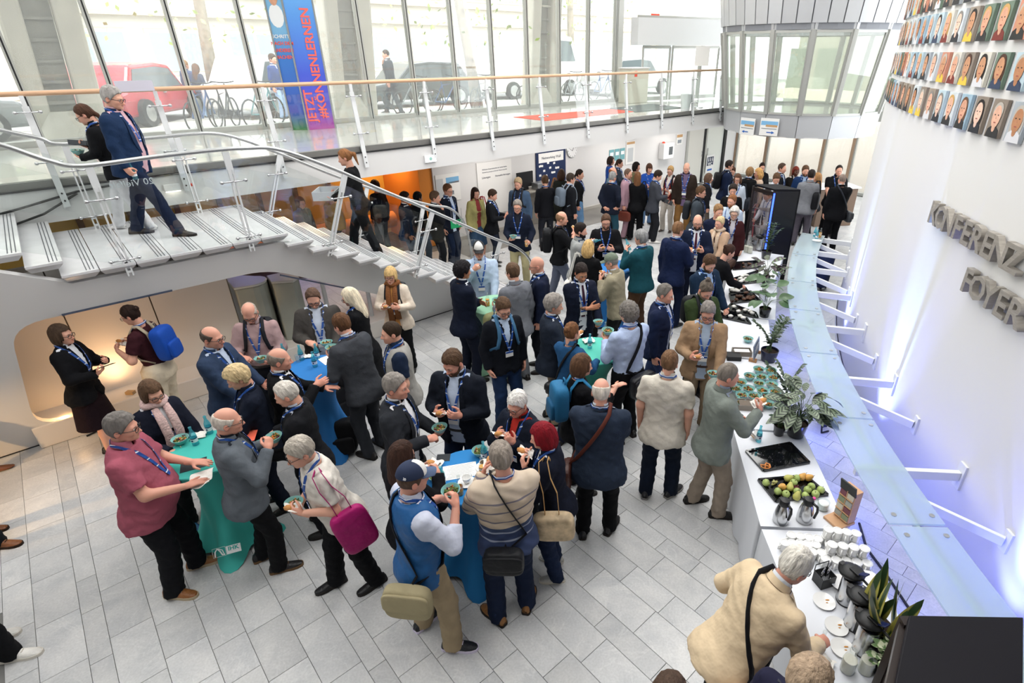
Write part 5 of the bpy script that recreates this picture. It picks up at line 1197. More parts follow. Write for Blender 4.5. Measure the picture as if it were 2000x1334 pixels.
# --- row in front of the back wall
p('c1', 'brown-haired man in a black waistcoat', ' turned towards the blue pin board', 1064, 342, 345, 1.74, hc='#4c3826', top='vest', tc='#1b1c22', shirt='#1d1e24', lc='#31333b', ra='low', la='down', badge=0)
p('c2', 'woman in a dark green coat', ' close to the blue pin board', 1097, 330, 20, 1.72, 'f', 'wavy', '#38251b', top='coat', tc='#20241f', lc=BLK, lan=0)
tote('c2', -1, '#8a6238', 'tan leather bag on the woman in the dark green coat', m='leather', drop=.4)
p('c3', 'dark-haired man in a black jacket', ' with a grey backpack', 1115, 338, 62, 1.8, hc='#3a3029', top='overshirt', op=0, tc='#1f2127', lc='#20232b')
backpack('c3', '#6a7683', 'grey backpack on the man in a black jacket', scol='#8c97a3')
p('c4', 'woman with a dark ponytail in blue jeans', ' beside the man with the grey backpack', 1133, 330, 98, 1.74, 'f', 'tied', '#241a16', top='sweater', tc='#17181b', lc='#6f92b4', lmat='denim', tuck=1, hem=.0, pants=1.05)
p('c5', 'woman in a royal blue sweater', ' leaning at the back wall', 1194, 305, 95, 1.66, 'f', 'bob', '#2a1f1b', top='sweater', tc='#24509a', lc=DKT)
p('c6', 'woman in a patterned white blouse', ' talking with a raised hand', 1211, 310, 100, 1.66, 'f', 'tied', '#33231c', top='cardigan', op=1, tc='#3a4552', shirt='#d9dade', ra='point')
p('c7', 'reddish-haired bald man', ' half hidden in the group at the back wall', 1198, 326, 95, 1.74, hair='horseshoe', hc='#8a5638', top='overshirt', op=0, tc='#5f7784')
p('c8', 'grey-haired man in a navy jacket and teal trousers', ' hand on his back', 1197, 335, 40, 1.8, hc='#8f8f8d', top='overshirt', op=0, tc='#1b2233', lc='#2f5666', ra='hip', la='back', wide=1.1, gl=1, sc='#22211f')
p('c9', 'man in a pale pink suit', ' carrying a brown briefcase', 1228, 329, 118, 1.75, hair='receding', hc='#6b5548', top='blazer', op=1, tc='#b798a3', shirt='#d8d4dc', lc='#b0929c', la='down', ra='bag', badge=0, sc='#2b2320')
handbag('c9', 1, '#6e3224', 'red-brown leather briefcase of the man in the pale pink suit')
p('c10', 'woman with a short black bob', ' in an olive top at the back wall', 1244, 316, 110, 1.66, 'f', 'bob', '#1c1614', top='sweater', tc='#6d6a50', lan=0)
p('c11', 'woman with very long brown hair', ' in black, seen from behind', 1246, 335, 8, 1.7, 'f', 'long', '#6f4c33', top='blazer', op=2, tc='#15161a', lc='#15161a', pants=1.15, la='cross')
tote('c11', 1, '#141519', 'black shoulder bag on the woman with very long hair', drop=.48, m='leather')
p('c12', 'woman with a fringe in a cobalt sweater', ' facing the hall', 1269, 319, 168, 1.66, 'f', 'bangs', '#4b3226', top='sweater', tc='#2a58a8', lc='#7d9cc0', lmat='denim', ra='phone', la='cross')
p('c13', 'man in a grey blazer and white sneakers', ' looking down at a tablet', 1289, 333, 88, 1.78, hc='#2b211b', top='blazer', op=1, tc='#4d5058', shirt='#d5d9e0', lc='#2c2d33', sc='#e2e0dc', sole='#e8e6e2', ra='phone', la='low', hp=26)
hold('c13', 'leaflet', -1)
p('c14', 'blond woman in a red waistcoat and white trousers', ' bending to her phone', 1310, 324, 215, 1.72, 'f', 'short', '#b3905f', top='vest', op=1, tc='#7c2f2c', shirt='#d8d0c8', lc='#d5cfc6', ra='phone', la='phone', gl=1, sc='#3c2c26')
only_straps('c14', '#1d1e22', 'black backpack on the blond woman in a red waistcoat')
p('c15', 'tall bald man in a brown jacket', ' hands in his khaki trousers', 1342, 317, 196, 1.92, hair='horseshoe', hc='#b9b2a8', top='overshirt', op=1, tc='#3a2f29', shirt='#6b5a78', lc='#8b6a40', ra='pocket', la='pocket', belt='#2a1f18')
p('c16', 'man in glasses and navy suit', ' carrying a black backpack by the drum', 1426, 313, 92, 1.8, hc='#2b2320', top='blazer', op=2, tc='#1f2c4a', lc='#1f2c4a', gl=1)
backpack('c16', '#16171a', 'black backpack on the man in glasses and navy suit')
p('d2', 'woman smiling behind the navy suit', ' near the washroom door', 1432, 326, 200, 1.56, 'f', 'short', '#4a3226', top='cardigan', op=1, tc='#4e4450')
p('c17', 'short-haired woman in a dark cardigan', ' with a badge, near the washroom door', 1386, 338, 88, 1.64, 'f', 'bob', '#5f4a3c', top='cardigan', op=1, tc='#25262b', shirt='#1b1c20', lc='#6b625a')
p('c18', 'brown-haired man in a grey cardigan', ' looking across at the buffet', 1371, 363, 108, 1.8, hc='#5b4330', top='cardigan', op=1, tc='#4b535b', shirt='#1c2430', lc='#22283a', la='pocket', gl=1)
only_straps('c18', '#24272c', 'dark backpack on the man in a grey cardigan')
p('c19', 'long-haired woman in white blouse and glasses', ' in the queue', 1442, 339, 205, 1.7, 'f', 'wavy', '#5b4030', top='shirt', tc='#c9d3df', gl=1, lc=DKT, ra='cross')
tote('c19', -1, '#20242c', 'dark rucksack on the shoulder of the woman in white blouse', drop=.3)
p('c20', 'dark-haired person in a black jacket', ' in the queue', 1433, 360, 190, 1.68, hair='fluffy', hc='#2b2320', top='overshirt', op=0, tc='#18191d', lan=0)
p('c21', 'bearded man with tied reddish hair', ' in a pale blue shirt', 1431, 379, 225, 1.78, hair='bun', hc='#8a5c3c', beard='#8a5c3c', top='shirt', tc='#c2cfdf', lc=DKT)
p('c22', 'fair-haired man in a navy sweater', ' in the queue at the buffet', 1405, 399, 165, 1.78, hc='#94724e', top='sweater', tc='#1d2742', lan=0, ra='cross', wide=1.05)
p('c23', 'old woman with white curls and glasses', ' in a maroon jacket', 1436, 404, 200, 1.68, 'f', 'curly', '#d5d1ca', top='blazer', op=1, tc='#4a2528', shirt='#c9c6cc', gl=1, skin='w', badge=0)
p('c24', 'blond woman in a beige sweater and scarf', ' checking her phone', 1407, 422, 228, 1.68, 'f', 'bun', '#cdb98f', top='sweater', tc='#c6aa92', scarf='#cdb7a0', lc='#3a302c', ra='phone', la='low', lan=1, badge=0)
crossbody('c24', -1, '#4a3023', 'brown leather bag across the blond woman in beige', scol='#3c241b'); hold('c24', 'phone')
p('c25', 'bald bearded man in navy suit and tie', ' holding a snack', 1364, 420, 190, 1.84, hair='bald', hc='#3a2a22', beard='#3a2a22', top='blazer', op=1, tc='#1d2740', shirt='#e3e5ea', tie='#4a2230', lc='#1a2238', gl=1, ra=((.16, .28, 1.1), 'sand'), la='sand')
hold('c25', 'sand', -1)
p('c26', 'young man in a navy suit', ' seen from behind holding a sandwich', 1326, 433, 48, 1.86, hc='#7b5b40', top='blazer', op=2, tc='#1f2c4e', lc='#1b2540', ra='sand', shirt='#e3e5ea', wide=1.05)
hold('c26', 'sand')
p('c27', 'man with long grey hair in a teal jacket', ' drinking with his back turned', 1252, 449, 312, 1.8, hair='fluffy', hc='#8a8a8a', top='overshirt', op=0, tc='#1f5560', lc='#5f4836', la='drink', ra='cross', wide=1.18, pants=1.1, lan=1, badge=0)
DRINK['c27'] = (0, .3, .6); hold('c27', 'water', -1)
p('c28', 'bearded man with tied long hair', ' eating in a black sweater', 1184, 418, 180, 1.84, hair='tied', hc='#5a4233', beard='#5a4233', top='sweater', tc='#17181c', lc=DKT, gl=1, ra='sand', la='sand', hp=16)
hold('c28', 'sand')
p('c29', 'woman with curly blond hair', ' in black, seen from behind', 1150, 468, 22, 1.7, 'f', 'curlybob', '#c2a06a', top='blazer', op=2, tc='#16171a', lc=BLK, ra='low')
tote('c29', -1, '#d8d6d0', 'white cloth bag on the woman with curly blond hair', drop=.4)
p('c30', 'dark-bearded man in a light grey blazer', ' sipping from a bottle', 1135, 435, 92, 1.78, hair='short', hc='#241b17', beard='#241b17', top='blazer', op=1, tc='#a5a7a6', shirt='#24344e', lc='#8a8c8e', la='drink', ra='cross', lan=0)
DRINK['c30'] = (.3, .8, .2); hold('c30', 'water', -1)
p('c31', 'bald man in black with grey trousers', ' drinking juice while walking', 1098, 412, 86, 1.82, hair='horseshoe', hc='#8a6a50', top='sweater', tc='#191a1e', sleeve='half', lc='#6d7486', sc='#dcdad6', sole='#e8e6e2', ra='drink', la='low', stance=WALK, lan=1, badge=0)
backpack('c31', '#17181b', 'black backpack on the bald man in grey trousers'); DRINK['c31'] = (0, .6, -.55); hold('c31', 'juice')
p('c32', 'man in a green flat cap and beige jacket', ' eating at the far blue table', 1192, 494, 296, 1.74, hair='short', hc='#8c8b88', cap=(mat('grey_green_cap', '#6a7566', .85, bump=.4, bscale=40),) * 2, top='overshirt', op=0, tc='#a49d88', lc='#26272b', gl=1, ra='sandhi', la='sandhi', lean=8, hp=14, lan=0)
hold('c32', 'sand')
p('c33', 'man in navy suit and dark tie', ' lowering a bowl beside the far blue table', 1137, 516, 158, 1.78, hc='#2b2320', top='blazer', op=1, tc='#1d2438', shirt='#dfe3ea', tie='#3a2030', lc='#1d2438', ra='cross', la='low', hp=20, skin='t')
hold('c33', 'bowl', -1)
p('c34', 'bald man in glasses and navy blazer', ' looking left past the stair', 1047, 502, 268, 1.8, hair='bald', hc='#5c4a3c', top='blazer', op=1, tc='#1e2740', shirt='#e0e4ec', lc='#1b1e26', gl=1, skin='r', badge=0)
p('c35', 'waitress with a dark bun', ' in black leaning over the buffet', 1430, 477, 78, 1.68, 'f', 'bun', '#3a261e', top='sweater', tc='#15161a', lc=BLK, lean=22, lan=0, ra='reach', la='reach', hp=18)
p('c36', 'bearded man in a dark teal jacket', ' choosing food at the buffet', 1392, 500, 150, 1.8, hc='#4f3a2a', beard='#4f3a2a', top='blazer', op=1, tc='#1b3148', shirt='#9db8dc', lc='#1c2436', ra='low', la='low', hp=30, wide=1.08)
# --- by the reception counter at the far end
p('d4', 'person with curly light brown hair', ' in black by the counter', 1466, 327, 30, 1.74, 'f', 'curly', '#8a6a48', top='blazer', op=2, tc='#17181b')
p('d5', 'woman with long blond hair', ' in a cream blouse', 1482, 328, 265, 1.7, 'f', 'wavy', '#c79a60', top='sweater', tc='#cdb7a4', lan=0)
p('d6', 'dark-haired woman in a black jacket', ' facing the hall at the far windows', 1490, 317, 185, 1.7, 'f', 'tied', '#2a1c18', top='blazer', op=1, tc='#1c1d21', shirt='#2b2c30', lan=0)
p('d7', 'man in a dark suit with a blue lanyard', ' at the reception counter', 1530, 318, 130, 1.82, hair='receding', hc='#4a3a30', top='blazer', op=1, tc='#24262c', shirt='#c6d4e6', lc='#24262c')
p('d8', 'woman with a red-brown headscarf', ' in a white blouse and dark jacket', 1556, 325, 180, 1.7, 'f', 'bob', '#6e2a1e', skin='d', top='blazer', op=1, tc='#26231f', shirt='#e6ddd6', lan=0)
p('d9', 'bearded man in a blue jacket', ' behind the reception counter', 1575, 323, 185, 1.78, hc='#5a4230', beard='#5a4230', top='blazer', op=1, tc='#25406a', shirt='#9fb6d6')
p('d10', 'man in a pale grey suit', ' with a black backpack at the counter', 1587, 331, 28, 1.84, hc='#2b2320', top='blazer', op=2, tc='#8b8d92', lc='#6d6872', lan=0)
tote('d10', 1, '#15161a', 'black backpack hung on the pale grey suit', drop=.18, size=(.34, .16, .4), xo=.12)
p('d11', 'woman with light brown hair', ' behind the pale grey suit', 1597, 337, 280, 1.66, 'f', 'long', '#a57a50', top='blazer', op=1, tc='#1d1e22', lan=0)
p('d12', 'man in a black polo shirt', ' serving at the far counter', 1641, 322, 190, 1.82, hair='receding', hc='#2b2320', top='polo', tc='#16171b', sleeve='short', lc=BLK, wide=1.12, ra='low', la='low')
p('d13', 'bald man in a black suit', ' seen from behind at the far counter', 1647, 339, 2, 1.84, hair='buzz', hc='#8a7a70', top='blazer', op=2, tc='#14151a', lc='#14151a', lan=0, ra='low', wide=1.1)
crossbody('d13', 1, '#3a3d42', 'dark shoulder bag of the bald man in a black suit', scol='#2c3038')
p('d14', 'brown-haired man in a white shirt', ' looking down behind the drinks fridge', 1519, 339, 185, 1.8, hc='#5e4530', top='shirt', tc='#d3d6de', hp=28, lan=0, ra='low', la='low')
p('d15', 'dark-haired man with a lanyard', ' stooping behind the fridge glass', 1496, 370, 250, 1.62, hc='#2b2320', top='shirt', tc='#d6d8de', hp=30, lean=14, ra='low', la='down')
# --- tables in the middle of the hall
p('e1', 'blond woman in a cream jacket and brown scarf', ' eating in front of the stair', 760, 521, 178, 1.66, 'f', 'bangs', '#cfae78', top='blazer', op=1, tc='#ded2c4', shirt='#c98d50', scarf='#7f5233', gl=1, ra='sand', la='sand', lc='#17181c', hp=6)
only_straps('e1', '#22242a', 'dark backpack on the blond woman in cream'); hold('e1', 'sand')
p('e2', 'man in a grey-brown tweed jacket', ' eating from a bowl under the stair', 607, 566, 160, 1.8, hair='receding', hc='#5b463a', top='blazer', op=1, tc='#55524f', shirt='#c9d2e0', lc='#3d3b3a', gl=1, ra='fork', la='bowl', hp=28, belly=.08, wide=1.08)
hold('e2', 'bowl', -1); hold('e2', 'fork', 1)
p('e3', 'woman with long white-blond hair', ' in a long black coat', 676, 562, 268, 1.72, 'f', 'long', '#dfd2b8', top='coat', hem=-.5, tc='#17181c', gl=1, ra='low', la='low', hp=18, lc=BLK)
p('e4', 'brown-haired man in a grey suit', ' lifting a bowl to his mouth', 660, 612, 300, 1.82, hc='#5b3f2b', top='blazer', op=2, tc='#4c4f55', shirt='#d5dae4', lc='#3d4046', lean=10, la='bowlhi', ra='cross', hp=16, wide=1.06)
hold('e4', 'bowl', -1)
p('e5', 'dark-haired man in a linen waistcoat', ' standing with his arms down', 760, 627, 250, 1.8, hair='buzz', hc='#35291f', top='vest', op=1, tc='#a9a7a2', shirt='#24324a', sleeve='short', lc='#1d2230', hp=6, wide=1.04)
p('e6', 'bald man in a striped pinkish shirt', ' looking down at his salad', 480, 596, 165, 1.76, hair='horseshoe', hc='#a89d92', skin='r', top='shirt', tc='#b59c9c', sleeve='rolled', lc='#23262e', gl=1, tuck=1, belly=.05, ra='fork', la='bowl', hp=32, belt='#231a15', wide=1.05)
only_straps('e6', '#1d1e23', 'black backpack on the bald man in a striped shirt'); hold('e6', 'bowl', -1)
p('e7', 'balding man in glasses and slate-blue jacket', ' looking to the right', 408, 637, 92, 1.78, hair='horseshoe', hc='#4f453e', skin='r', top='blazer', op=2, tc='#3a4a64', shirt='#b9c6da', lc='#24283a', gl=1, ra='low', la='low', badge=0, wide=1.05)
p('e8', 'bald man in a black suit', ' gesturing at the middle blue table', 541, 679, 62, 1.74, hair='horseshoe', hc='#7f756c', skin='r', top='blazer', op=2, tc='#17181c', shirt='#e6e6e8', lc='#17181c', ra=((.14, .30, 1.34), 'point'), la='table', wide=1.08)
p('e9', 'woman with short blond hair', ' in a navy jacket, looking down', 449, 717, 238, 1.73, 'f', 'fluffy', '#cbb48a', top='blazer', op=1, tc='#1c2334', shirt='#1c2334', lc='#1c2334', hp=22, ra='low', la='low')
p('e10', 'white-haired man in a black jacket', ' eating at the nearer teal table', 545, 746, 258, 1.74, hair='receding', hc='#c7c1b8', skin='p', top='blazer', op=1, tc='#1d1e23', shirt='#c2cad8', lc='#1d1e23', ra=((.18, .32, 1.12), 'fork'), la='bowl', hp=20)
hold('e10', 'bowl', -1)
p('e11', 'bald man in a grey jacket', ' from behind at the nearer teal table', 437, 796, 58, 1.76, hair='horseshoe', hc='#c9bfb4', skin='r', top='blazer', op=2, tc='#6b7178', shirt='#20242c', collar='#20242c', lc='#17181b', sc='#1a1a1c', sole='#6b5238', ra='forkhi', la='bowlhi', gl=1, stance=((.12, .06, 10), (-.12, -.06, -10)), wide=1.05)
hold('e11', 'bowl', -1)
p('e12', 'grey-haired man in white shirt with a magenta bag', ' walking with bread and a bowl', 572, 858, 232, 1.72, hair='short', hc='#a9a196', skin='p', top='shirt', tc='#dcd7cf', sleeve='short', lc='#15161a', sc='#16161a', gl=1, lean=12, hp=14, ra=((.20, .25, .98), 'bowl'), la=((.10, .28, 1.12), 'sand'), stance=((.10, .16, 0), (-.13, -.14, -6)), belly=.04, wide=1.05, pants=1.08)
hold('e12', 'bowl', 1); hold('e12', 'sand', -1); tote('e12', -1, '#a31f66', 'magenta plastic bag on the shoulder of the man in white shirt', m='shiny', drop=.34, size=(.30, .10, .46))
p('e13', 'grey-haired man in a pink polo shirt', ' opening a napkin at the nearer teal table', 228, 807, 70, 1.84, hair='short', hc='#6f6a66', skin='r', top='polo', tc='#ab6272', sleeve='short', tmat='cotton', lc='#1a1b20', sc='#8a572c', sole='#b9a98e', gl=1, ra=((.15, .36, 1.1), 'table'), la=((.12, .36, 1.13), 'table'), belly=.13, wide=1.12, stance=((.16, -.02, 22), (-.13, .10, -6)), pants=1.08, badge=0, lean=4)
hold('e13', 'nap', 1)
p('e14', 'brown-haired woman with a pale pink scarf', ' eating at the nearer teal table', 290, 745, 118, 1.68, 'f', 'bob', '#5a4433', top='coat', op=1, tc='#1c2030', shirt='#d9d9de', scarf='#cfb0ac', gl=1, ra=((.15, .34, 1.13), 'fork'), la='low', hp=18, lc='#17181c', sc='#1d5f8a')
hold('e14', 'fork', 1)
p('e15', 'woman in a black jacket and dark wine skirt', ' talking in front of the bench niche', 110, 633, 84, 1.68, 'f', 'bob', '#4a3a2e', top='blazer', op=2, tc='#14151a', legs='skirt', lc='#24141c', sc='#121215', gl=1, ra='phone', la='sand', hp=4, stance=((.08, .02, 0), (-.08, -.02, 0)), hem=-.12)
hold('e15', 'leaflet', 1)
p('e16', 'woman in a maroon top and cream wide trousers', ' talking by the bench niche', 243, 596, 266, 1.74, 'f', 'bun', '#2b1d18', top='tee', tc='#46222a', sleeve='short', lc='#d9cdb8', gl=1, pants=1.3, tuck=1, ra='sand', la='sand', lean=4, hp=16, sc='#8a6038', sole='#c9a878')
backpack('e16', '#1b4aa6', 'bright blue backpack on the woman in maroon and cream', scol='#a59a86', col2='#1b4aa6'); hold('e16', 'sand')
p('e17', 'grey-haired man in a charcoal suit', ' holding a bowl of salad', 768, 730, 92, 1.8, hair='short', hc='#86807a', skin='r', top='blazer', op=1, tc='#34373d', shirt='#e4e5e8', lc='#34373d', ra='fork', la='bowl', hp=4, wide=1.08, badge=0)
hold('e17', 'bowl', -1)
p('e18', 'bearded man in a dark navy blazer', ' unwrapping a sandwich', 876, 688, 192, 1.84, hair='short', hc='#4f3b2c', beard='#4f3b2c', skin='r', top='blazer', op=1, tc='#1a202c', shirt='#b7c6dc', lc='#20304a', lmat='denim', ra='sand', la='sand', hp=24, hyaw=18, wide=1.12, belly=.05, belt='#15161a', badge=1)
hold('e18', 'sand')
p('e19', 'woman with long dark brown hair', ' eating at the front blue table', 782, 862, 35, 1.66, 'f', 'long', '#38251d', top='blazer', op=2, tc='#16181e', lc='#16181e', ra='forkhi', la='bowlhi', lan=0)
p('e20', 'man in a blue waistcoat and baseball cap', ' eating at the front blue table', 802, 903, 52, 1.82, hair='short', hc='#5a463a', skin='r', cap=(mat('navy_cap', '#1e2a46', .8), mat('slate_brim', '#4a5a78', .8), mat('white_cap', '#d9d8d4', .8)), top='vest', tc='#33689c', shirt='#c9cddb', lc='#a8987e', sc='#1f2126', sole='#d3cbe0', sleeve='rolled', ra='forkhi', la='bowlhi', stance=((.17, .08, 40), (-.16, -.02, -16)), wide=1.1, badge=0, tmat='shiny', pants=1.08)
hold('e20', 'bowl', -1)
crossbody('e20', 1, '#a39878', 'tan canvas messenger bag of the man in a baseball cap', scol='#15161a', size=(.34, .11, .28), z=-.12, front=-40, m='cotton', name='messenger_bag', w=.024)
p('e21', 'grey-haired man in a striped knit sweater', ' from behind at the front blue table', 976, 864, 340, 1.8, hair='short', hc='#8c8278', skin='r', top='sweater', tc='#bfae98', tmatobj=banded('striped_knit', [(0, '#2c3a5c'), (.30, '#8d94a6'), (.32, '#2c3a5c'), (.40, '#8d94a6'), (.42, '#33415f'), (.47, '#c4b29c'), (.55, '#6f6a74'), (.57, '#c4b29c'), (.68, '#6f6a74'), (.70, '#c4b29c'), (.80, '#7c7680'), (.82, '#c9b8a4')]), lc='#1f2b44', lmat='denim', sc='#8a5f34', la='sandhi', ra='low', wide=1.12, lan=1, badge=0, stance=((.13, .02, 30), (-.14, -.02, -30)), pants=1.06)
hold('e21', 'sand', -1)
crossbody('e21', 1, '#1a1b1e', 'black shoulder bag on the man in a striped sweater', size=(.30, .12, .22), z=-.04, front=-108, m='shiny', w=.022)
p('e22', 'white-haired woman with glasses and red scarf', ' biting a roll at the front blue table', 1006, 767, 214, 1.7, 'f', 'short', '#d2cfca', skin='r', top='blazer', op=2, tc='#1d2434', shirt='#b03028', gl=1, ra='sandhi', la='sandhi', hp=16, wide=1.15)
hold('e22', 'sand')
p('e23', 'woman with bright red hair', ' biting a wrap beside the front blue table', 1054, 826, 275, 1.68, 'f', 'bob', '#7a1420', top='overshirt', op=0, tc='#1a1f30', lc='#22304c', lmat='denim', sc='#c9c8c2', sole='#dcd6c8', ra='sandhi', la='sandhi', lean=6, hp=14)
hold('e23', 'sand'); M_flor = mat('painted_canvas', '#c3ad8c', .6, var=.45, vscale=9)
tote('e23', -1, '#c9a878', 'large painted canvas handbag with tan straps beside the red-haired woman', m=M_flor, size=(.36, .14, .27), scol='#c39a66', drop=.42)
p('e24', 'woman in a black t-shirt with a brown bob', ' patting a friend on the shoulder', 1138, 691, 72, 1.7, 'f', 'bob', '#5b4230', top='tee', tc='#15161a', sleeve='half', lc='#17181c', la='low', ra=((.06, .40, 1.36), 'table'), badge=0)
backpack('e24', '#2a6a94', 'steel-blue backpack on the woman in a black t-shirt', scol='#2f7aa6', col2='#235a80')
p('e25', 'bald old man in a slate-blue jacket', ' with a brown shoulder strap', 1175, 738, 8, 1.8, hair='horseshoe', hc='#d0c7bb', skin='r', top='blazer', op=2, tc='#333e50', lc='#121317', ra='low', la='cross', wide=1.18, hem=-.16, stance=((.12, .06, 20), (-.14, -.02, -8)), sc='#17171a', badge=0)
crossbody('e25', -1, '#4c2a22', 'brown leather shoulder bag on the old man in slate blue', scol='#5c2e24', z=-.16, size=(.28, .08, .26))
p('e26', 'man in a cream short-sleeved shirt', ' seen from behind in dark jeans', 1310, 683, 18, 1.78, hair='receding', hc='#6b503a', skin='p', top='shirt', tc='#d3cdc2', sleeve='short', lc='#1c2638', lmat='denim', sc='#1b1c20', sole='#8c8a86', ra='down', la='down', wide=1.12, stance=((.14, .05, 30), (-.12, -.03, -4)), pants=1.06, badge=0)
p('e27', 'grey-cropped man in a sage blazer', ' snacking by the salad bowls', 1427, 708, 84, 1.78, hair='buzz', hc='#7b736b', skin='r', top='blazer', op=2, tc='#878e88', shirt='#8f98a8', lc='#a3978a', ra=((.12, .34, 1.30), 'sandhi'), la='cross', lan=0, sc='#1b1a19', wide=1.08, stance=((.12, .10, 10), (-.12, -.10, -6)), pants=1.06)
hold('e27', 'sand')
p('e28', 'man in a camel blazer and glasses', ' holding a bowl at the buffet', 1385, 592, 190, 1.78, hair='short', hc='#7f7974', skin='r', top='blazer', op=1, tc='#a58b70', shirt='#a9b9cc', lc='#8d7d68', gl=1, ra=((.14, .28, 1.16), 'sand'), la='low', wide=1.08, hp=20, belt='#3a241b')
hold('e28', 'sand'); hold('e28', 'bowl', -1)
p('e29', 'man with a grey top knot', ' in a moss green jacket', 1386, 552, 160, 1.78, hair='topbun', hc='#5e554c', beard='#7a6a5c', top='overshirt', op=1, tc='#3b4a2c', shirt='#3b4a2c', lc='#23262c', hp=34, ra='low', la='low', badge=0)
only_straps('e29', '#191b1e', 'black backpack on the man with a grey top knot')
p('e30', 'grey-haired man in a navy cardigan', ' walking to the buffet', 1303, 554, 112, 1.8, hair='receding', hc='#6f6a64', skin='r', top='cardigan', op=1, tc='#1f2a48', shirt='#c3cbe0', lc='#3f4a70', hp=12, wide=1.08, ra='down', la='down', stance=WALK)
p('e31', 'man with curly grey hair in a light blue shirt', ' from behind with a bowl', 1228, 590, 326, 1.84, hair='curly', hc='#6f6a65', top='shirt', tc='#b6c4de', lc='#15161a', gl=1, la='bowlhi', ra='low', tuck=1, wide=1.1, badge=0)
hold('e31', 'bowl', -1); crossbody('e31', -1, '#14151a', 'black messenger bag on the man in a light blue shirt', size=(.36, .12, .28), z=-.06, front=-95, w=.03)
p('e32', 'brown-haired woman with sunglasses on her head', ' in a blue patterned blouse', 1117, 628, 35, 1.66, 'f', 'bun', '#6d4a30', top='shirt', tc='#2f5d86', lc='#232a3c', ra=((.16, .36, 1.14), 'table'), la='low', lan=0)
crossbody('e32', -1, '#17181c', 'small black bag across the woman in a blue blouse', size=(.2, .08, .16))
p('e33', 'man with wavy grey hair in a blue-grey blazer', ' eating at the second teal table', 1083, 575, 78, 1.78, hair='fluffy', hc='#8c8680', top='blazer', op=2, tc='#2e3644', lc='#9c8f7c', ra='sand', la='sand', hp=10, badge=0)
hold('e33', 'sand')
p('e34', 'man in glasses and dark knitted waistcoat', ' looking down beside the green table', 984, 584, 150, 1.8, hair='short', hc='#55402f', top='cardigan', op=2, tc='#191d26', shirt='#b5c8e0', lc='#23395a', lmat='denim', gl=1, hp=22, ra='pocket', la='down', sc='#1b1c20', sole='#d6d6d2')
backpack('e34', '#6b6a48', 'olive backpack with blue straps on the man in a waistcoat', scol='#3f6a8c')
p('e35', 'brown-haired man in a pale grey suit', ' from behind at the green table', 1000, 513, 318, 1.82, hc='#5b4636', top='blazer', op=2, tc='#80838a', lc='#75787e', gl=1, la='bowl', lan=0)
hold('e35', 'bowl', -1)
p('e36', 'curly-haired man in a midnight blue suit', ' with folded arms at the green table', 903, 510, 52, 1.84, hair='curly', hc='#19161a', top='blazer', op=2, tc='#1a2236', lc='#171e30', ra='cross', la='cross', lan=0, skin='t')
p('e37', 'man in a black and white cap', ' drinking beside the green table', 934, 471, 172, 1.82, hair='short', hc='#2b2320', cap=(mat('black_brim', '#1d1d20', .8), mat('black_brim', '#1d1d20', .8), mat('white_cap', '#d9d8d4', .8)), top='shirt', tc='#b8c8dc', lc='#26303f', gl=1, ra='drink', la='low', wide=1.1)
DRINK['e37'] = (-.5, .7, .1); hold('e37', 'half')
# --- lower right corner
p('f1', 'white-haired man in a beige jacket', ' bending over the coffee table', 1572, 1072, 68, 1.76, hair='short', hc='#d3cec4', skin='r', top='overshirt', op=0, tc='#dcc9ac', lc='#16171b', lean=30, hp=22, gl=1, ra=((.20, .52, .98), 'reach'), la='table', lan=0, wide=1.12, tmat='cotton', hem=-.14)
crossbody('f1', 1, '#b58d60', 'tan leather bag at the hip of the man in beige', scol='#1a1b1f', size=(.28, .12, .22), z=-.1, yb=-.12, w=.024)
p('f2', 'person with tousled grey-blond hair', ' at the lower end of the coffee table', 1592, 1295, 60, 1.72, hair='fluffy', hc='#a58f78', top='overshirt', op=0, tc='#2c2c44', lc=BLK, lan=0)
p('f3', 'person whose dark hair just enters the frame', ' at the bottom edge', 1312, 1328, 30, 1.7, hair='short', hc='#4a3a30', top='overshirt', op=0, tc='#2b2c30', lan=0)
# --- left edge: only a shoe or two of each enters the frame
def edge(key, short, rest, px, py, f, sc, sole, lc='#1d2026', **k):
    g_ = G(px, py, 0); fr = R(f); q = (.12, .16); x = q[0] * math.cos(fr) + q[1] * math.sin(fr); y = -q[0] * math.sin(fr) + q[1] * math.cos(fr)
    p(key, short, rest, 0, 0, f, 1.78, loc=(g_.x - x, g_.y - y), sc=sc, sole=sole, lc=lc, stance=((.12, .16, 4), (-.12, -.1, -6)), **k)
edge('g1', 'man in brown leather shoes', ' beyond the left edge, by the stair wall', -14, 924, 50, '#6b3f22', '#2a1d14', top='blazer', tc='#30343c')
edge('g2', 'man in tan brogue shoes', ' beyond the left edge, mid floor', 0, 1068, 76, '#7a4a2a', '#2a1d14', top='blazer', tc='#3c3f46')
edge('g3', 'man in white striped sneakers', ' beyond the lower left edge', 28, 1285, 72, '#dcdad4', '#cfcac0', lc='#17181c', top='sweater', tc='#22262e')
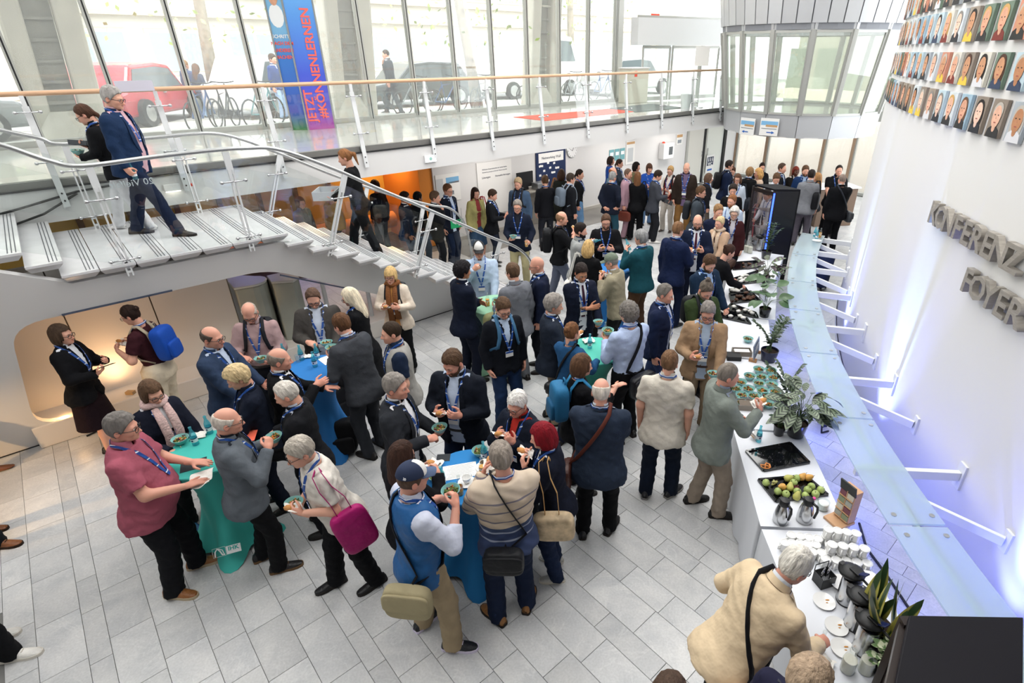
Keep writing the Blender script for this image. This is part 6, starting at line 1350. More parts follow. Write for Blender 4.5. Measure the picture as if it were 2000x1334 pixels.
# --- outside on the pavement
ZS = 2.68
def outside(key, short, rest, px, py, f, h, zs=ZS, **k):
    g_ = G(px, py, zs); p(key, short, rest, 0, 0, f, h, loc=(g_.x, g_.y), zg=zs, lan=0, **k)
outside('s1', 'man in a charcoal jacket', ' phoning on the pavement outside', 772, 222, 262, 1.72, hair='buzz', hc='#3a3029', top='blazer', op=2, tc='#39424a', lc='#3a434c', ra='chin', stance=WALK)
outside('s2', 'man in a navy jacket', ' walking away between the parked bicycles', 388, 226, 8, 1.42, hc='#8a6a48', top='overshirt', op=0, tc='#4a5c7c', lc='#2b3648', stance=WALK)
outside('s3', 'long-haired woman in pale jeans', ' walking away between the parked bicycles', 408, 229, 12, 1.34, sex='f', hair='long', hc='#5a4436', top='sweater', tc='#4a5264', lc='#8ca6c4', stance=WALK2)
outside('s4', 'passer-by in a brown coat', ' outside beyond the first mullion', 20, 182, 200, 1.6, sex='f', hair='bob', hc='#6a5040', top='coat', tc='#7a6458', lc='#5a4a44')
outside('s5', 'passer-by in a blue anorak', ' outside behind the banner column', 556, 232, 100, 1.6, hc='#4a3a30', top='overshirt', op=0, tc='#3f5488', lc='#9ab0cc')
# ================================================================ standing tables in stretch covers
def stretch(name): return mat(name, {'turquoise_stretch': '#3fb3a8', 'blue_stretch': '#1a76b6', 'sea_green_stretch': '#4fb9a6', 'azure_stretch': '#2272b8', 'mint_stretch': '#8fbfa0'}[name], .75, bump=.08, bscale=120)
TABR = .36
def cocktail(px, py, m, label, rot=0., logo=None):
    c = G(px, py, 1.1); t = thing('standing_table', label, 'table', (c.x, c.y, 0), R(rot)); mm = stretch(m)
    def f(a, q):
        th = 2 * math.pi * a; z = 1.085 * (1 - q); k = abs(math.cos(2 * th)) ** 2.6
        r = max(.17, TABR * (1 - min(1, q * 2.2)) ** 1.6 + .205 * min(1, q * 2.2) * (1 - q) + (.24 + .20 * k) * q ** 2.4)
        return (r * math.cos(th), r * math.sin(th), z + .05 * (1 - k) * q ** 8)
    MB().grid(f, 48, 18, close_u=True).build('cover', mm, t, smooth=True)
    MB().lathe([(TABR * .99, 1.082), (TABR, 1.09), (TABR * .985, 1.1)], 40).build('table_top', mm, t, auto=30)
    MB().tube([(0, 0, 0.01), (0, 0, 1.08)], .03, 8).build('column', M_dark, t)
    if logo:
        wd = Vector((-c.x, -c.y, 0)).normalized()
        p = G(*logo, .2); a = math.atan2(p.y - c.y, p.x - c.x) ; rr = .385; pos = Vector((rr * math.cos(a - R(rot)), rr * math.sin(a - R(rot)), .24))
        rz = a - R(rot) + math.pi / 2; M = Matrix.Translation(pos) @ Matrix.Rotation(rz, 4, 'Z') @ Matrix.Rotation(R(62), 4, 'X')
        b = MB(); b.box((.055, 0, 0), (.12, .075, .003)); o = b.build('logo_panel', M_white, t); o.matrix_local = M
        tm = text_mesh('IHK', .055, .002, True); tm.materials.clear(); tm.materials.append(mm); o = link('lettering', tm, t); o.matrix_local = M @ Matrix.Translation((.055, .01, .003))
        b = MB(); b.tube([(-.10, -.035, 0), (-.095, .01, 0), (-.075, .035, 0), (-.055, .01, 0), (-.04, -.03, 0), (-.02, -.03, 0)], .006, 6); b.tube([(-.065, .033, 0), (-.035, .015, 0), (-.025, -.03, 0)], .004, 6); b.tube([(-.115, -.04, 0), (-.01, -.04, 0), (-.01, .042, 0), (-.115, .042, 0)], .0018, 4, closed=True)
        o = b.build('arch_emblem', M_white, t); o.matrix_local = M
    return t, c
TAB = {}
TAB['teal'] = cocktail(400, 884, 'turquoise_stretch', 'turquoise standing table nearest the left, between the pink polo and grey jacket', 20, (452, 1040))
TAB['mid'] = cocktail(612, 722, 'azure_stretch', 'blue standing table in front of the stair, four bottles on top', 35)
TAB['front'] = cocktail(914, 928, 'blue_stretch', 'bright blue standing table at the front with papers and coffee cups', 10, (958, 1098))
TAB['sea'] = cocktail(1160, 684, 'sea_green_stretch', 'sea-green standing table in the middle of the crowd', 25)
TAB['far'] = cocktail(1199, 521, 'azure_stretch', 'blue standing table farthest back, one juice bottle on top', 15)
TAB['mint'] = cocktail(965, 594, 'mint_stretch', 'pale mint standing table by the foot of the stair', 30)
def on(px, py, z=1.101): return G(px, py, z)
bottle('empty blue water bottle near the middle of the turquoise table', on(383, 868)); bottle('blue water bottle on the far rim of the turquoise table', on(411, 846))
bowl('teal salad bowl on the turquoise table before the pink scarf', on(355, 866))
def flat(name, label, cat, loc, w, d, m, rz=0., h=.002, group=None): o = MB().box((0, 0, h / 2), (w, d, h)).build(name, m, None, loc, rz=rz); return tag(o, label, cat, group)
def napkin(label, loc, rz=0., s=1., m=None):
    b = MB(); r0 = random.Random(hash(label) % 1000); a1, a2 = r0.random() * 5, r0.random() * 5
    b.grid(lambda a, q: ((a - .5) * .13 * s, (q - .5) * .11 * s, .012 + .022 * s * abs(math.sin(a * 7 + a1) * math.sin(q * 6 + a2))), 9, 8); o = b.build('paper_napkin', m or M_nap, None, loc, rz=rz, smooth=True); return tag(o, label, 'napkin')
napkin('crumpled white napkin on the turquoise table', on(389, 852), .4); flat('serviette', 'coral red serviette on the turquoise table', 'napkin', on(478, 852), .2, .2, mat('coral_paper', '#e9694f', .85), .3)
flat('dark_leaflet', 'black leaflet under the pink polo man on the turquoise table', 'leaflet', on(378, 908), .2, .15, mat('dark_card', '#20262c', .6), .5)
flat('dark_leaflet', 'dark booklet behind the bowl on the turquoise table', 'leaflet', on(366, 851), .14, .1, mat('dark_card', '#20262c', .6), .2)
for n_, (x, y, w) in enumerate(((557, 700, 'on the left rim of'), (590, 703, 'far side of'), (621, 700, 'on the right half of'), (616, 716, 'nearest the viewer on'))): bottle('blue water bottle ' + w + ' the middle blue table', on(x, y))
napkin('white napkin at the centre of the middle blue table', on(604, 697), .2, .8); flat('leaflet', 'white leaflet on the right rim of the middle blue table', 'leaflet', on(640, 703), .15, .21, M_paper, .8)
glass_t = MB().lathe([(.026, 0), (.031, .09), (.029, .09), (.024, .006)], 14, cap1=False).build('drinking_glass', M_clear, None, on(583, 706), auto=40); tag(glass_t, 'clear drinking glass on the middle blue table', 'glass')
# front table
bowl('teal salad bowl on the far rim of the front blue table', on(938, 889)); bottle('blue water bottle beside the bowl on the front blue table', on(946, 897)); bottle('blue water bottle at the left rim of the front blue table', on(865, 948))
bowl('teal salad bowl on the left rim of the front blue table', on(853, 938)); bottle('half-full green-gold bottle on the front blue table', on(899, 965), 'half'); bottle('orange juice bottle beside the coffee cups', on(943, 928), 'juice')
sheet = flat('printed_sheet', 'white printed sheet lying on the front blue table', 'paper', on(899, 920), .29, .19, M_paper, R(15))
ln = MB()
for k in range(16): ln.box((0, .08 - k * .0105, .0026), (.24 - (k * 37 % 5) * .02, .003, .0004))
ln.build('print_lines', M_grey, sheet)
def cup(label, loc, full=True, rz=0., group=None):
    t = thing('coffee_cup', label, 'cup', loc, rz, group)
    MB().lathe([(.02, .012), (.024, .015), (.036, .045), (.04, .07), (.0375, .07), (.033, .045), (.02, .02)], 18).build('cup', M_cup, t, auto=40); MB().tube([(.036, 0, .055), (.06, 0, .055), (.058, 0, .03), (.032, 0, .03)], .005, 6).build('handle', M_cup, t)
    MB().lathe([(.03, 0), (.045, .004), (.075, .013), (.076, .016), (.045, .009), (.02, .008)], 24).build('saucer', M_cup, t, auto=40)
    if full: MB().lathe([(.0, .060), (.036, .0605)], 16, cap0=False, cap1=False).build('coffee', mat('black_coffee', '#2a1a12', .15), t)
    return t
cup('cup of black coffee on its saucer, right rim of the front blue table', on(946, 914)); cup('empty white coffee cup on its saucer, front blue table', on(912, 944), False, 1.)
M_dcard = mat('dark_card', '#20262c', .6)
o = flat('dark_leaflet', 'charcoal leaflet on the far left of the front blue table', 'leaflet', on(866, 894), .12, .10, M_dcard, .1)
o = flat('dark_leaflet', 'charcoal leaflet near the green-gold bottle', 'leaflet', on(877, 966), .12, .10, M_dcard, .7)
napkin('crumpled napkin near the green-gold bottle', on(888, 955), .3, .5); a, b_ = sandwich_parts()
put('wrapped_roll', 'bread roll in a checked napkin on the front blue table', 'food', on(849, 911) + Vector((0, 0, .03)), (('napkin', a), ('roll', b_)), 1.2)
napkin('white napkin on the sea-green table', on(1150, 668), .4, 1.1); bottle('blue water bottle on the sea-green table', on(1152, 680)); bottle('half-full bottle at the far rim of the sea-green table', on(1182, 656), 'half')
bottle('orange juice bottle on the farthest blue table', on(1214, 523), 'juice'); bottle('blue water bottle on the farthest blue table', on(1193, 508)); bottle('pale juice bottle on the mint table', on(953, 597), 'juice')
def floor_bag(label, px, py, col, size, rz=0.):
    c = G(px, py, 0); t = thing('backpack', label, 'bag', c, rz); I3 = np.eye(3)
    rbox(t, 'body', np.array(Matrix.Rotation(R(-18), 3, 'X')), (0, 0, size[2] * .5), size, CL['plain'], col); rbox(t, 'pocket', np.array(Matrix.Rotation(R(-18), 3, 'X')), (0, -size[1] * .55, size[2] * .36), (size[0] * .8, .1, size[2] * .5), CL['plain'], col)
    b = MB(); b.tube([(-.09, .08, size[2] * .9), (-.13, .2, size[2] * .5), (-.11, .22, .03)], .014, 6); b.tube([(.09, .08, size[2] * .9), (.2, .1, size[2] * .5), (.24, .0, .02)], .014, 6); o = b.build('strap', CL['plain'], t, smooth=True); o.color = (*lin(col), 1); return t
floor_bag('black rucksack slumped at the foot of the middle blue table', 675, 878, '#121316', (.34, .24, .42), .3); floor_bag('black rucksack leaning behind the grey suit at the blue table', 668, 812, '#15161a', (.30, .2, .42), .9)
floor_bag('black rucksack with a small turquoise clip on the floor', 522, 828, '#17181b', (.3, .2, .4), -.4)
# ================================================================ buffet along the curved wall
M_cloth = mat('white_tablecloth', '#dfe2e8', .8, bump=.12, bscale=14); TZ = .75
def TPt(deg, r, z=TZ): return CW(deg, z, r)
def buffet(label, d0, d1, r0=1.12, r1=1.86, round_end=False):
    cs_ = [TPt(d0, r1), TPt(d1, r1), TPt(d1, r0), TPt(d0, r0)]; c = sum(cs_, Vector()) / 4; base = Vector((c.x, c.y, 0)); t = thing('buffet_table', label, 'table', base)
    loop = []
    for i in range(4):
        a, b = cs_[i], cs_[(i + 1) % 4]; n_ = 14 if i % 2 == 0 else 8
        loop += [a.lerp(b, k / n_) for k in range(n_)]
    N = len(loop)
    def f(a, q):
        k = a * N; i = int(k) % N; p = loop[i]; out = (p - c); out.z = 0; L = out.length; out.normalize(); w = q * (.02 + .018 * math.sin(i * 1.9) + .012 * math.sin(i * 3.1 + d0))
        return p - base + out * w + Vector((0, 0, -q * (TZ - .012)))
    MB().grid(f, N, 6, close_u=True).build('tablecloth', M_cloth, t, smooth=True)
    MB().prism([p - base + Vector((0, 0, -.02)) for p in cs_], (0, 0, .02)).build('table_top', M_cloth, t, bevel=.004)
    for p in cs_: MB().beam((p - c) * .9 + Vector((0, 0, .01)) + (c - base) * 0, (p - c) * .9 + Vector((0, 0, .7)), .04, .04).build('leg', M_dark, t)
    return t
buffet('white-clothed coffee table at the near end of the buffet', 177.35, 183.2); buffet('white-clothed buffet table with fruit and thermos jugs', 172.95, 177.25)
buffet('white-clothed buffet table covered with salad bowls', 167.9, 172.85); buffet('white-clothed buffet table with the wooden sign', 163.6, 167.8, 1.2, 1.9); buffet('white-clothed buffet table with pastry trays', 158.4, 163.5, 1.1, 1.95); buffet('white-clothed buffet table beside the drinks fridge', 153.0, 158.3, 1.15, 1.95)
def T(px, py, z=TZ + .001): return G(px, py, z)
# salad bowls
ORD = ['%d%s' % (k, {1: 'st', 2: 'nd', 3: 'rd'}.get(k % 10 if k not in (11, 12, 13) else 0, 'th')) for k in range(1, 40)]
BW = [(1481, 722), (1504, 724), (1463, 735), (1486, 737), (1509, 738), (1446, 747), (1481, 749), (1506, 752), (1436, 760), (1461, 760), (1488, 764), (1513, 765), (1448, 772), (1471, 774), (1497, 775), (1521, 777), (1431, 778), (1446, 787), (1476, 788), (1499, 790), (1424, 789)]
for k, (x, y) in enumerate(sorted(BW, key=lambda q: q[1])): bowl('teal bowl of green salad in the buffet rows, %s counted from the zz plant' % ORD[k], T(x, y + 6), random.random() * 6, 'salad bowls in rows on the buffet')
bowl('single teal salad bowl beside the wooden sign', T(1460, 668))
def carton(label, loc, w, d, h, rz, m):
    t = thing('cardboard_tray', label, 'box', loc, rz)
    MB().box((0, 0, .004), (w, d, .008)).build('base', m, t)
    for s in (-1, 1): MB().box((s * w / 2, 0, h / 2), (.006, d, h)).build('side', m, t); MB().box((0, s * d / 2, h / 2), (w, .006, h)).build('side', m, t)
    return t
M_kraft = mat('grey_kraft', '#8f877d', .8, var=.05)
o = carton('grey cardboard napkin tray in front of the salad bowls', T(1463, 796), .28, .14, .07, R(-6), M_kraft); MB().box((0, 0, .035), (.24, .11, .06)).build('napkins', mat('brown_napkins', '#6e6358', .8), o)
o = carton('grey cardboard cutlery tray by the camel blazer', T(1448, 692), .24, .13, .07, R(-4), M_kraft); MB().box((0, 0, .03), (.2, .1, .05)).build('cutlery', M_white, o)
flat('black_box', 'flat black box at the edge of the buffet', 'box', T(1432, 700), .18, .15, M_black, R(-5), .06)
t = thing('menu_board', 'slate menu board in a wooden foot on the buffet', 'sign', T(1470, 706), R(62)); MB().box((0, 0, .02), (.05, .10, .04)).box((.26, 0, .02), (.03, .10, .04)).build('foot', mat('oak_block', '#a87a52', .6), t, bevel=.003)
MB().box((.14, 0, .13), (.34, .012, .2), M=Matrix.Rotation(R(-8), 3, 'X')).build('slate', mat('slate_board', '#7c8794', .7), t); b = MB()
for k in range(4): b.box((.12, -.0085, .19 - k * .04), (.2, .002, .012))
b.build('chalk_lines', M_white, t)
# trays
M_tray = mat('glossy_black_tray', '#0c0d10', .08, coat=.5); M_lidt = glass_mat('clear_lid', (.9, .92, .92), .5, body=.06)
def tray(label, cs_, lid=False):
    q = [T(*p) for p in cs_]; c = sum(q, Vector()) / 4; t = thing('serving_tray', label, 'tray', c); l = [p - c for p in q]
    b = MB(); b.prism(l, (0, 0, .006)); b.build('plate', M_tray, t)
    for i in range(4):
        a, e = l[i], l[(i + 1) % 4]; b = MB(); b.beam(a + Vector((0, 0, .012)), e + Vector((0, 0, .012)), .022, .02); b.build('rim', M_tray, t)
    return t, c
tray('glossy black tray with a single pretzel and crumbs', [(1457, 883), (1543, 867), (1580, 905), (1491, 921)])
tray('glossy black tray heaped with pears and apples', [(1481, 939), (1573, 931), (1616, 968), (1515, 981)])
t = thing('pretzel', 'small golden pretzel on the black tray', 'food', T(1495, 910, TZ + .018), .4)
MB().tube([(.03, -.03, 0), (0, .005, .004), (-.035, .03, 0), (-.05, 0, 0), (-.03, -.035, 0), (0, -.045, 0), (.03, -.035, 0), (.05, 0, 0), (.035, .03, 0), (0, .005, .012), (-.03, -.03, 0)], .009, 8).build('knot', mat('pretzel_brown', '#c97d3a', .45, var=.2, vscale=30), t, smooth=True)
b = MB()
for k in range(26): b.sph((random.gauss(.02, .07), random.gauss(-.0, .05), 0), .0022, 5, 3)
o = b.build('crumbs', M_white, None, T(1492, 893, TZ + .009)); tag(o, 'salt crumbs scattered on the pretzel tray', 'crumbs', kind='stuff')
M_pear = mat('pear_skin', '#b9b763', .45, var=.18, vscale=9); M_pear2 = mat('ripe_pear_skin', '#d3a052', .45, var=.2, vscale=9); M_appl = mat('green_apple_skin', '#a3b569', .35, var=.15, vscale=9); M_stem = mat('fruit_stem', '#4a3822', .8)
def fruit(kind, loc, rot, m, label, group):
    t = thing(kind, label, 'fruit', loc, 0, group); t.rotation_euler = rot
    if kind == 'pear': MB().lathe([(.0, -.035), (.022, -.032), (.034, -.012), (.033, .008), (.022, .032), (.014, .048), (.0, .055)], 14, cap0=False, cap1=False).build('flesh', m, t, smooth=True)
    else: MB().lathe([(.0, -.026), (.014, -.031), (.030, -.018), (.036, .004), (.029, .025), (.012, .031), (.0, .024)], 14, cap0=False, cap1=False).build('flesh', m, t, smooth=True)
    MB().tube([(0, 0, .024 if kind != 'pear' else .053), (.004, 0, .045 if kind != 'pear' else .07)], .0022, 5).build('stem', M_stem, t)
FR = [(1496, 943, 'a'), (1539, 934, 'p'), (1556, 934, 'a'), (1566, 932, 'p2'), (1579, 933, 'p2'), (1550, 943, 'a'), (1528, 951, 'p2'), (1543, 952, 'p'), (1519, 960, 'a'), (1535, 965, 'a'), (1557, 960, 'a'), (1577, 957, 'a'), (1585, 950, 'a'), (1603, 957, 'a'), (1556, 970, 'p'), (1573, 968, 'a'), (1593, 965, 'a')]
FR.sort(); cn = dict(a=0, p=0)
for x, y, kd in FR:
    cn[kd[0]] += 1
    fruit('pear' if kd[0] == 'p' else 'apple', T(x, y, TZ + .042), (random.uniform(-1.2, 1.2), random.uniform(-1.2, 1.2), random.random() * 6), M_pear if kd == 'p' else M_pear2 if kd == 'p2' else M_appl, ('green apple on the black fruit tray, %s apple from the left' if kd == 'a' else 'yellow pear on the black fruit tray, %s pear from the left') % ORD[cn[kd[0]] - 1], 'apples on the fruit tray' if kd == 'a' else 'pears on the fruit tray')
def grapes(px, py, col, label):
    t = thing('grape_bunch', label, 'fruit', T(px, py, TZ + .02)); m = mat('grape_' + col, '#c3c07a' if col == 'green' else '#6d2f38', .3)
    for k in range(14): MB().sph((random.gauss(0, .022), random.gauss(0, .016), random.random() * .022), .0095, 8, 5).build('grape', m, t, smooth=True)
    MB().tube([(-.03, 0, .02), (.03, .01, .03)], .002, 5).build('stem', M_stem, t)
grapes(1513, 943, 'green', 'bunch of green grapes on the fruit tray'); grapes(1553, 953, 'red', 'bunch of red grapes on the fruit tray')
# thermos jugs
def thermos(label, px, py, rz):
    t = thing('thermos_jug', label, 'jug', T(px, py), rz)
    MB().lathe([(.062, 0), (.066, .006), (.068, .05), (.062, .11), (.048, .17), (.038, .19)], 24).build('body', M_steel, t, auto=40)
    MB().lathe([(.04, .188), (.043, .2), (.043, .225), (.036, .245), (.012, .252)], 20).build('lid', M_dark, t, auto=40); MB().box((0, -.045, .215), (.035, .03, .025)).build('spout', M_dark, t, bevel=.005)
    MB().tube([(0, .038, .225), (0, .085, .215), (0, .092, .17), (0, .078, .09)], .011, 8).build('handle', M_dark, t, smooth=True)
thermos('steel thermos jug nearer the front edge of the buffet', 1524, 1018, R(200)); thermos('steel thermos jug beside the sugar jar', 1570, 1016, R(215))
t = thing('sugar_jar', 'glass jar of white sugar by the tea box', 'jar', T(1606, 993)); MB().lathe([(.046, 0), (.05, .005), (.05, .085), (.047, .085), (.044, .006)], 20, cap1=False).build('glass', M_clear, t, auto=40); MB().lathe([(.044, .006), (.044, .066), (0, .076)], 16, cap1=False).build('sugar', M_white, t)
t = thing('sweetener_tube', 'small tube with a pink cap by the jugs', 'container', T(1587, 985)); MB().lathe([(.012, 0), (.012, .06)], 10).build('tube', M_white, t); MB().lathe([(.014, .06), (.014, .078)], 10).build('cap', mat('pink_cap', '#e03a94', .4), t)
M_birch = mat('birch_ply', '#cda27c', .5, var=.06, vscale=5, stretch=(1, 1, 8))
t = thing('tea_box', 'wooden tea dispenser with coloured sachets in its compartments', 'box', T(1638, 1018), R(24))
MB().box((0, 0, .012), (.19, .17, .024)).build('tray', M_birch, t, bevel=.003); MB().box((.055, 0, .19), (.085, .15, .33)).build('cabinet', M_birch, t, bevel=.003)
MB().box((.0, .0, .375), (.012, .155, .11), M=Matrix.Rotation(R(-14), 3, 'Y')).build('sign', mat('slate_sign', '#2c302e', .6), t)
for r_ in range(4):
    for c_ in range(2):
        b = MB(); b.box((.009, -.036 + c_ * .072, .07 + r_ * .075), (.012, .06, .055)); o = b.build('sachet', mat(('sachet_green', 'sachet_plum', 'sachet_grey', 'sachet_cream')[(r_ + c_ * 2) % 4], ('#8a967a', '#7a4a55', '#a5a8a0', '#cfc9b8')[(r_ + c_ * 2) % 4], .6), t)
        MB().box((.004, -.036 + c_ * .072, .045 + r_ * .075), (.02, .066, .004)).build('ledge', M_birch, t)
MB().box((.008, 0, .2), (.012, .006, .31)).build('divider', M_birch, t)
bottle('blue water bottle standing on the buffet by the salad bowls', T(1481, 862)); o = MB().box((0, 0, .045), (.004, .09, .09), M=Matrix.Rotation(R(-22), 3, 'Y')).box((.03, 0, .045), (.004, .09, .09), M=Matrix.Rotation(R(22), 3, 'Y')).box((-.02, 0, .045), (.001, .07, .03), M=Matrix.Rotation(R(-22), 3, 'Y'), mi=1).build('table_card', [M_paper, M_ochre], None, T(1471, 858), rz=R(20)); tag(o, 'folded price card beside the water bottle', 'card')
# coffee table
def mug_parts():
    if 'mug' not in MESH:
        o = MB().lathe([(.03, 0), (.036, .004), (.040, .06), (.040, .075), (.028, .08), (.026, .077), (.01, .076)], 18).build('m', M_cup, auto=40); a = o.data; bpy.data.objects.remove(o)
        o = MB().tube([(.036, 0, .06), (.062, 0, .055), (.06, 0, .025), (.034, 0, .02)], .0055, 6).build('m', M_cup, smooth=True); b = o.data; bpy.data.objects.remove(o); MESH['mug'] = (a, b)
    return MESH['mug']
rows = [((1543, 1057), (1594, 1064), 4, 0), ((1611, 1060), (1664, 1068), 4, 1), ((1530, 1072), (1590, 1076), 5, 0), ((1618, 1078), (1672, 1084), 4, 0), ((1546, 1086), (1602, 1092), 4, 0), ((1618, 1090), (1680, 1098), 4, 1), ((1610, 1104), (1690, 1112), 5, 0)]
ax_, bx_ = mug_parts()
for ri, ((x0, y0), (x1, y1), n_, st_) in enumerate(rows):
    for k in range(n_):
        q = k / max(1, n_ - 1); c = T(x0 + (x1 - x0) * q, y0 + (y1 - y0) * q)
        for s in range(1 + st_): put('coffee_mug', '%swhite upside-down mug, %s from the left in the %s block from the tea box' % ('upper ' if s else '', ORD[k], ORD[ri]), 'cup', c + Vector((0, 0, .081 * s)), (('mug', ax_), ('handle', bx_)), R(200 + random.random() * 40), 'upside-down mugs on the coffee table')
def plate(label, px, py, n_=1, used=True, r=.078):
    for k in range(n_):
        t = thing('saucer', label if n_ == 1 else label + ', %s from below' % ORD[k], 'plate', T(px, py, TZ + .001 + k * .008), 0, None if n_ == 1 else 'saucers piled on the coffee table')
        MB().lathe([(r * .55, 0), (r * .6, .002), (r, .012), (r * 1.01, .015), (r * .6, .007), (0, .005)], 28, cap1=False).build('dish', M_cup, t, auto=50)
        if used and n_ == 1: MB().sph((.03, .012, .009), (.016, .006, .002), 8, 4).sph((.018, -.01, .008), (.009, .004, .0015), 8, 4).build('stain', mat('tea_stain', '#c98b3c', .4), t)
plate('used saucer with brown stains closest to the mugs', 1609, 1176); plate('used saucer with a long brown stain under the sleeve', 1633, 1225); plate('used saucer beside the juice bottle', 1645, 1268)
plate('white saucer in the pile behind the pump flask', 1642, 1140, 4); plate('white plate in the tall pile near the wall', 1697, 1134, 6, r=.085)
t = thing('cutlery_box', 'black cutlery box with spoons on the coffee table', 'box', T(1607, 1138), R(18))
for s in (-1, 1): MB().box((s * .06, 0, .05), (.005, .10, .10)).build('side', M_dark, t); MB().box((0, s * .05, .05), (.12, .005, .10)).build('side', M_dark, t)
MB().tube([(-.06, .05, .10), (-.06, .05, .16), (.06, .05, .16), (.06, .05, .10)], .004, 6).build('handle', M_dark, t)
for k in range(6): MB().tube([(-.04 + k * .016, 0, .02), (-.045 + k * .018, .01 * (k % 3 - 1), .13)], .003, 6).sph((-.045 + k * .018, .01 * (k % 3 - 1), .14), (.011, .004, .017), 8, 5).build('spoon', M_chrome, t, smooth=True)
def airpot(label, px, py):
    t = thing('pump_flask', label, 'flask', T(px, py), R(205))
    MB().lathe([(.068, 0), (.07, .012), (.07, .0121)], 28).build('base_ring', M_dark, t); MB().lathe([(.068, .012), (.068, .235), (.064, .245)], 28).build('body', M_steel, t, auto=40)
    MB().grid(lambda a, q: ((.080 * math.sin(math.pi * q) ** .5 + .004) * math.cos(2 * math.pi * a) * 1.0, (.080 * math.sin(math.pi * q) ** .5 + .004) * math.sin(2 * math.pi * a) - .012 - .02 * (q < .6), .235 + .095 * q), 24, 10, close_u=True).build('head', M_dark, t, smooth=True)
    MB().beam((0, -.06, .285), (0, -.12, .272), .05, .04).build('spout', M_dark, t, bevel=.01); MB().box((0, .01, .332), (.07, .08, .012)).build('pump_button', M_dark, t, bevel=.005); MB().box((0, .06, .345), (.05, .07, .012), M=Matrix.Rotation(R(35), 3, 'X')).build('lever', mat('blue_black_plastic', '#16204a', .3), t, bevel=.005)
    MB().tube([(0, .07, .30), (0, .13, .29), (0, .15, .24), (0, .145, .18)], .009, 6).build('carry_handle', M_dark, t, smooth=True); MB().sph((-.05, -.05, .31), .006, 6, 4).build('rivet', M_chrome, t)
airpot('steel pump flask with a black head, farthest of the three', 1651, 1173); airpot('steel pump flask with a black head, middle one of three', 1667, 1221); airpot('steel pump flask with a black head, next to the milk bottles', 1684, 1270)
def milk(label, px, py, z=TZ + .001, sc=1., lvl=.11):
    t = thing('milk_bottle', label, 'bottle', T(px, py, z)); t.scale = (sc,) * 3
    MB().lathe([(.042, 0), (.046, .006), (.046, .10), (.038, .135), (.022, .165), (.021, .195), (.024, .2), (.022, .2)], 18, cap1=False).build('glass', M_clear, t, auto=40); MB().lathe([(.043, .004), (.043, lvl)], 16).build('milk', mat('milk', '#e4ded0', .4), t)
milk('glass bottle of white milk beside the last saucer', 1654, 1308); milk('glass bottle of oat milk next to the sandwich', 1689, 1310, lvl=.115)
bottle('orange juice bottle under the hand of the man in beige', T(1600, 1270), 'juice')
a, b_ = sandwich_parts(); put('wrapped_roll', 'dark bread roll on a printed napkin at the coffee table edge', 'food', T(1608, 1292, TZ + .03), (('napkin', a), ('roll', b_)), 2.2)
# far tables: trays with pastries, bottles, flask
def rolls(label, cs_, n_, m, r, wraps=True):
    t, c = tray(label, cs_); q = [T(*p) for p in cs_]
    ks = sorted([(.12 + .76 * random.random(), .15 + .7 * random.random()) for _ in range(n_)])
    for k in range(n_):
        a, b = ks[k]; P0 = q[0].lerp(q[1], a); P1 = q[3].lerp(q[2], a); p_ = P0.lerp(P1, b)
        t2 = thing('pastry', (('white' if wraps else 'brown') + ' pastry, %s from the left on the ' % ORD[k]) + label.replace('tray of ', '').replace(' with a clear lid', ''), 'food', p_ + Vector((0, 0, r * .8 + .008)), random.random() * 6, 'pastries on the ' + label[:40]); MB().sph((0, 0, 0), (r * 1.25, r, r * .75), 10, 6).build('dough', m, t2, smooth=True)
        if wraps: MB().lathe([(r * .7, -r * .7), (r * 1.15, r * .1), (r * 1.2, r * .25)], 8, cap0=False, cap1=False).build('paper_case', M_nap, t2)
M_choc = mat('dark_pastry', '#5a3a26', .5, var=.25, vscale=30); M_bun = mat('white_bun', '#dcdad4', .7)
rolls('tray of white pastries by the waitress', [(1432, 545), (1478, 530), (1482, 552), (1440, 557)], 16, M_bun, .032)
rolls('tray of chocolate pastries', [(1424, 575), (1466, 570), (1484, 588), (1428, 594)], 14, M_choc, .03, False); rolls('tray of meringues behind the chocolate pastries', [(1424, 566), (1455, 562), (1462, 572), (1426, 577)], 12, M_bun, .034)
rolls('emptying tray of wrapped rolls', [(1428, 594), (1476, 612), (1480, 622), (1414, 608)], 5, M_bun, .032); rolls('emptying tray nearest the top knot', [(1406, 606), (1458, 622), (1466, 634), (1402, 620)], 5, M_bun, .034)
rolls('far tray with a clear lid', [(1428, 514), (1482, 510), (1486, 524), (1432, 528)], 5, M_choc, .025, False)
for x, y, w in ((1457, 492, 'left of the pair'), (1464, 494, 'right of the pair')): milk('milk bottle %s by the fridge' % w, x, y, sc=1.15)
airpot('steel pump flask at the far end of the buffet', 1482, 488)
for x, y, w in ((1453, 474, 'nearest the waitress'), (1466, 470, 'in the middle'), (1474, 478, 'nearest the flask')): tag(MB().lathe([(.03, 0), (.035, .09), (.033, .09), (.028, .006)], 12, cap1=False).build('drinking_glass', M_clear, None, T(x, y), auto=40), 'clear glass at the far buffet end, ' + w, 'glass')
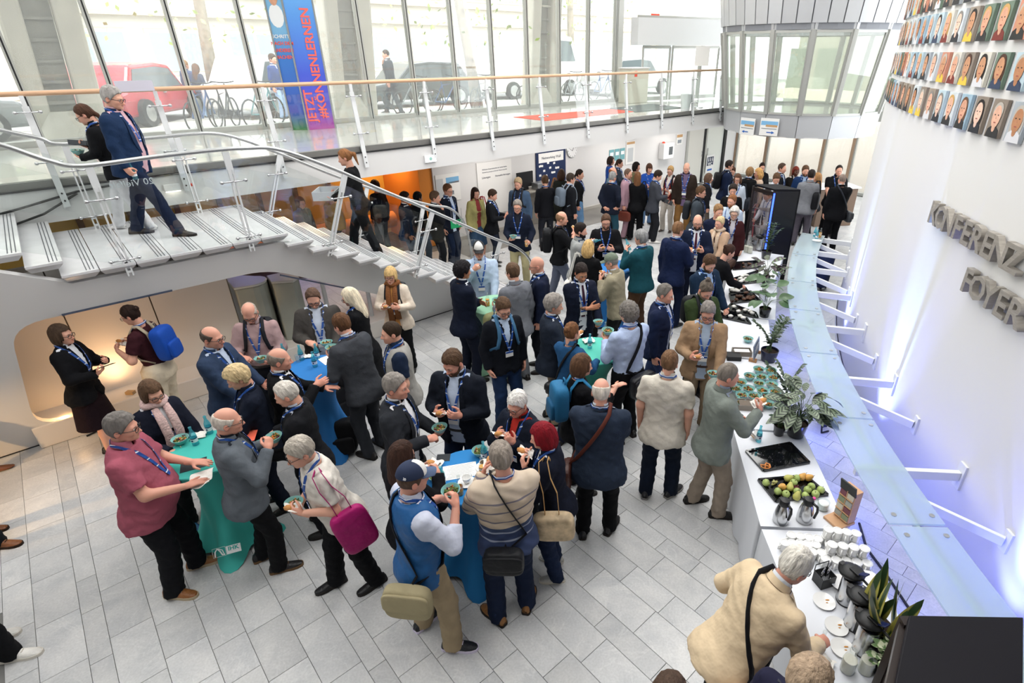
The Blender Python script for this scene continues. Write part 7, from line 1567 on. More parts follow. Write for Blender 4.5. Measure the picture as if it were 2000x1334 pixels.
# ================================================================ plants
M_pot = mat('black_glazed_pot', '#17181c', .22, coat=.3); M_potn = mat('navy_pot', '#141c3c', .3); M_potw = mat('white_pot', '#d8dbe2', .4); M_soil = mat('potting_soil', '#2e2018', .95, bump=.5, bscale=90); M_stemg = mat('green_stem', '#4a5c34', .6)
def leafmat(name, a, b, kind):
    if name in MATS: return MATS[name]
    m, nt, bs = _nt(name); L = nt.links; tc = _n(nt, 'ShaderNodeTexCoord'); w = _n(nt, 'ShaderNodeTexWave', wave_type='BANDS', bands_direction='DIAGONAL' if kind == 'stripe' else 'Y'); sp = _n(nt, 'ShaderNodeSeparateXYZ'); L.new(tc.outputs['Object'], sp.inputs[0])
    ab = _n(nt, 'ShaderNodeMath', operation='ABSOLUTE'); L.new(sp.outputs[0], ab.inputs[0]); cb = _n(nt, 'ShaderNodeCombineXYZ'); L.new(ab.outputs[0], cb.inputs[0]); L.new(sp.outputs[1], cb.inputs[1]); cr = _n(nt, 'ShaderNodeValToRGB'); e = cr.color_ramp.elements
    if kind == 'edge': # dark centre, pale margin
        L.new(ab.outputs[0], cr.inputs[0]); e[0].position = .017; e[0].color = (*lin(a), 1); e[1].position = .021; e[1].color = (*lin(b), 1)
    else:
        w.inputs['Scale'].default_value = 16 if kind == 'stripe' else 6; w.inputs['Distortion'].default_value = .6; L.new(cb.outputs[0], w.inputs['Vector']); L.new(w.outputs['Fac'], cr.inputs[0]); e[0].position = .35; e[0].color = (*lin(a), 1); e[1].position = .7; e[1].color = (*lin(b), 1)
    L.new(cr.outputs[0], bs.inputs['Base Color']); bs.inputs['Roughness'].default_value = .4; MATS[name] = m; return m
M_cal = leafmat('striped_calathea_leaf', '#2f3b2c', '#74836a', 'stripe'); M_zz = mat('dark_zz_leaf', '#2c4229', .3, var=.2, vscale=12); M_mon = mat('green_monstera_leaf', '#43613c', .35, var=.2, vscale=10); M_crot = leafmat('purple_green_leaf', '#33202a', '#5f7350', 'soft'); M_snk = leafmat('snake_plant_leaf', '#2f4a2c', '#b9b25a', 'edge'); M_varg = leafmat('variegated_leaf', '#5c7a48', '#c9cfae', 'soft'); M_fern = mat('small_fern_leaf', '#2f4a34', .5, var=.2, vscale=20)
def leaf_mesh(key, m, L, W, curl, fold=.15):
    if key not in MESH:
        b = MB(); b.grid(lambda s, q: ((s - .5) * 2 * W * math.sin(math.pi * min(1, q * .94 + .05)) ** .8, L * q, -curl * L * q * q + abs(s - .5) * 2 * fold * W * math.sin(math.pi * q)), 4, 7); o = b.build('leaf', m, smooth=True); MESH[key] = o.data; bpy.data.objects.remove(o)
    return MESH[key]
def plant(label, px, py, z, pot, leaves, spread, hgt, pr=.1, ph=.17, seed=1, stalk=True, up=.5, cat='plant', name='potted_plant', nsub=1, tilt0=20, tilt1=75):
    r0 = random.Random(seed); c = G(px, py, z); t = thing(name, label, cat, c)
    MB().lathe([(pr * .72, 0), (pr * .78, .006), (pr, ph), (pr * .93, ph), (pr * .9, ph - .03)], 20, cap1=False).build('pot', pot, t, auto=40); MB().lathe([(0, ph - .028), (pr * .92, ph - .03)], 16, cap0=False, cap1=False).build('soil', M_soil, t)
    for lm, n_ in leaves:
        me = MESH[lm]
        for k in range(n_):
            az = r0.random() * 6.283; el = R(tilt0 + (tilt1 - tilt0) * r0.random()); hh = hgt * (.25 + .75 * r0.random()); rr = spread * (.15 + .85 * r0.random()) * (1 - .3 * hh / hgt)
            tip = Vector((rr * math.cos(az), rr * math.sin(az), ph + hh)); b0 = Vector((r0.uniform(-.3, .3) * pr, r0.uniform(-.3, .3) * pr, ph - .03))
            if stalk: MB().tube([b0, (b0 + tip) / 2 + Vector((-.15 * rr * math.cos(az), -.15 * rr * math.sin(az), .05)), tip], [.004, .003, .002], 5).build('stalk', M_stemg, t)
            o = bpy.data.objects.new('leaf', me); COL.objects.link(o); o.parent = t; s = .75 + .5 * r0.random()
            o.matrix_local = Matrix.Translation(tip) @ Matrix.Rotation(az - math.pi / 2, 4, 'Z') @ Matrix.Rotation(R(60) - el, 4, 'X') @ Matrix.Rotation(r0.uniform(-.5, .5), 4, 'Y') @ Matrix.Diagonal((s, s, s, 1))
    return t
def fronds(t, n_, L, lm, seed, ph, spread=.6, pairs=8):
    r0 = random.Random(seed); me = MESH[lm]
    for k in range(n_):
        az = r0.random() * 6.28; lean_ = spread * (.3 + .7 * r0.random()); pts = [Vector((0, 0, ph)) + Vector((math.cos(az) * lean_ * L * q * q, math.sin(az) * lean_ * L * q * q, L * (q - .25 * lean_ * q * q))) for q in (0, .25, .5, .75, 1)]
        MB().tube(pts, [.006, .005, .004, .003, .002], 5).build('stalk', M_stemg, t)
        for j in range(pairs):
            q = .3 + .7 * j / (pairs - 1); i = min(3, int(q * 4)); p_ = pts[i].lerp(pts[i + 1], q * 4 - i)
            for s in (-1, 1):
                o = bpy.data.objects.new('leaf', me); COL.objects.link(o); o.parent = t
                o.matrix_local = Matrix.Translation(p_) @ Matrix.Rotation(az - math.pi / 2 + s * R(62), 4, 'Z') @ Matrix.Rotation(R(r0.uniform(5, 35)), 4, 'X')
leaf_mesh('cal', M_cal, .19, .045, .35); leaf_mesh('zz', M_zz, .075, .017, .1); leaf_mesh('mon', M_mon, .2, .075, .4); leaf_mesh('crot', M_crot, .2, .05, .3); leaf_mesh('varg', M_varg, .07, .018, .2); leaf_mesh('fern', M_fern, .05, .016, .2); leaf_mesh('crotd', mat('wine_dark_leaf', '#2c1a22', .35), .17, .04, .3)
plant('striped-leaf calathea in a black pot behind the pretzel tray', 1553, 850, TZ, M_pot, (('cal', 44),), .30, .34, .105, .17, 3)
t = plant('tall plant with feathery fronds in a black pot behind the calathea', 1530, 800, TZ, M_pot, (('fern', 2),), .06, .1, .09, .16, 5); fronds(t, 5, .5, 'zz', 9, .14, .55)
plant('small bushy plant in a black pot left of the calathea', 1520, 848, TZ, M_pot, (('fern', 46),), .09, .16, .065, .12, 7)
t = plant('glossy zz plant in a navy pot next to the menu board', 1500, 704, TZ, M_potn, (('zz', 6),), .1, .2, .115, .16, 11); fronds(t, 9, .46, 'zz', 12, .14, .7)
plant('broad-leaved monstera in a black pot behind the roll trays', 1492, 618, TZ, M_pot, (('mon', 13),), .24, .40, .09, .14, 13); plant('light monstera in a white pot behind the chocolate pastries', 1489, 586, TZ, M_potw, (('mon', 8),), .26, .36, .075, .15, 14)
plant('wine-red and green croton behind the white pastries', 1494, 552, TZ, M_pot, (('crot', 13), ('crotd', 16)), .24, .3, .08, .13, 15)
t = plant('tall zz plant in front of the drinks fridge', 1495, 505, TZ, M_pot, (('zz', 6),), .1, .2, .10, .16, 17); fronds(t, 9, .55, 'zz', 18, .14, .6)
# snake plant in a dark trough by the flasks
t = thing('snake_plant', 'yellow-edged snake plant in a dark trough beside the pump flasks', 'plant', T(1718, 1262), R(20)); MB().box((0, 0, .07), (.2, .42, .14)).build('trough', M_dark, t, bevel=.008); MB().box((0, 0, .142), (.18, .4, .006)).build('soil', M_soil, t)
r0 = random.Random(4)
for k in range(13):
    b = MB(); L = r0.uniform(.34, .52); b.grid(lambda s, q: ((s - .5) * 2 * (.044 * (1 - q ** 3) ** .7 * (.55 + .9 * q * (1 - q) * 2) + .001), 0 + .02 * math.sin(q * 3), L * q), 4, 8); o = b.build('leaf', M_snk, t, smooth=True); o.data.transform(Matrix.Rotation(R(-90), 4, 'X') @ Matrix.Identity(4)); 
    o.location = (r0.uniform(-.06, .06), r0.uniform(-.14, .16), .14); o.rotation_euler = (R(90 + r0.uniform(-34, 16)), R(r0.uniform(-24, 24)), r0.random() * 6)
plant('small variegated plant between milk bottles and the glass cooler', 1722, 1318, TZ, M_pot, (('varg', 46),), .11, .16, .06, .09, 21)
# ================================================================ glass bar on the curved wall, floodlights, coolers
M_bar = glass_mat('frosted_bar_glass', (.84, .93, .95), .35, rough=.1, body=.42, bodycol=(.74, .84, .87)); M_barc = mat('bar_underbeam', '#cfd6d2', .4)
bar = thing('glass_bar', 'long curved glass bar shelf bracketed off the white wall', 'shelf', CW(168, 1.0, .7)); b0_ = Vector(bar.location)
JN = [150.6, 155.5, 160.3, 164.2, 168.6, 173.2, 178, 183, 188]
for a0, a1 in zip(JN[:-1], JN[1:]):
    n_ = 8; b = MB(); vs = []
    for k in range(n_ + 1):
        d = a0 + .05 + (a1 - a0 - .1) * k / n_
        vs += [CW(d, 1.03, .52) - b0_, CW(d, 1.03, .96) - b0_, CW(d, 1.05, .96) - b0_, CW(d, 1.05, .52) - b0_]
    fs = [(4 * k + i, 4 * k + (i + 1) % 4, 4 * k + 4 + (i + 1) % 4, 4 * k + 4 + i) for k in range(n_) for i in range(4)] + [(3, 2, 1, 0), (4 * n_, 4 * n_ + 1, 4 * n_ + 2, 4 * n_ + 3)]
    b.add(vs, fs).build('glass_panel', M_bar, bar)
    for d in (a0 + .35, a1 - .35):
        for r_ in (.58, .88): MB().lathe([(.022, 1.05), (.022, 1.056)], 8).build('fixing', M_alu, bar).location = CW(d, 0, r_) - Vector((b0_.x, b0_.y, b0_.z))
MB().tube([CW(150.6 + k * .6, 1.0, .72) - b0_ for k in range(62)], .022, 8).build('under_rail', M_barc, bar, smooth=True)
for k, d in enumerate((150.9, 154.0, 157.4, 161.2, 165.5, 170.2, 175.6, 181.5)):
    b = MB(); rad = (CW(d, 1, 1) - CW(d, 1, 0)); rad.z = 0; b.beam(CW(d, .97, .02) - b0_, CW(d, .97, .93) - b0_, .05, .09); o = b.build('bracket', M_steelw, bar, bevel=.004)
    pl = MB(); pl.beam(CW(d, .97, .0) - b0_, CW(d, .97, .02) - b0_, .10, .26); pl.build('wall_plate', M_steelw, bar)
    for z_ in (.99, .95): MB().sph(CW(d - .09, z_, .12 if z_ > .96 else .06) - b0_, .014, 6, 4).build('bolt', M_chrome, bar)
    d2 = d + 2.4; b = MB(); b.beam(CW(d + .15, .95, .86) - b0_, CW(d2, .9, .03) - b0_, .035, .08); b.build('strut', M_steelw, bar); MB().beam(CW(d2, .9, 0) - b0_, CW(d2, .9, .02) - b0_, .08, .2).build('wall_plate', M_steelw, bar)
bottle('blue water bottle at the far tip of the glass bar', CW(151.2, 1.051, .70)); bottle('pale bottle beside it at the far tip of the glass bar', CW(151.3, 1.051, .60), 'juice'); bottle('second blue bottle at the far tip of the glass bar', CW(151.8, 1.051, .64))
t = thing('saucer', 'white plate at the far tip of the glass bar', 'plate', CW(152.2, 1.051, .62)); MB().lathe([(.05, 0), (.09, .014), (.05, .008), (0, .006)], 24, cap1=False).build('dish', M_cup, t, auto=50)
def CWx(deg, r): return CW(deg, 0, r)
for d, r_, nm in ((168.9, .55, 'blue-lit floodlight standing behind the calathea'), (159.2, .42, 'blue-lit floodlight below the far glass bar'), (180.5, .5, 'blue-lit floodlight behind the coffee table')):
    c = CWx(d, r_); floodlight('floodlight', nm, c, cwrot(d) + math.pi, True)
BLU = (.16, .20, 1.)
def uplight(d, r_, z0, tz, td, power, ang, col=BLU):
    a = CW(d, z0, r_); b = CW(td, tz, .0); o = lamp('SPOT', 'blue_uplight', a, (b - a).to_track_quat('-Z', 'Y').to_euler(), power, col, spot_size=R(ang), spot_blend=.7, shadow_soft_size=.04)
for d, pw in ((169.9, .7), (161.0, .6), (178.9, .3), (184.5, .5)):
    uplight(d, .34, .08, 1.35, d - .1, 560 * pw, 24, (.34, .62, 1.)); uplight(d, .34, .1, 1.2, d - .1, 260 * pw, 55)
for d, r_, z_, pw in ((170.0, .75, .3, 7), (174.5, .8, .3, 9), (179, .8, .3, 10), (163, .8, .3, 5), (157, .7, .3, 3)):
    lamp('POINT', 'blue_spill', CW(d, z_, r_), (0, 0, 0), pw, BLU, shadow_soft_size=.15)  # unseen point lights added to spread the blue spill
cb = MB(); cb.tube([CW(174.5 + 1.1 * k, .012, .55 + .05 * math.sin(k * 1.7)) for k in range(12)], .012, 6); tag(cb.build('power_cable', M_black, None, smooth=True), 'black power cable lying along the floor below the glass bar', 'cable')
M_gt = glass_mat('cooler_glass', (.82, .8, .82), .5, body=.10, bodycol=(.4, .33, .33)); M_bz = mat('dark_bronze_frame', '#2c2523', .35, .4); M_led = mat('blue_led', '#2a3cff', .4, emit=(.03, .08, 1), estr=5.)
def cooler(label, A, B, D, z1, led=True):
    """A,B: ends of the closed black face; D: far end of the glazed face that starts at A"""
    A, B, D = Vector((*A, 0)), Vector((*B, 0)), Vector((*D, 0)); Cc = B + D - A; base = A; t = thing('drinks_cooler', label, 'fridge', base); q = [Vector((0, 0, 0)), B - A, Cc - A, D - A]; up = Vector((0, 0, z1)); bk = (D - A).normalized() * .03; rt = (B - A).normalized() * .03
    MB().prism([q[0] + rt * .2, q[1], q[1] + bk, q[0] + bk + rt * .2], up).build('back_panel', mat('black_panel', '#0b0c12', .22), t); MB().prism([q[1], q[2], q[2] - rt, q[1] - rt], up).build('side_panel', mat('black_panel', '#0b0c12', .22), t)
    MB().prism([p + up for p in q], (0, 0, .04)).build('top', mat('black_top', '#100f16', .55, spec=.2), t, bevel=.006); MB().prism(q, (0, 0, .12)).build('plinth', M_bz, t)
    fr = MB(); e = q[3]; fr.beam(q[0] + Vector((0, 0, .12)), q[0] + up, .05, .05).beam(e + Vector((0, 0, .12)), e + up, .05, .05).beam(q[0] + up * .97, e + up * .97, .05, .07).beam(q[0] + Vector((0, 0, .15)), e + Vector((0, 0, .15)), .05, .06); fr.build('door_frame', M_bz, t)
    MB().prism([q[0] + e * .05 + Vector((0, 0, .15)), e * .95 + Vector((0, 0, .15)), e * .95 + up * .96, q[0] + e * .05 + up * .96], rt * .3).build('glass_door', M_gt, t)
    for k in range(4):
        MB().prism([q[2] * .5 + (p - q[2] * .5) * .84 + Vector((0, 0, .3 + k * z1 * .2)) for p in q], (0, 0, .008)).build('shelf', mat('cooler_shelf', '#8d8484', .4), t)
    if led: MB().beam(q[0] - rt * .55 - bk * .9 + Vector((0, 0, .2)), q[0] - rt * .55 - bk * .9 + up * .98, .03, .03).build('led_strip', M_led, t)
    return t
cooler('tall black drinks cooler with a blue light strip at the far buffet end', (4.05, 11.25), (4.56, 11.22), (3.79, 11.76), 1.88); cooler('black glass-door cooler filling the lower corner by the coffee table', (1.64, 1.78), (2.19, 1.77), (1.27, 1.27), 1.88, False)
# reception counter at the far end
cc_ = G(1606, 448, 0); t = thing('reception_counter', 'brown reception counter with a lit niche at the far end', 'counter', (cc_.x + .35, cc_.y + .6, 0), R(8)); MB().box((0, 0, .52), (1.1, .6, 1.04)).build('body', mat('walnut_front', '#6b5646', .5), t, bevel=.01); MB().box((0, 0, 1.06), (1.2, .7, .04)).build('worktop', M_white, t, bevel=.006); MB().box((-.2, -.31, .8), (.16, .02, .16)).build('lit_niche', mat('lit_niche', '#f3c27a', .5, emit=(1, .6, .2), estr=1.2), t)
# hand truck, chairs and the red trolley by the wall base
t = thing('platform_trolley', 'red and grey platform trolley by the foot of the curved wall', 'trolley', CW(152.3, 0, .5) + Vector((0, 2.9, 0)), .4); MB().box((0, 0, .17), (.5, .8, .04)).build('deck', mat('grey_deck', '#8d8a86', .5), t, bevel=.01); MB().tube([(-.22, .38, .18), (-.22, .42, .9), (.22, .42, .9), (.22, .38, .18)], .018, 8).build('handle', mat('red_tube', '#b9323c', .4), t)
for a in (-.2, .2):
    for c in (-.32, .32): MB().lathe([(.06, -.02), (.06, .02)], 12, c=(a, c, .075), M=Matrix.Rotation(R(90), 3, 'Y')).build('wheel', M_dark, t)
# ================================================================ letters and portraits on the curved wall
M_let = mat('brushed_letter_metal', '#a8a299', .45, .35, var=.12, vscale=14, stretch=(1, 6, 1))
def letters(word, d0, pitch, z, size):
    d = d0
    for ch in word:
        me = text_mesh(ch, size, .055, True); me.materials.clear(); me.materials.append(M_let); w_ = max(v.co.x for v in me.vertices) - min(v.co.x for v in me.vertices)
        o = link('sign_letter', me, None); p_ = CW(d, z, .05); o.location = p_; rd = R(d); X = Vector((-math.sin(rd), math.cos(rd), 0)); Y = Vector((0, 0, 1)); Z = X.cross(Y); M = Matrix.Identity(4)
        for i in range(3): M[i][0], M[i][1], M[i][2], M[i][3] = X[i], Y[i], Z[i], p_[i]
        o.matrix_world = M; tag(o, 'brushed metal letter %s in the word %s on the curved wall' % (ch, word.lower()) + (', %s of its kind' % LK(word, ch) if word.count(ch) > 1 else ''), 'letter', 'letters of the wall sign'); d += pitch * (1.0 if ch not in 'N' else 1.06)
LCOUNT = {}
def LK(word, ch): LCOUNT[(word, ch)] = LCOUNT.get((word, ch), 0) + 1; return ('first', 'second', 'third')[LCOUNT[(word, ch)] - 1]
letters('KONFERENZ', 169.75, .60, 2.9, .30); letters('FOYER', 173.05, .60, 2.54, .30)
FS = ['#e3b298', '#d9a386', '#c9946f', '#ecc6b0', '#b9825c']; HC = ['#3a2a20', '#6b4a33', '#b9b2a8', '#c9a060', '#1f1814', '#8a8580', '#4a2c1c']; BG = ['#cfd6d9', '#9db8c9', '#9a8e80', '#d8d4c8', '#8c8074', '#b9cdd6', '#6d8070', '#c98a72', '#a9b0b6', '#cfd6d9', '#d8d4c8']; SH = ['#26282e', '#33405a', '#d9d9dc', '#2b2b2b', '#7a3028', '#e0c24a']
NAMES_ROW = ('lowest row', 'second row', 'third row', 'top row')
r0 = random.Random(5); pcount = 0
for row, (z0, h_, da, dstart) in enumerate(((3.70, .30, 1.08, 154.2), (4.07, .28, 1.08, 154.6), (4.44, .29, 1.08, 155.0), (4.78, .29, 1.08, 155.2))):
    for k in range(20):
        d = dstart + k * da
        if d > 176.3: break
        hair_l = r0.random() < .4; hc_ = r0.choice(HC); bg = r0.choice(BG); sk = r0.choice(FS); sh_ = r0.choice(SH); nm = {'#3a2a20': 'dark brown', '#6b4a33': 'brown', '#b9b2a8': 'grey', '#c9a060': 'blond', '#1f1814': 'black', '#8a8580': 'iron grey', '#4a2c1c': 'chestnut'}[hc_]
        bgn_ = {'#cfd6d9': 'pale grey', '#9db8c9': 'light blue', '#9a8e80': 'brown', '#d8d4c8': 'cream', '#8c8074': 'umber', '#b9cdd6': 'ice blue', '#6d8070': 'green', '#c98a72': 'coral', '#a9b0b6': 'grey'}[bg]
        t = thing('portrait_panel', 'painted portrait, %s hair on %s, %s from the drum in the %s' % (nm, bgn_, ORD[k], NAMES_ROW[row]), 'portrait', CW(d, z0 + h_ / 2, .02), cwrot(d), 'painted portraits on the curved wall')
        M_ = mat('paint_' + bg[1:], bg, .6, var=.08, vscale=10); MB().box((0, 0, 0), (.215, .03, h_)).build('canvas', M_, t)
        def disc(nm_, cx_, cz_, rx, rz_, m_, y=-.0165, n_=14): MB().prism([(cx_ + rx * math.cos(2 * math.pi * i / n_), y, cz_ + rz_ * math.sin(2 * math.pi * i / n_)) for i in range(n_)], (0, -.0012, 0)).build(nm_, m_, t)
        mh = mat('paint_' + hc_[1:], hc_, .7); ms = mat('paint_' + sk[1:], sk, .7, var=.1, vscale=18); jx = r0.uniform(-.012, .012)
        if hair_l: disc('hair', jx, -.01, .088, .13, mh)
        MB().prism([(jx - .10, -.0165, -h_ / 2), (jx + .10, -.0165, -h_ / 2), (jx + .085, -.0165, -.085), (jx + .03, -.0165, -.055), (jx - .03, -.0165, -.055), (jx - .085, -.0165, -.085)], (0, -.0016, 0)).build('coat', mat('paint_' + sh_[1:], sh_, .7), t)
        disc('neck', jx, -.07, .026, .035, ms, -.018); disc('hair_top', jx, .055, .074, .075, mh, -.0182); disc('face', jx, .015, .064, .09, ms, -.0195)
        for s in (-1, 1): disc('eye', jx + s * .025, .03, .009, .005, mat('paint_dark', '#2a2422', .7), -.0208, 8)
        disc('mouth', jx, -.03, .02, .005, mat('paint_lip', '#a3564e', .7), -.0208, 8); MB().prism([(jx - .004, -.0205, .02), (jx + .007, -.0205, .0), (jx - .002, -.0205, 0)], (0, -.0012, 0)).build('nose', mat('paint_shadow', '#b07a62', .7), t)
# ================================================================ things on the back wall
def wp(u, z, off=.004): return P(u, 12.245 - off, z)
def wallplate(name, label, cat, u0, u1, z0, z1, m, th=.012, parts=()):
    t = thing(name, label, cat, wp((u0 + u1) / 2, (z0 + z1) / 2), UROT); w_, h_ = u1 - u0, z1 - z0; MB().box((0, -th / 2, 0), (w_, th, h_)).build('panel', m, t)
    for nm, x, z, a, b, mm in parts: MB().box((x * w_, -th - .001, z * h_), (a * w_, .002, b * h_)).build(nm, mm, t)
    return t
wallplate('poster', 'white event poster with a skyline photo and square code', 'poster', 6.95, 7.62, 1.05, 1.72, M_paper, parts=(('photo', .2, .25, .55, .22, M_sky), ('skyline', .25, .17, .45, .06, M_ochre), ('side_sheet', -.34, -.05, .28, .8, mat('pale_grey_print', '#c5c9cb', .7)), ('code_area', .15, -.2, .14, .14, M_grey), ('text_block', -.05, -.1, .3, .18, M_grey)))
b = wallplate('pin_board', 'white pin board headed Lösungen and Herausforderungen', 'board', 8.15, 9.25, .5, 1.86, M_paper, .02)
for tx, x, z, sz in (('Wirksame Zusammenarbeit der Länder Berlin', 0, .50, .042), ('Brandenburg Sachsen im Bereich Wasserwirtschaft', 0, .43, .038), ('Lösungen', -.28, .3, .07), ('Herausforderungen', .25, .3, .062)): text('lettering', tx, sz, M_txt, b, (x, -.024, z), (R(90), 0, 0), .002)
b = wallplate('pin_board', 'navy pin board headed Networking Wall with small cards', 'board', 10.1, 11.2, .42, 2.0, M_navy, .03, (('heading_card', 0, .34, .84, .16, M_paper),)); text('lettering', 'Networking Wall', .10, M_txt, b, (0, -.036, .53), (R(90), 0, 0), .002)
for k in range(14): MB().box((-.42 + (k * 7 % 10) * .075, -.033, .33 - (k // 4) * .14 + (k % 3) * .03), (.075, .003, .055), M=Matrix.Rotation(R((k * 37 % 30) - 15), 3, 'Y')).build('note_card', M_paper, b)
t = thing('wall_clock', 'round white wall clock above the navy board', 'clock', wp(11.45, 1.83), UROT); MB().lathe([(.2, 0), (.2, .03), (.185, .045)], 28, M=Matrix.Rotation(R(90), 3, 'X')).build('case', M_alu, t, auto=40); MB().lathe([(.182, .046), (.182, .047)], 28, M=Matrix.Rotation(R(90), 3, 'X')).build('dial', M_white, t); MB().beam((0, -.05, 0), (.05, -.05, .09), .01, .004, up=(0, 1, 0)).beam((0, -.05, 0), (-.1, -.05, .06), .008, .004, up=(0, 1, 0)).build('hands', M_black, t)
for k in range(12): MB().box((.155 * math.sin(k * math.pi / 6), -.049, .155 * math.cos(k * math.pi / 6)), (.012, .002, .024)).build('hour_mark', M_black, t)
for k, (u0, w_) in enumerate(((13.05, 'leftmost'), (13.3, 'middle'), (13.55, 'rightmost'))): wallplate('notice', 'small teal notice, %s of three above the group' % w_, 'notice', u0, u0 + .21, 1.34, 1.68, M_teal, parts=(('text_block', 0, .1, .7, .3, M_white),))
wallplate('notice', 'tall white notice with a photo strip above the group', 'notice', 13.82, 14.24, 1.15, 1.86, M_paper, parts=(('photo', 0, .41, .9, .1, M_ochre), ('text_block', 0, -.1, .6, .6, mat('pale_grey_print', '#c5c9cb', .7))))
wallplate('notice', 'small white notice with a photo near the door', 'notice', 16.4, 16.75, 1.5, 1.86, M_paper, parts=(('photo', 0, .3, .9, .25, M_ochre), ('text_block', 0, -.2, .6, .3, M_grey)))
t = thing('hose_cabinet', 'white wall cabinet with a small window and red lamp', 'cabinet', wp(15.75, 1.4), UROT); MB().box((0, -.11, 0), (.55, .22, .5)).build('case', M_white, t, bevel=.008); MB().box((.1, -.222, .0), (.2, .006, .26)).build('window', mat('dark_glass_print', '#5a6064', .2), t); MB().lathe([(.05, 0), (.05, .03), (.03, .05)], 12, c=(-.16, -.1, .25)).build('lamp_dome', M_red, t)
wallplate('sign', 'white washroom sign with figures and an arrow', 'sign', 18.35, 18.85, .3, .95, M_paper, parts=(('panel_blue', 0, .14, .8, .48, M_txt), ('arrow_bar', 0, -.34, .6, .1, M_blue))); text('lettering', 'WC', .17, M_white, bpy.data.objects[[o.name for o in bpy.data.objects if o.get('label', '').startswith('white washroom sign')][0]], (0, -.018, -.01), (R(90), 0, 0), .003, True)
wl_ = [o for o in bpy.data.objects if o.get('label', '').startswith('white washroom sign')][0]
for x in (-.12, 0, .12): MB().sph((x, -.018, .2), (.025, .004, .025), 8, 5).box((x, -.018, .13), (.05, .004, .09)).build('figure', M_white, wl_)
t = thing('equipment_table', 'high table with a laptop and a steel case by the white board', 'table', P(9.72, 12.0), UROT); MB().box((0, 0, 1.0), (.9, .5, .04)).build('top', mat('grey_laminate', '#9a958c', .5), t, bevel=.005); MB().box((0, .1, .5), (.84, .03, .98)).build('apron', mat('grey_laminate', '#9a958c', .5), t)
for x in (-.4, .4): MB().beam((x, -.2, 0), (x, -.2, 1.0), .04, .04).build('leg', M_alu, t)
t = thing('screen', 'black monitor standing on the equipment table', 'screen', P(9.55, 12.05, 1.02), UROT); MB().box((0, 0, .28), (.55, .04, .4)).build('display', M_black, t, bevel=.006); MB().box((0, .03, .04), (.2, .12, .08)).build('stand', M_dark, t)
t = thing('tool_case', 'silver case with a handle on the equipment table', 'case', P(9.95, 11.9, 1.02), UROT); MB().box((0, 0, .09), (.38, .28, .18)).build('shell', M_alu, t, bevel=.012); MB().tube([(-.06, -.15, .1), (-.06, -.18, .1), (.06, -.18, .1), (.06, -.15, .1)], .01, 6).build('handle', M_dark, t)
# emergency signs, spot lamp on the fascia
t = thing('exit_sign', 'glowing white escape sign on the gallery front', 'sign', P(5.55, 9.895, 2.55), UROT); MB().box((0, -.02, 0), (.24, .04, .13)).build('box', M_white, t); MB().box((0, -.042, 0), (.22, .006, .11)).build('screen', mat('lit_sign', '#e8f6ff', .5, emit=(.85, .95, 1), estr=2.2), t); MB().sph((0, -.046, 0), (.035, .003, .035), 10, 5).build('figure', mat('pale_green_print', '#9fd0c4', .6), t)
t = thing('wall_lamp', 'small flat lamp glowing on the gallery front behind the landing', 'lamp', P(1.35, 9.89, 2.62), UROT); MB().box((0, -.02, 0), (.2, .04, .1)).build('case', M_white, t, bevel=.006); MB().box((0, -.03, -.054), (.18, .03, .006)).build('light_strip', mat('warm_strip', '#fff4dd', .5, emit=(1, .93, .8), estr=6), t)
tag(MB().lathe([(.022, 0), (.022, .02)], 12, M=Matrix.Rotation(R(90), 3, 'X')).build('alarm_button', M_red, None, P(1.6, 9.898, 2.62)), 'round red button on the gallery front', 'button')
t = thing('escape_sign', 'green escape sign hanging behind the stair railing', 'sign', GVp(893, 437, 9.75), UROT); MB().box((0, 0, 0), (.30, .015, .16)).build('plate', M_green, t); MB().sph((.09, -.009, .045), (.014, .003, .014), 8, 5).beam((.09, -.009, .03), (.07, -.009, -.01), .02, .003, up=(0, 1, 0)).beam((.07, -.009, -.01), (.1, -.009, -.05), .016, .003, up=(0, 1, 0)).beam((.07, -.009, -.01), (.03, -.009, -.04), .016, .003, up=(0, 1, 0)).beam((-.03, -.009, 0), (-.11, -.009, .05), .012, .003, up=(0, 1, 0)).build('running_figure', M_white, t); MB().tube([(-.12, 0, .08), (-.12, 0, .3)], .004, 5).tube([(.12, 0, .08), (.12, 0, .3)], .004, 5).build('wire', M_alu, t)
c3 = PEOPLE['a3']; W_ = c3.hands[1][0]; W2 = c3.hands[-1][0]; mid = (W_ + W2) / 2 + np.array((0, .12, -.02)); pw = c3.root.matrix_basis @ Vector(mid); t = thing('carrying_tray', 'grey plastic tray carried up the stair', 'tray', pw, -c3.f)
MB().box((0, 0, .0), (.42, .32, .012)).build('base', mat('grey_tray_plastic', '#b9bdbf', .4), t)
for s in (-1, 1): MB().box((s * .21, 0, .06), (.012, .32, .13)).build('side', mat('grey_tray_plastic', '#b9bdbf', .4), t); MB().box((0, s * .16, .06), (.42, .012, .13)).build('side', mat('grey_tray_plastic', '#b9bdbf', .4), t)
# cables on the landing side of the fascia
b = MB(); b.tube([P(-1.6, 9.86, 2.48), P(-.9, 9.86, 2.5), P(-.3, 9.86, 2.6), P(.3, 9.87, 2.72), P(.9, 9.89, 2.76)], .014, 6); b.tube([P(-1.6, 9.85, 2.3), P(-.7, 9.85, 2.34), P(-.1, 9.85, 2.5), P(.3, 9.86, 2.7)], .014, 6); tag(b.build('cable_pair', M_black, None, smooth=True), 'pair of black cables drooping along the gallery front', 'cable')
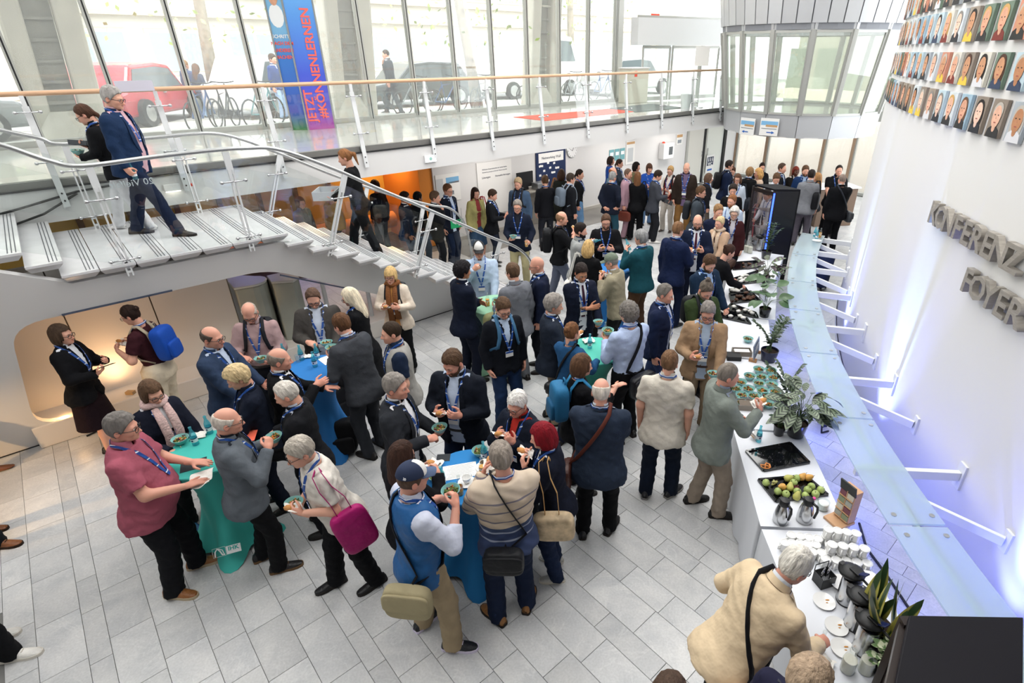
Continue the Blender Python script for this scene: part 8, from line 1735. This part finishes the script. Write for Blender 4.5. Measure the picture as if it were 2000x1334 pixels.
# warm floor lamp behind the woman in the wine skirt
c = G(176, 842, 0); floodlight('floodlight', 'small amber floodlight on the floor by the bench niche', (c.x, c.y - .02, 0), 0, False); lamp('SPOT', 'amber_uplight', (c.x, c.y, .2), (P(-.2, 8.9, 1.0) - Vector((c.x, c.y, .2))).to_track_quat('-Z', 'Y').to_euler(), 90, (1, .55, .2), spot_size=R(120), spot_blend=1., shadow_soft_size=.05); lamp('SPOT', 'amber_niche_fill', P(-.1, 8.72, .34), (P(.0, 8.9, 1.1) - P(-.1, 8.72, .34)).to_track_quat('-Z', 'Y').to_euler(), 62, (1, .6, .3), spot_size=R(150), spot_blend=1., shadow_soft_size=.3); lamp('POINT', 'amber_glow', (c.x - .1, c.y - .12, .3), (0, 0, 0), 5, (1, .55, .2), shadow_soft_size=.05)  # the niche spot is unseen fill added to warm the niche wall
lamp('SPOT', 'amber_side_lamp', P(-3.4, 7.2, .9), (G(60, 950, 0) - P(-3.4, 7.2, .9)).to_track_quat('-Z', 'Y').to_euler(), 220, (1, .6, .25), spot_size=R(60), spot_blend=.6, shadow_soft_size=.05)
# small dish on the bench
o = MB().box((0, 0, .02), (.1, .06, .04)).build('snack_box', mat('kraft_box', '#a98a60', .7), None, P(-.32 + .3, 8.6, .301)); tag(o, 'small brown snack box left on the bench', 'box')
# drum notices
for k, (px, py, ar, w_) in enumerate(((1461, 247, -1, 'left'), (1503, 248, 1, 'right'))):
    d = ray(px, py); 
    # meet the apron
    best = None
    for i in range(4000):
        q = Vector((0, 0, EYE)) + d * (8 + i * .004); uu, vv = uvof(q)
        if math.hypot(uu - DU, vv - DV) < DR + .045: best = q; break
    uu, vv = uvof(best); n_ = (P(uu, vv) - P(DU, DV)).normalized(); t = thing('notice', 'skyline notice with a blue arrow to the %s on the drum' % w_, 'notice', best + n_ * .03, math.atan2(n_.y, n_.x) + math.pi / 2)
    MB().box((0, 0, 0), (.48, .006, .42)).build('sheet', M_paper, t); MB().box((0, -.004, .09), (.44, .003, .10)).build('sky_photo', M_sky, t); MB().box((.06, -.0045, .03), (.30, .003, .05)).build('skyline', M_ochre, t); MB().box((.0, -.004, -.04), (.40, .003, .02)).build('text_block', M_grey, t)
    MB().prism([(ar * .16, -.004, -.13), (ar * .08, -.004, -.095), (ar * .08, -.004, -.118), (-.05 * ar, -.004, -.118), (-.05 * ar, -.004, -.142), (ar * .08, -.004, -.142), (ar * .08, -.004, -.165)], (0, -.002, 0)).build('arrow', M_blue, t)
c = G(1598, 566); t = thing('covered_pedestal', 'navy covered pedestal standing behind the far glass bar', 'stand', c); MB().lathe([(.15, .1), (.17, .4), (.19, .78), (.15, .82), (0, .83)], 24, cap1=False).build('cover', mat('navy_cover', '#16264f', .7), t, smooth=True)
for a in (.4, 2.5, 4.6): MB().beam((.05 * math.cos(a), .05 * math.sin(a), .12), (.2 * math.cos(a), .2 * math.sin(a), .01), .04, .02).build('leg', M_dark, t)
nr = [o for o in bpy.data.objects if o.get('label', '').startswith('near stair railing')][0]; q = GVp(258, 358, NV + .055); text('lettering', '20 Vielfalt', .10, mat('etched_white', '#cfd8dc', .6), nr, q - Vector(nr.location), (R(90), 0, UROT + math.pi), .002)
cp_ = [o for o in PEOPLE['e20'].root.children if o.name.startswith('cap')][0]; text('lettering', '1920', .026, M_white, cp_, (.052, -.088, .125), (R(80), 0, R(32)), .002, True)
# ================================================================ gallery furnishings and the street outside
t = thing('banner_column', 'tall advertising column with red-orange lettering on blue', 'banner', G(603, 254, ZB)); o_ = Vector(t.location); A_, B_, C_ = G(572, 254, ZB) - o_, Vector((0, 0, 0)), G(656, 250, ZB) - o_; HB = Vector((0, 0, 4.6)); D_ = A_ + C_
def grad(name, cols):
    m, nt, b = _nt(name); L = nt.links; tc = _n(nt, 'ShaderNodeTexCoord'); sp = _n(nt, 'ShaderNodeSeparateXYZ'); L.new(tc.outputs['Object'], sp.inputs[0]); mr = _n(nt, 'ShaderNodeMapRange'); mr.inputs[2].default_value = 3.; L.new(sp.outputs[2], mr.inputs[0])
    cr = _n(nt, 'ShaderNodeValToRGB'); L.new(mr.outputs[0], cr.inputs[0]); e = cr.color_ramp.elements
    while len(e) < len(cols): e.new(.5)
    for x, (p_, c) in zip(e, cols): x.position = p_; x.color = (*lin(c), 1)
    L.new(cr.outputs[0], b.inputs['Base Color']); b.inputs['Roughness'].default_value = .5; return m
M_bn = grad('banner_print', [(0, '#b04a9a'), (.12, '#5a4fc0'), (.35, '#3f55c8'), (.7, '#4f8fd8'), (1, '#6fb6e6')]); M_bs = grad('banner_side_print', [(0, '#4f8a4a'), (.12, '#3f58b8'), (.45, '#3f7fd0'), (.6, '#7fb8e0'), (1, '#8cc4ea')]); M_co = mat('coral_lettering', '#f2665a', .6); M_wl = mat('white_lettering', '#f0f2f4', .6)
pn = lambda a, b: Vector(((b - a).y, -(b - a).x, 0)).normalized()
MB().prism([B_, C_, C_ - pn(B_, C_) * .02, B_ - pn(B_, C_) * .02], HB).build('front_face', M_bn, t); MB().prism([A_, B_, B_ - pn(A_, B_) * .02, A_ - pn(A_, B_) * .02], HB).build('side_face', M_bs, t)
MB().prism([A_, C_, C_ - pn(B_, C_) * .02, A_ - pn(B_, C_) * .02], HB).build('rear_face', M_frame, t)
for q in (A_, B_, C_): MB().beam(q, q + HB, .03, .03).build('edge_profile', M_alu, t)
def onface(a, b, body, size, s, z, m, rot, bold=True):
    x = (b - a).normalized(); nn = pn(a, b); me = text_mesh(body, size, .004, bold); me.materials.clear(); me.materials.append(m); o = link('lettering', me, t); y = Vector((0, 0, 1)); p_ = a + (b - a) * s + nn * .006 + y * z
    X, Y = (y, -x) if rot else (x, y); Z = X.cross(Y)
    if Z.dot(nn) < 0: X, Y = (y, -x) if rot else (x, y)
    o.matrix_local = Matrix(((X.x, Y.x, nn.x, p_.x), (X.y, Y.y, nn.y, p_.y), (X.z, Y.z, nn.z, p_.z), (0, 0, 0, 1)))
onface(B_, C_, 'JETZT', .235, .24, .46, M_co, True); onface(B_, C_, '#KÖNNENLERNEN', .235, .66, 1.22, M_co, True)
for k, (w_, m_) in enumerate((('SCHRITT', M_wl), ('NACH DEM', M_co), ('ANDEREN', M_co), ('MACHEN.', M_co))): onface(A_, B_, w_, .085, .5, 1.72 - k * .12, m_, False)
x_ = (B_ - A_).normalized(); nn = pn(A_, B_); fc = (A_ + B_) / 2 + Vector((0, 0, 2.35))
for nm, dz, rx, rz_, m_, of in (('portrait_shirt', -.28, .14, .2, M_wl, .004), ('portrait_hair', .1, .1, .13, mat('paint_3a2a20', '#3a2a20', .7), .005), ('portrait_face', .03, .085, .14, mat('paint_d9a386', '#d9a386', .7), .007)):
    MB().prism([fc + x_ * rx * math.cos(i * .4488) + Vector((0, 0, dz + rz_ * math.sin(i * .4488))) + nn * of for i in range(14)], nn * .001).build(nm, m_, t)
# gallery: carpet, mat, cabinet, bins, papers
def slab(name, label, cat, pts, h, m): o = MB().prism([G(x, y, ZB) for x, y in pts], (0, 0, h)).build(name, m); return tag(o, label, cat)
slab('carpet', 'long coral red carpet on the gallery floor', 'carpet', [(1003, 229), (1065, 236), (1240, 218), (1188, 213)], .008, mat('coral_carpet', '#e5624e', .9)); slab('doormat', 'dark grey doormat before the street entrance', 'mat', [(1190, 212), (1243, 219), (1340, 211), (1272, 203)], .01, mat('grey_mat', '#6f7371', .95))
t = thing('cabinet', 'pale cabinet with a small red sign by the entrance', 'cabinet', G(1245, 201, ZB), UROT); MB().box((0, .2, .5), (.85, .5, 1.0)).build('body', mat('pale_laminate', '#cdcabb', .5), t, bevel=.01); MB().box((0, .2, 1.01), (.9, .55, .03)).build('top', M_white, t); MB().box((-.2, -.055, .85), (.12, .006, .16)).build('sign', M_red, t)
tag(MB().lathe([(.12, 0), (.16, .42), (.15, .42), (.11, .02)], 16, cap1=False).build('paper_basket', mat('translucent_white', '#dfe3e3', .4), None, G(1338, 216, ZB), auto=40), 'white waste paper basket near the street entrance', 'bin')
t = thing('notice_stand', 'slim stand holding a white notice at the entrance', 'sign', G(1362, 210, ZB)); MB().tube([(0, 0, 0), (0, 0, 1.1)], .015, 6).build('pole', M_alu, t); MB().box((0, 0, 1.35), (.4, .02, .5)).build('board', M_paper, t); MB().lathe([(.18, 0), (.17, .02)], 16).build('base', M_alu, t)
o = MB().box((0, 0, 0), (.42, .012, .55)).build('red_notice', M_red, None, GVp(1279, 46, 13.3), rz=UROT); tag(o, 'square red notice on the entrance glass', 'sign')
o = MB().box((0, 0, 0), (.42, .01, .13)).build('card', mat('lilac_card', '#c9c6d2', .7), None, GVp(263, 168, 9.9), rz=UROT); tag(o, 'pale lilac card fixed on the gallery handrail', 'card')
# street
M_pave = mat('pale_paving', '#b4b2ac', .9, var=.1, vscale=3, bump=.2, bscale=30)
b = MB(); b.prism([P(-40, 13.75, 2.6), P(40, 13.75, 2.6), P(40, 60, 2.6), P(-40, 60, 2.6)], (0, 0, .08)); struct(b.build('ground_pavement', M_pave), label='pale pavement outside the glass front')
b = MB(); b.prism([P(-40, 19, 2.66), P(40, 19, 2.66), P(40, 27, 2.66), P(-40, 27, 2.66)], (0, 0, .03)); struct(b.build('road', mat('grey_asphalt', '#8d8d8c', .9)), label='grey street')
def legcol(u0, lbl, v=14.9):
    t = thing('arch_leg', lbl, 'column', P(u0, v, 2.6), UROT); sk = .10
    for x0, x1 in ((0, .38), (.78, 1.2)): MB().prism([(x0 + .1, 0, 0), (x1 + .05, 0, 0), (x1 + sk * 6, 0, 6), (x0 + sk * 6, 0, 6)], (0, .5, 0)).build('flange', M_conc, t, bevel=.06)
    MB().prism([(.42, .25, 0), (.85, .25, 0), (.8 + sk * 6, .25, 6), (.36 + sk * 6, .25, 6)], (0, .05, 0)).build('web', M_rib, t)
    for k in range(17): MB().box((.62 + sk * (.2 + k * .35), .21, .2 + k * .35), (.42, .07, .05)).build('rib', M_rib, t)
    for z in (1.1, 3.0): MB().tube([(.36 + sk * z, .12, z), (.9 + sk * z, .12, z)], .03, 6).build('tie_rod', M_conc, t, smooth=True)
    MB().lathe([(.55, 0), (.5, .45), (.32, .75)], 12, c=(.62, .3, 0)).build('shoe', M_conc, t, auto=40)
legcol(.05, 'broad concrete and ribbed steel arch leg nearest the stair'); legcol(5.75, 'concrete and ribbed steel arch leg behind the blue banner'); legcol(12.05, 'concrete and ribbed steel arch leg near the entrance')
def car(label, u, v, m, L=4.3, h=1.5, rz=0.):
    t = thing('car', label, 'car', P(u, v, 2.68), UROT + R(rz)); hb = h * .55
    pr = [(-L / 2, .25), (-L / 2, hb), (-L * .43, hb + .05), (-L * .33, h * .97), (-L * .05, h), (L * .12, h * .95), (L * .25, hb + .06), (L * .46, hb - .06), (L / 2, hb - .25), (L / 2, .25)]
    MB().prism([(x, -.85, z) for x, z in pr], (0, 1.7, 0)).build('body', m, t, bevel=.07)
    wn = [(-L * .37, hb + .07), (-L * .31, h * .9), (-L * .05, h * .93), (L * .10, h * .89), (L * .21, hb + .07)]
    for y in (-.862, .85): MB().prism([(x, y, z) for x, z in wn], (0, .012, 0)).build('side_window', mat('car_glass', '#5d686c', .1), t)
    for x in (-L * .3, L * .31):
        for y in (-.86, .86):
            w = MB().lathe([(.32, -.1), (.33, 0), (.32, .1)], 18, c=(x, y, .32), M=Matrix.Rotation(R(90), 3, 'X')).build('wheel', M_dark, t, auto=40); MB().lathe([(.2, -.112), (.05, -.118), (.05, .118), (.2, .112)], 12, c=(x, y, .32), M=Matrix.Rotation(R(90), 3, 'X')).build('rim', M_alu, w)
    MB().box((L * .485, -.6, hb - .16), (.06, .3, .12)).box((L * .485, .6, hb - .16), (.06, .3, .12)).build('headlight', M_white, t, bevel=.02); MB().box((-.1, -.87, hb - .05), (.14, .02, .03)).build('door_handle', M_chrome, t)
cp = lambda n, c: mat(n, c, .25, coat=.6)
car('red parked car behind the grey-haired man in blue', 2.5, 19.6, cp('red_paint', '#a8222e'), 3.8, 1.45, 52); car('white parked estate car left of the banner', 6.3, 19.6, cp('white_car_paint', '#d5d6d6'), 4.3, 1.6, 28); car('black parked car outside beyond the phoning man', 10.6, 19.4, cp('black_car_paint', '#3d4546'), 4.2, 1.4, 180); car('dark grey parked car at the far left', -1.9, 17.6, cp('grey_car_paint', '#6a7073'), 4.2, 1.5, 15); car('white delivery van beyond the tree', 16.3, 20.0, cp('van_paint', '#dcdcd8'), 5, 2.3, 180); car('silver car far along the street', 20.5, 18.2, cp('silver_paint', '#b6b9ba'))
def bike(label, u, v, rz, m):
    t = thing('bicycle', label, 'bicycle', P(u, v, 2.68), UROT + rz)
    for x in (-.52, .52):
        w = MB().tube([(x + .33 * math.cos(a * .3927), 0, .34 + .33 * math.sin(a * .3927)) for a in range(16)], .02, 5, closed=True).build('wheel', M_dark, t); sp = MB()
        for a in range(8): sp.beam((x, 0, .34), (x + .32 * math.cos(a * .785), 0, .34 + .32 * math.sin(a * .785)), .004, .004, up=(0, 1, 0))
        sp.build('spokes', M_alu, w)
    MB().tube([(-.52, 0, .34), (-.08, 0, .3), (.36, 0, .82), (-.18, 0, .78), (-.08, 0, .3)], .02, 6).tube([(-.52, 0, .34), (-.18, 0, .78), (-.22, 0, .95)], .016, 6).tube([(.52, 0, .34), (.36, 0, .82), (.33, 0, 1.0)], .02, 6).build('frame', m, t)
    MB().tube([(.25, -.26, 1.05), (.33, -.1, 1.02), (.33, .1, 1.02), (.25, .26, 1.05)], .014, 6).build('handlebar', M_dark, t); MB().sph((-.24, 0, .97), (.13, .07, .04), 8, 5).build('saddle', M_dark, t)
MBk = [mat('bike_' + c, h_, .4) for c, h_ in (('blue', '#4a6a9c'), ('black', '#33383a'), ('teal', '#5f9aa0'), ('silver', '#9aa0a2'))]
for k, (u, v, rz, w_) in enumerate(((3.3, 16.2, .9, 'nearest the red car'), (3.8, 16.3, 1.0, 'with a teal frame, second from the red car'), (4.6, 16.1, .7, 'by the white estate car'), (8.9, 16.2, .1, 'with pale wheels beside the phoning man'), (10.0, 16.3, .2, 'with a blue frame, before the black car'), (11.1, 16.0, .5, 'leaning near the tree'), (13.4, 16.2, .1, 'just beyond the tree'), (15.4, 16.4, .3, 'near the entrance cabinet'), (17.2, 16.6, .1, 'seen through the entrance door'), (18.6, 16.5, .4, 'farthest along the pavement'))): bike('parked bicycle ' + w_, u, v, rz, MBk[k % 4])
M_bark = mat('grey_bark', '#8d8577', .9, var=.2, vscale=10, bump=.5, bscale=25); M_lf = mat('pale_green_leaf', '#9fb56a', .6, rand=.2, var=.15, vscale=3)  # one pale green for all leaves, varied at random
def tree(label, u, v, lean_, seed):
    r0 = random.Random(seed); t = thing('street_tree', label, 'tree', P(u, v, 2.66)); MB().tube([(0, 0, 0), (-lean_ * .3, 0, 1.5), (-lean_ * .7, 0, 3), (-lean_, 0, 5.5)], [.2, .16, .14, .1], 10).build('trunk', M_bark, t, smooth=True)
    b = MB()
    for k in range(650):
        c = Vector((r0.gauss(-lean_, 1.5), r0.gauss(0, 1.3), r0.uniform(3.4, 6.5) if r0.random() < .9 else r0.uniform(1.9, 3))); a = Vector((r0.gauss(0, 1), r0.gauss(0, 1), r0.gauss(0, 1))).normalized() * .085; e = a.orthogonal().normalized() * .05; b.add([c - a, c + e, c + a, c - e], [(0, 1, 2, 3)])
    o = b.build('foliage', M_lf, t); o['kind'] = 'stuff'
tree('leaning street tree with a bare lower trunk between the bicycles', 11.5, 16.9, .5, 1); tree('street tree whose leaves hang over the red car', 4.6, 20.5, -.4, 2); tree('street tree whose leaves reach in at the far left', -.5, 21, .3, 3); tree('slim street tree before the pale facade near the entrance', 19.5, 20.8, .1, 4)
# opposite house
h = thing('office_building', 'pale office building across the street with rows of windows', 'building', P(8, 30, 2.6), UROT); M_fac = mat('pale_facade', '#d6d2c8', .9); M_bgl = mat('facade_glass', '#8d9aa0', .2); M_fr2 = mat('facade_frame', '#c4bda9', .6)
MB().box((0, 2, 5), (70, 4, 10)).build('wall', M_fac, h)
for z, hh in ((3.1, .16), (3.9, .1), (6.2, .16)): MB().box((0, -.15, z), (70, .4, hh)).build('ledge', mat('facade_ledge', '#aaa18e', .8), h)
MB().box((-9.5, -.06, 1.5), (5, .1, 2.6)).build('garage_door', mat('mauve_panel', '#b7a8a0', .8), h)
for k in range(22):
    x = -31 + k * 2.9
    for z, hh in ((1.75, 1.7), (5.0, 1.6)):
        if abs(x + 9.5) < 2.6 and z < 2: continue
        f = MB().box((x, -.03, z), (2.3, .1, hh)).build('window', M_fr2, h)
        for a in (-.55, .55): MB().box((x + a, -.09, z + .42), (.95, .03, hh * .32)).box((x + a, -.09, z - .28), (.95, .03, hh * .5)).build('pane', M_bgl, f)
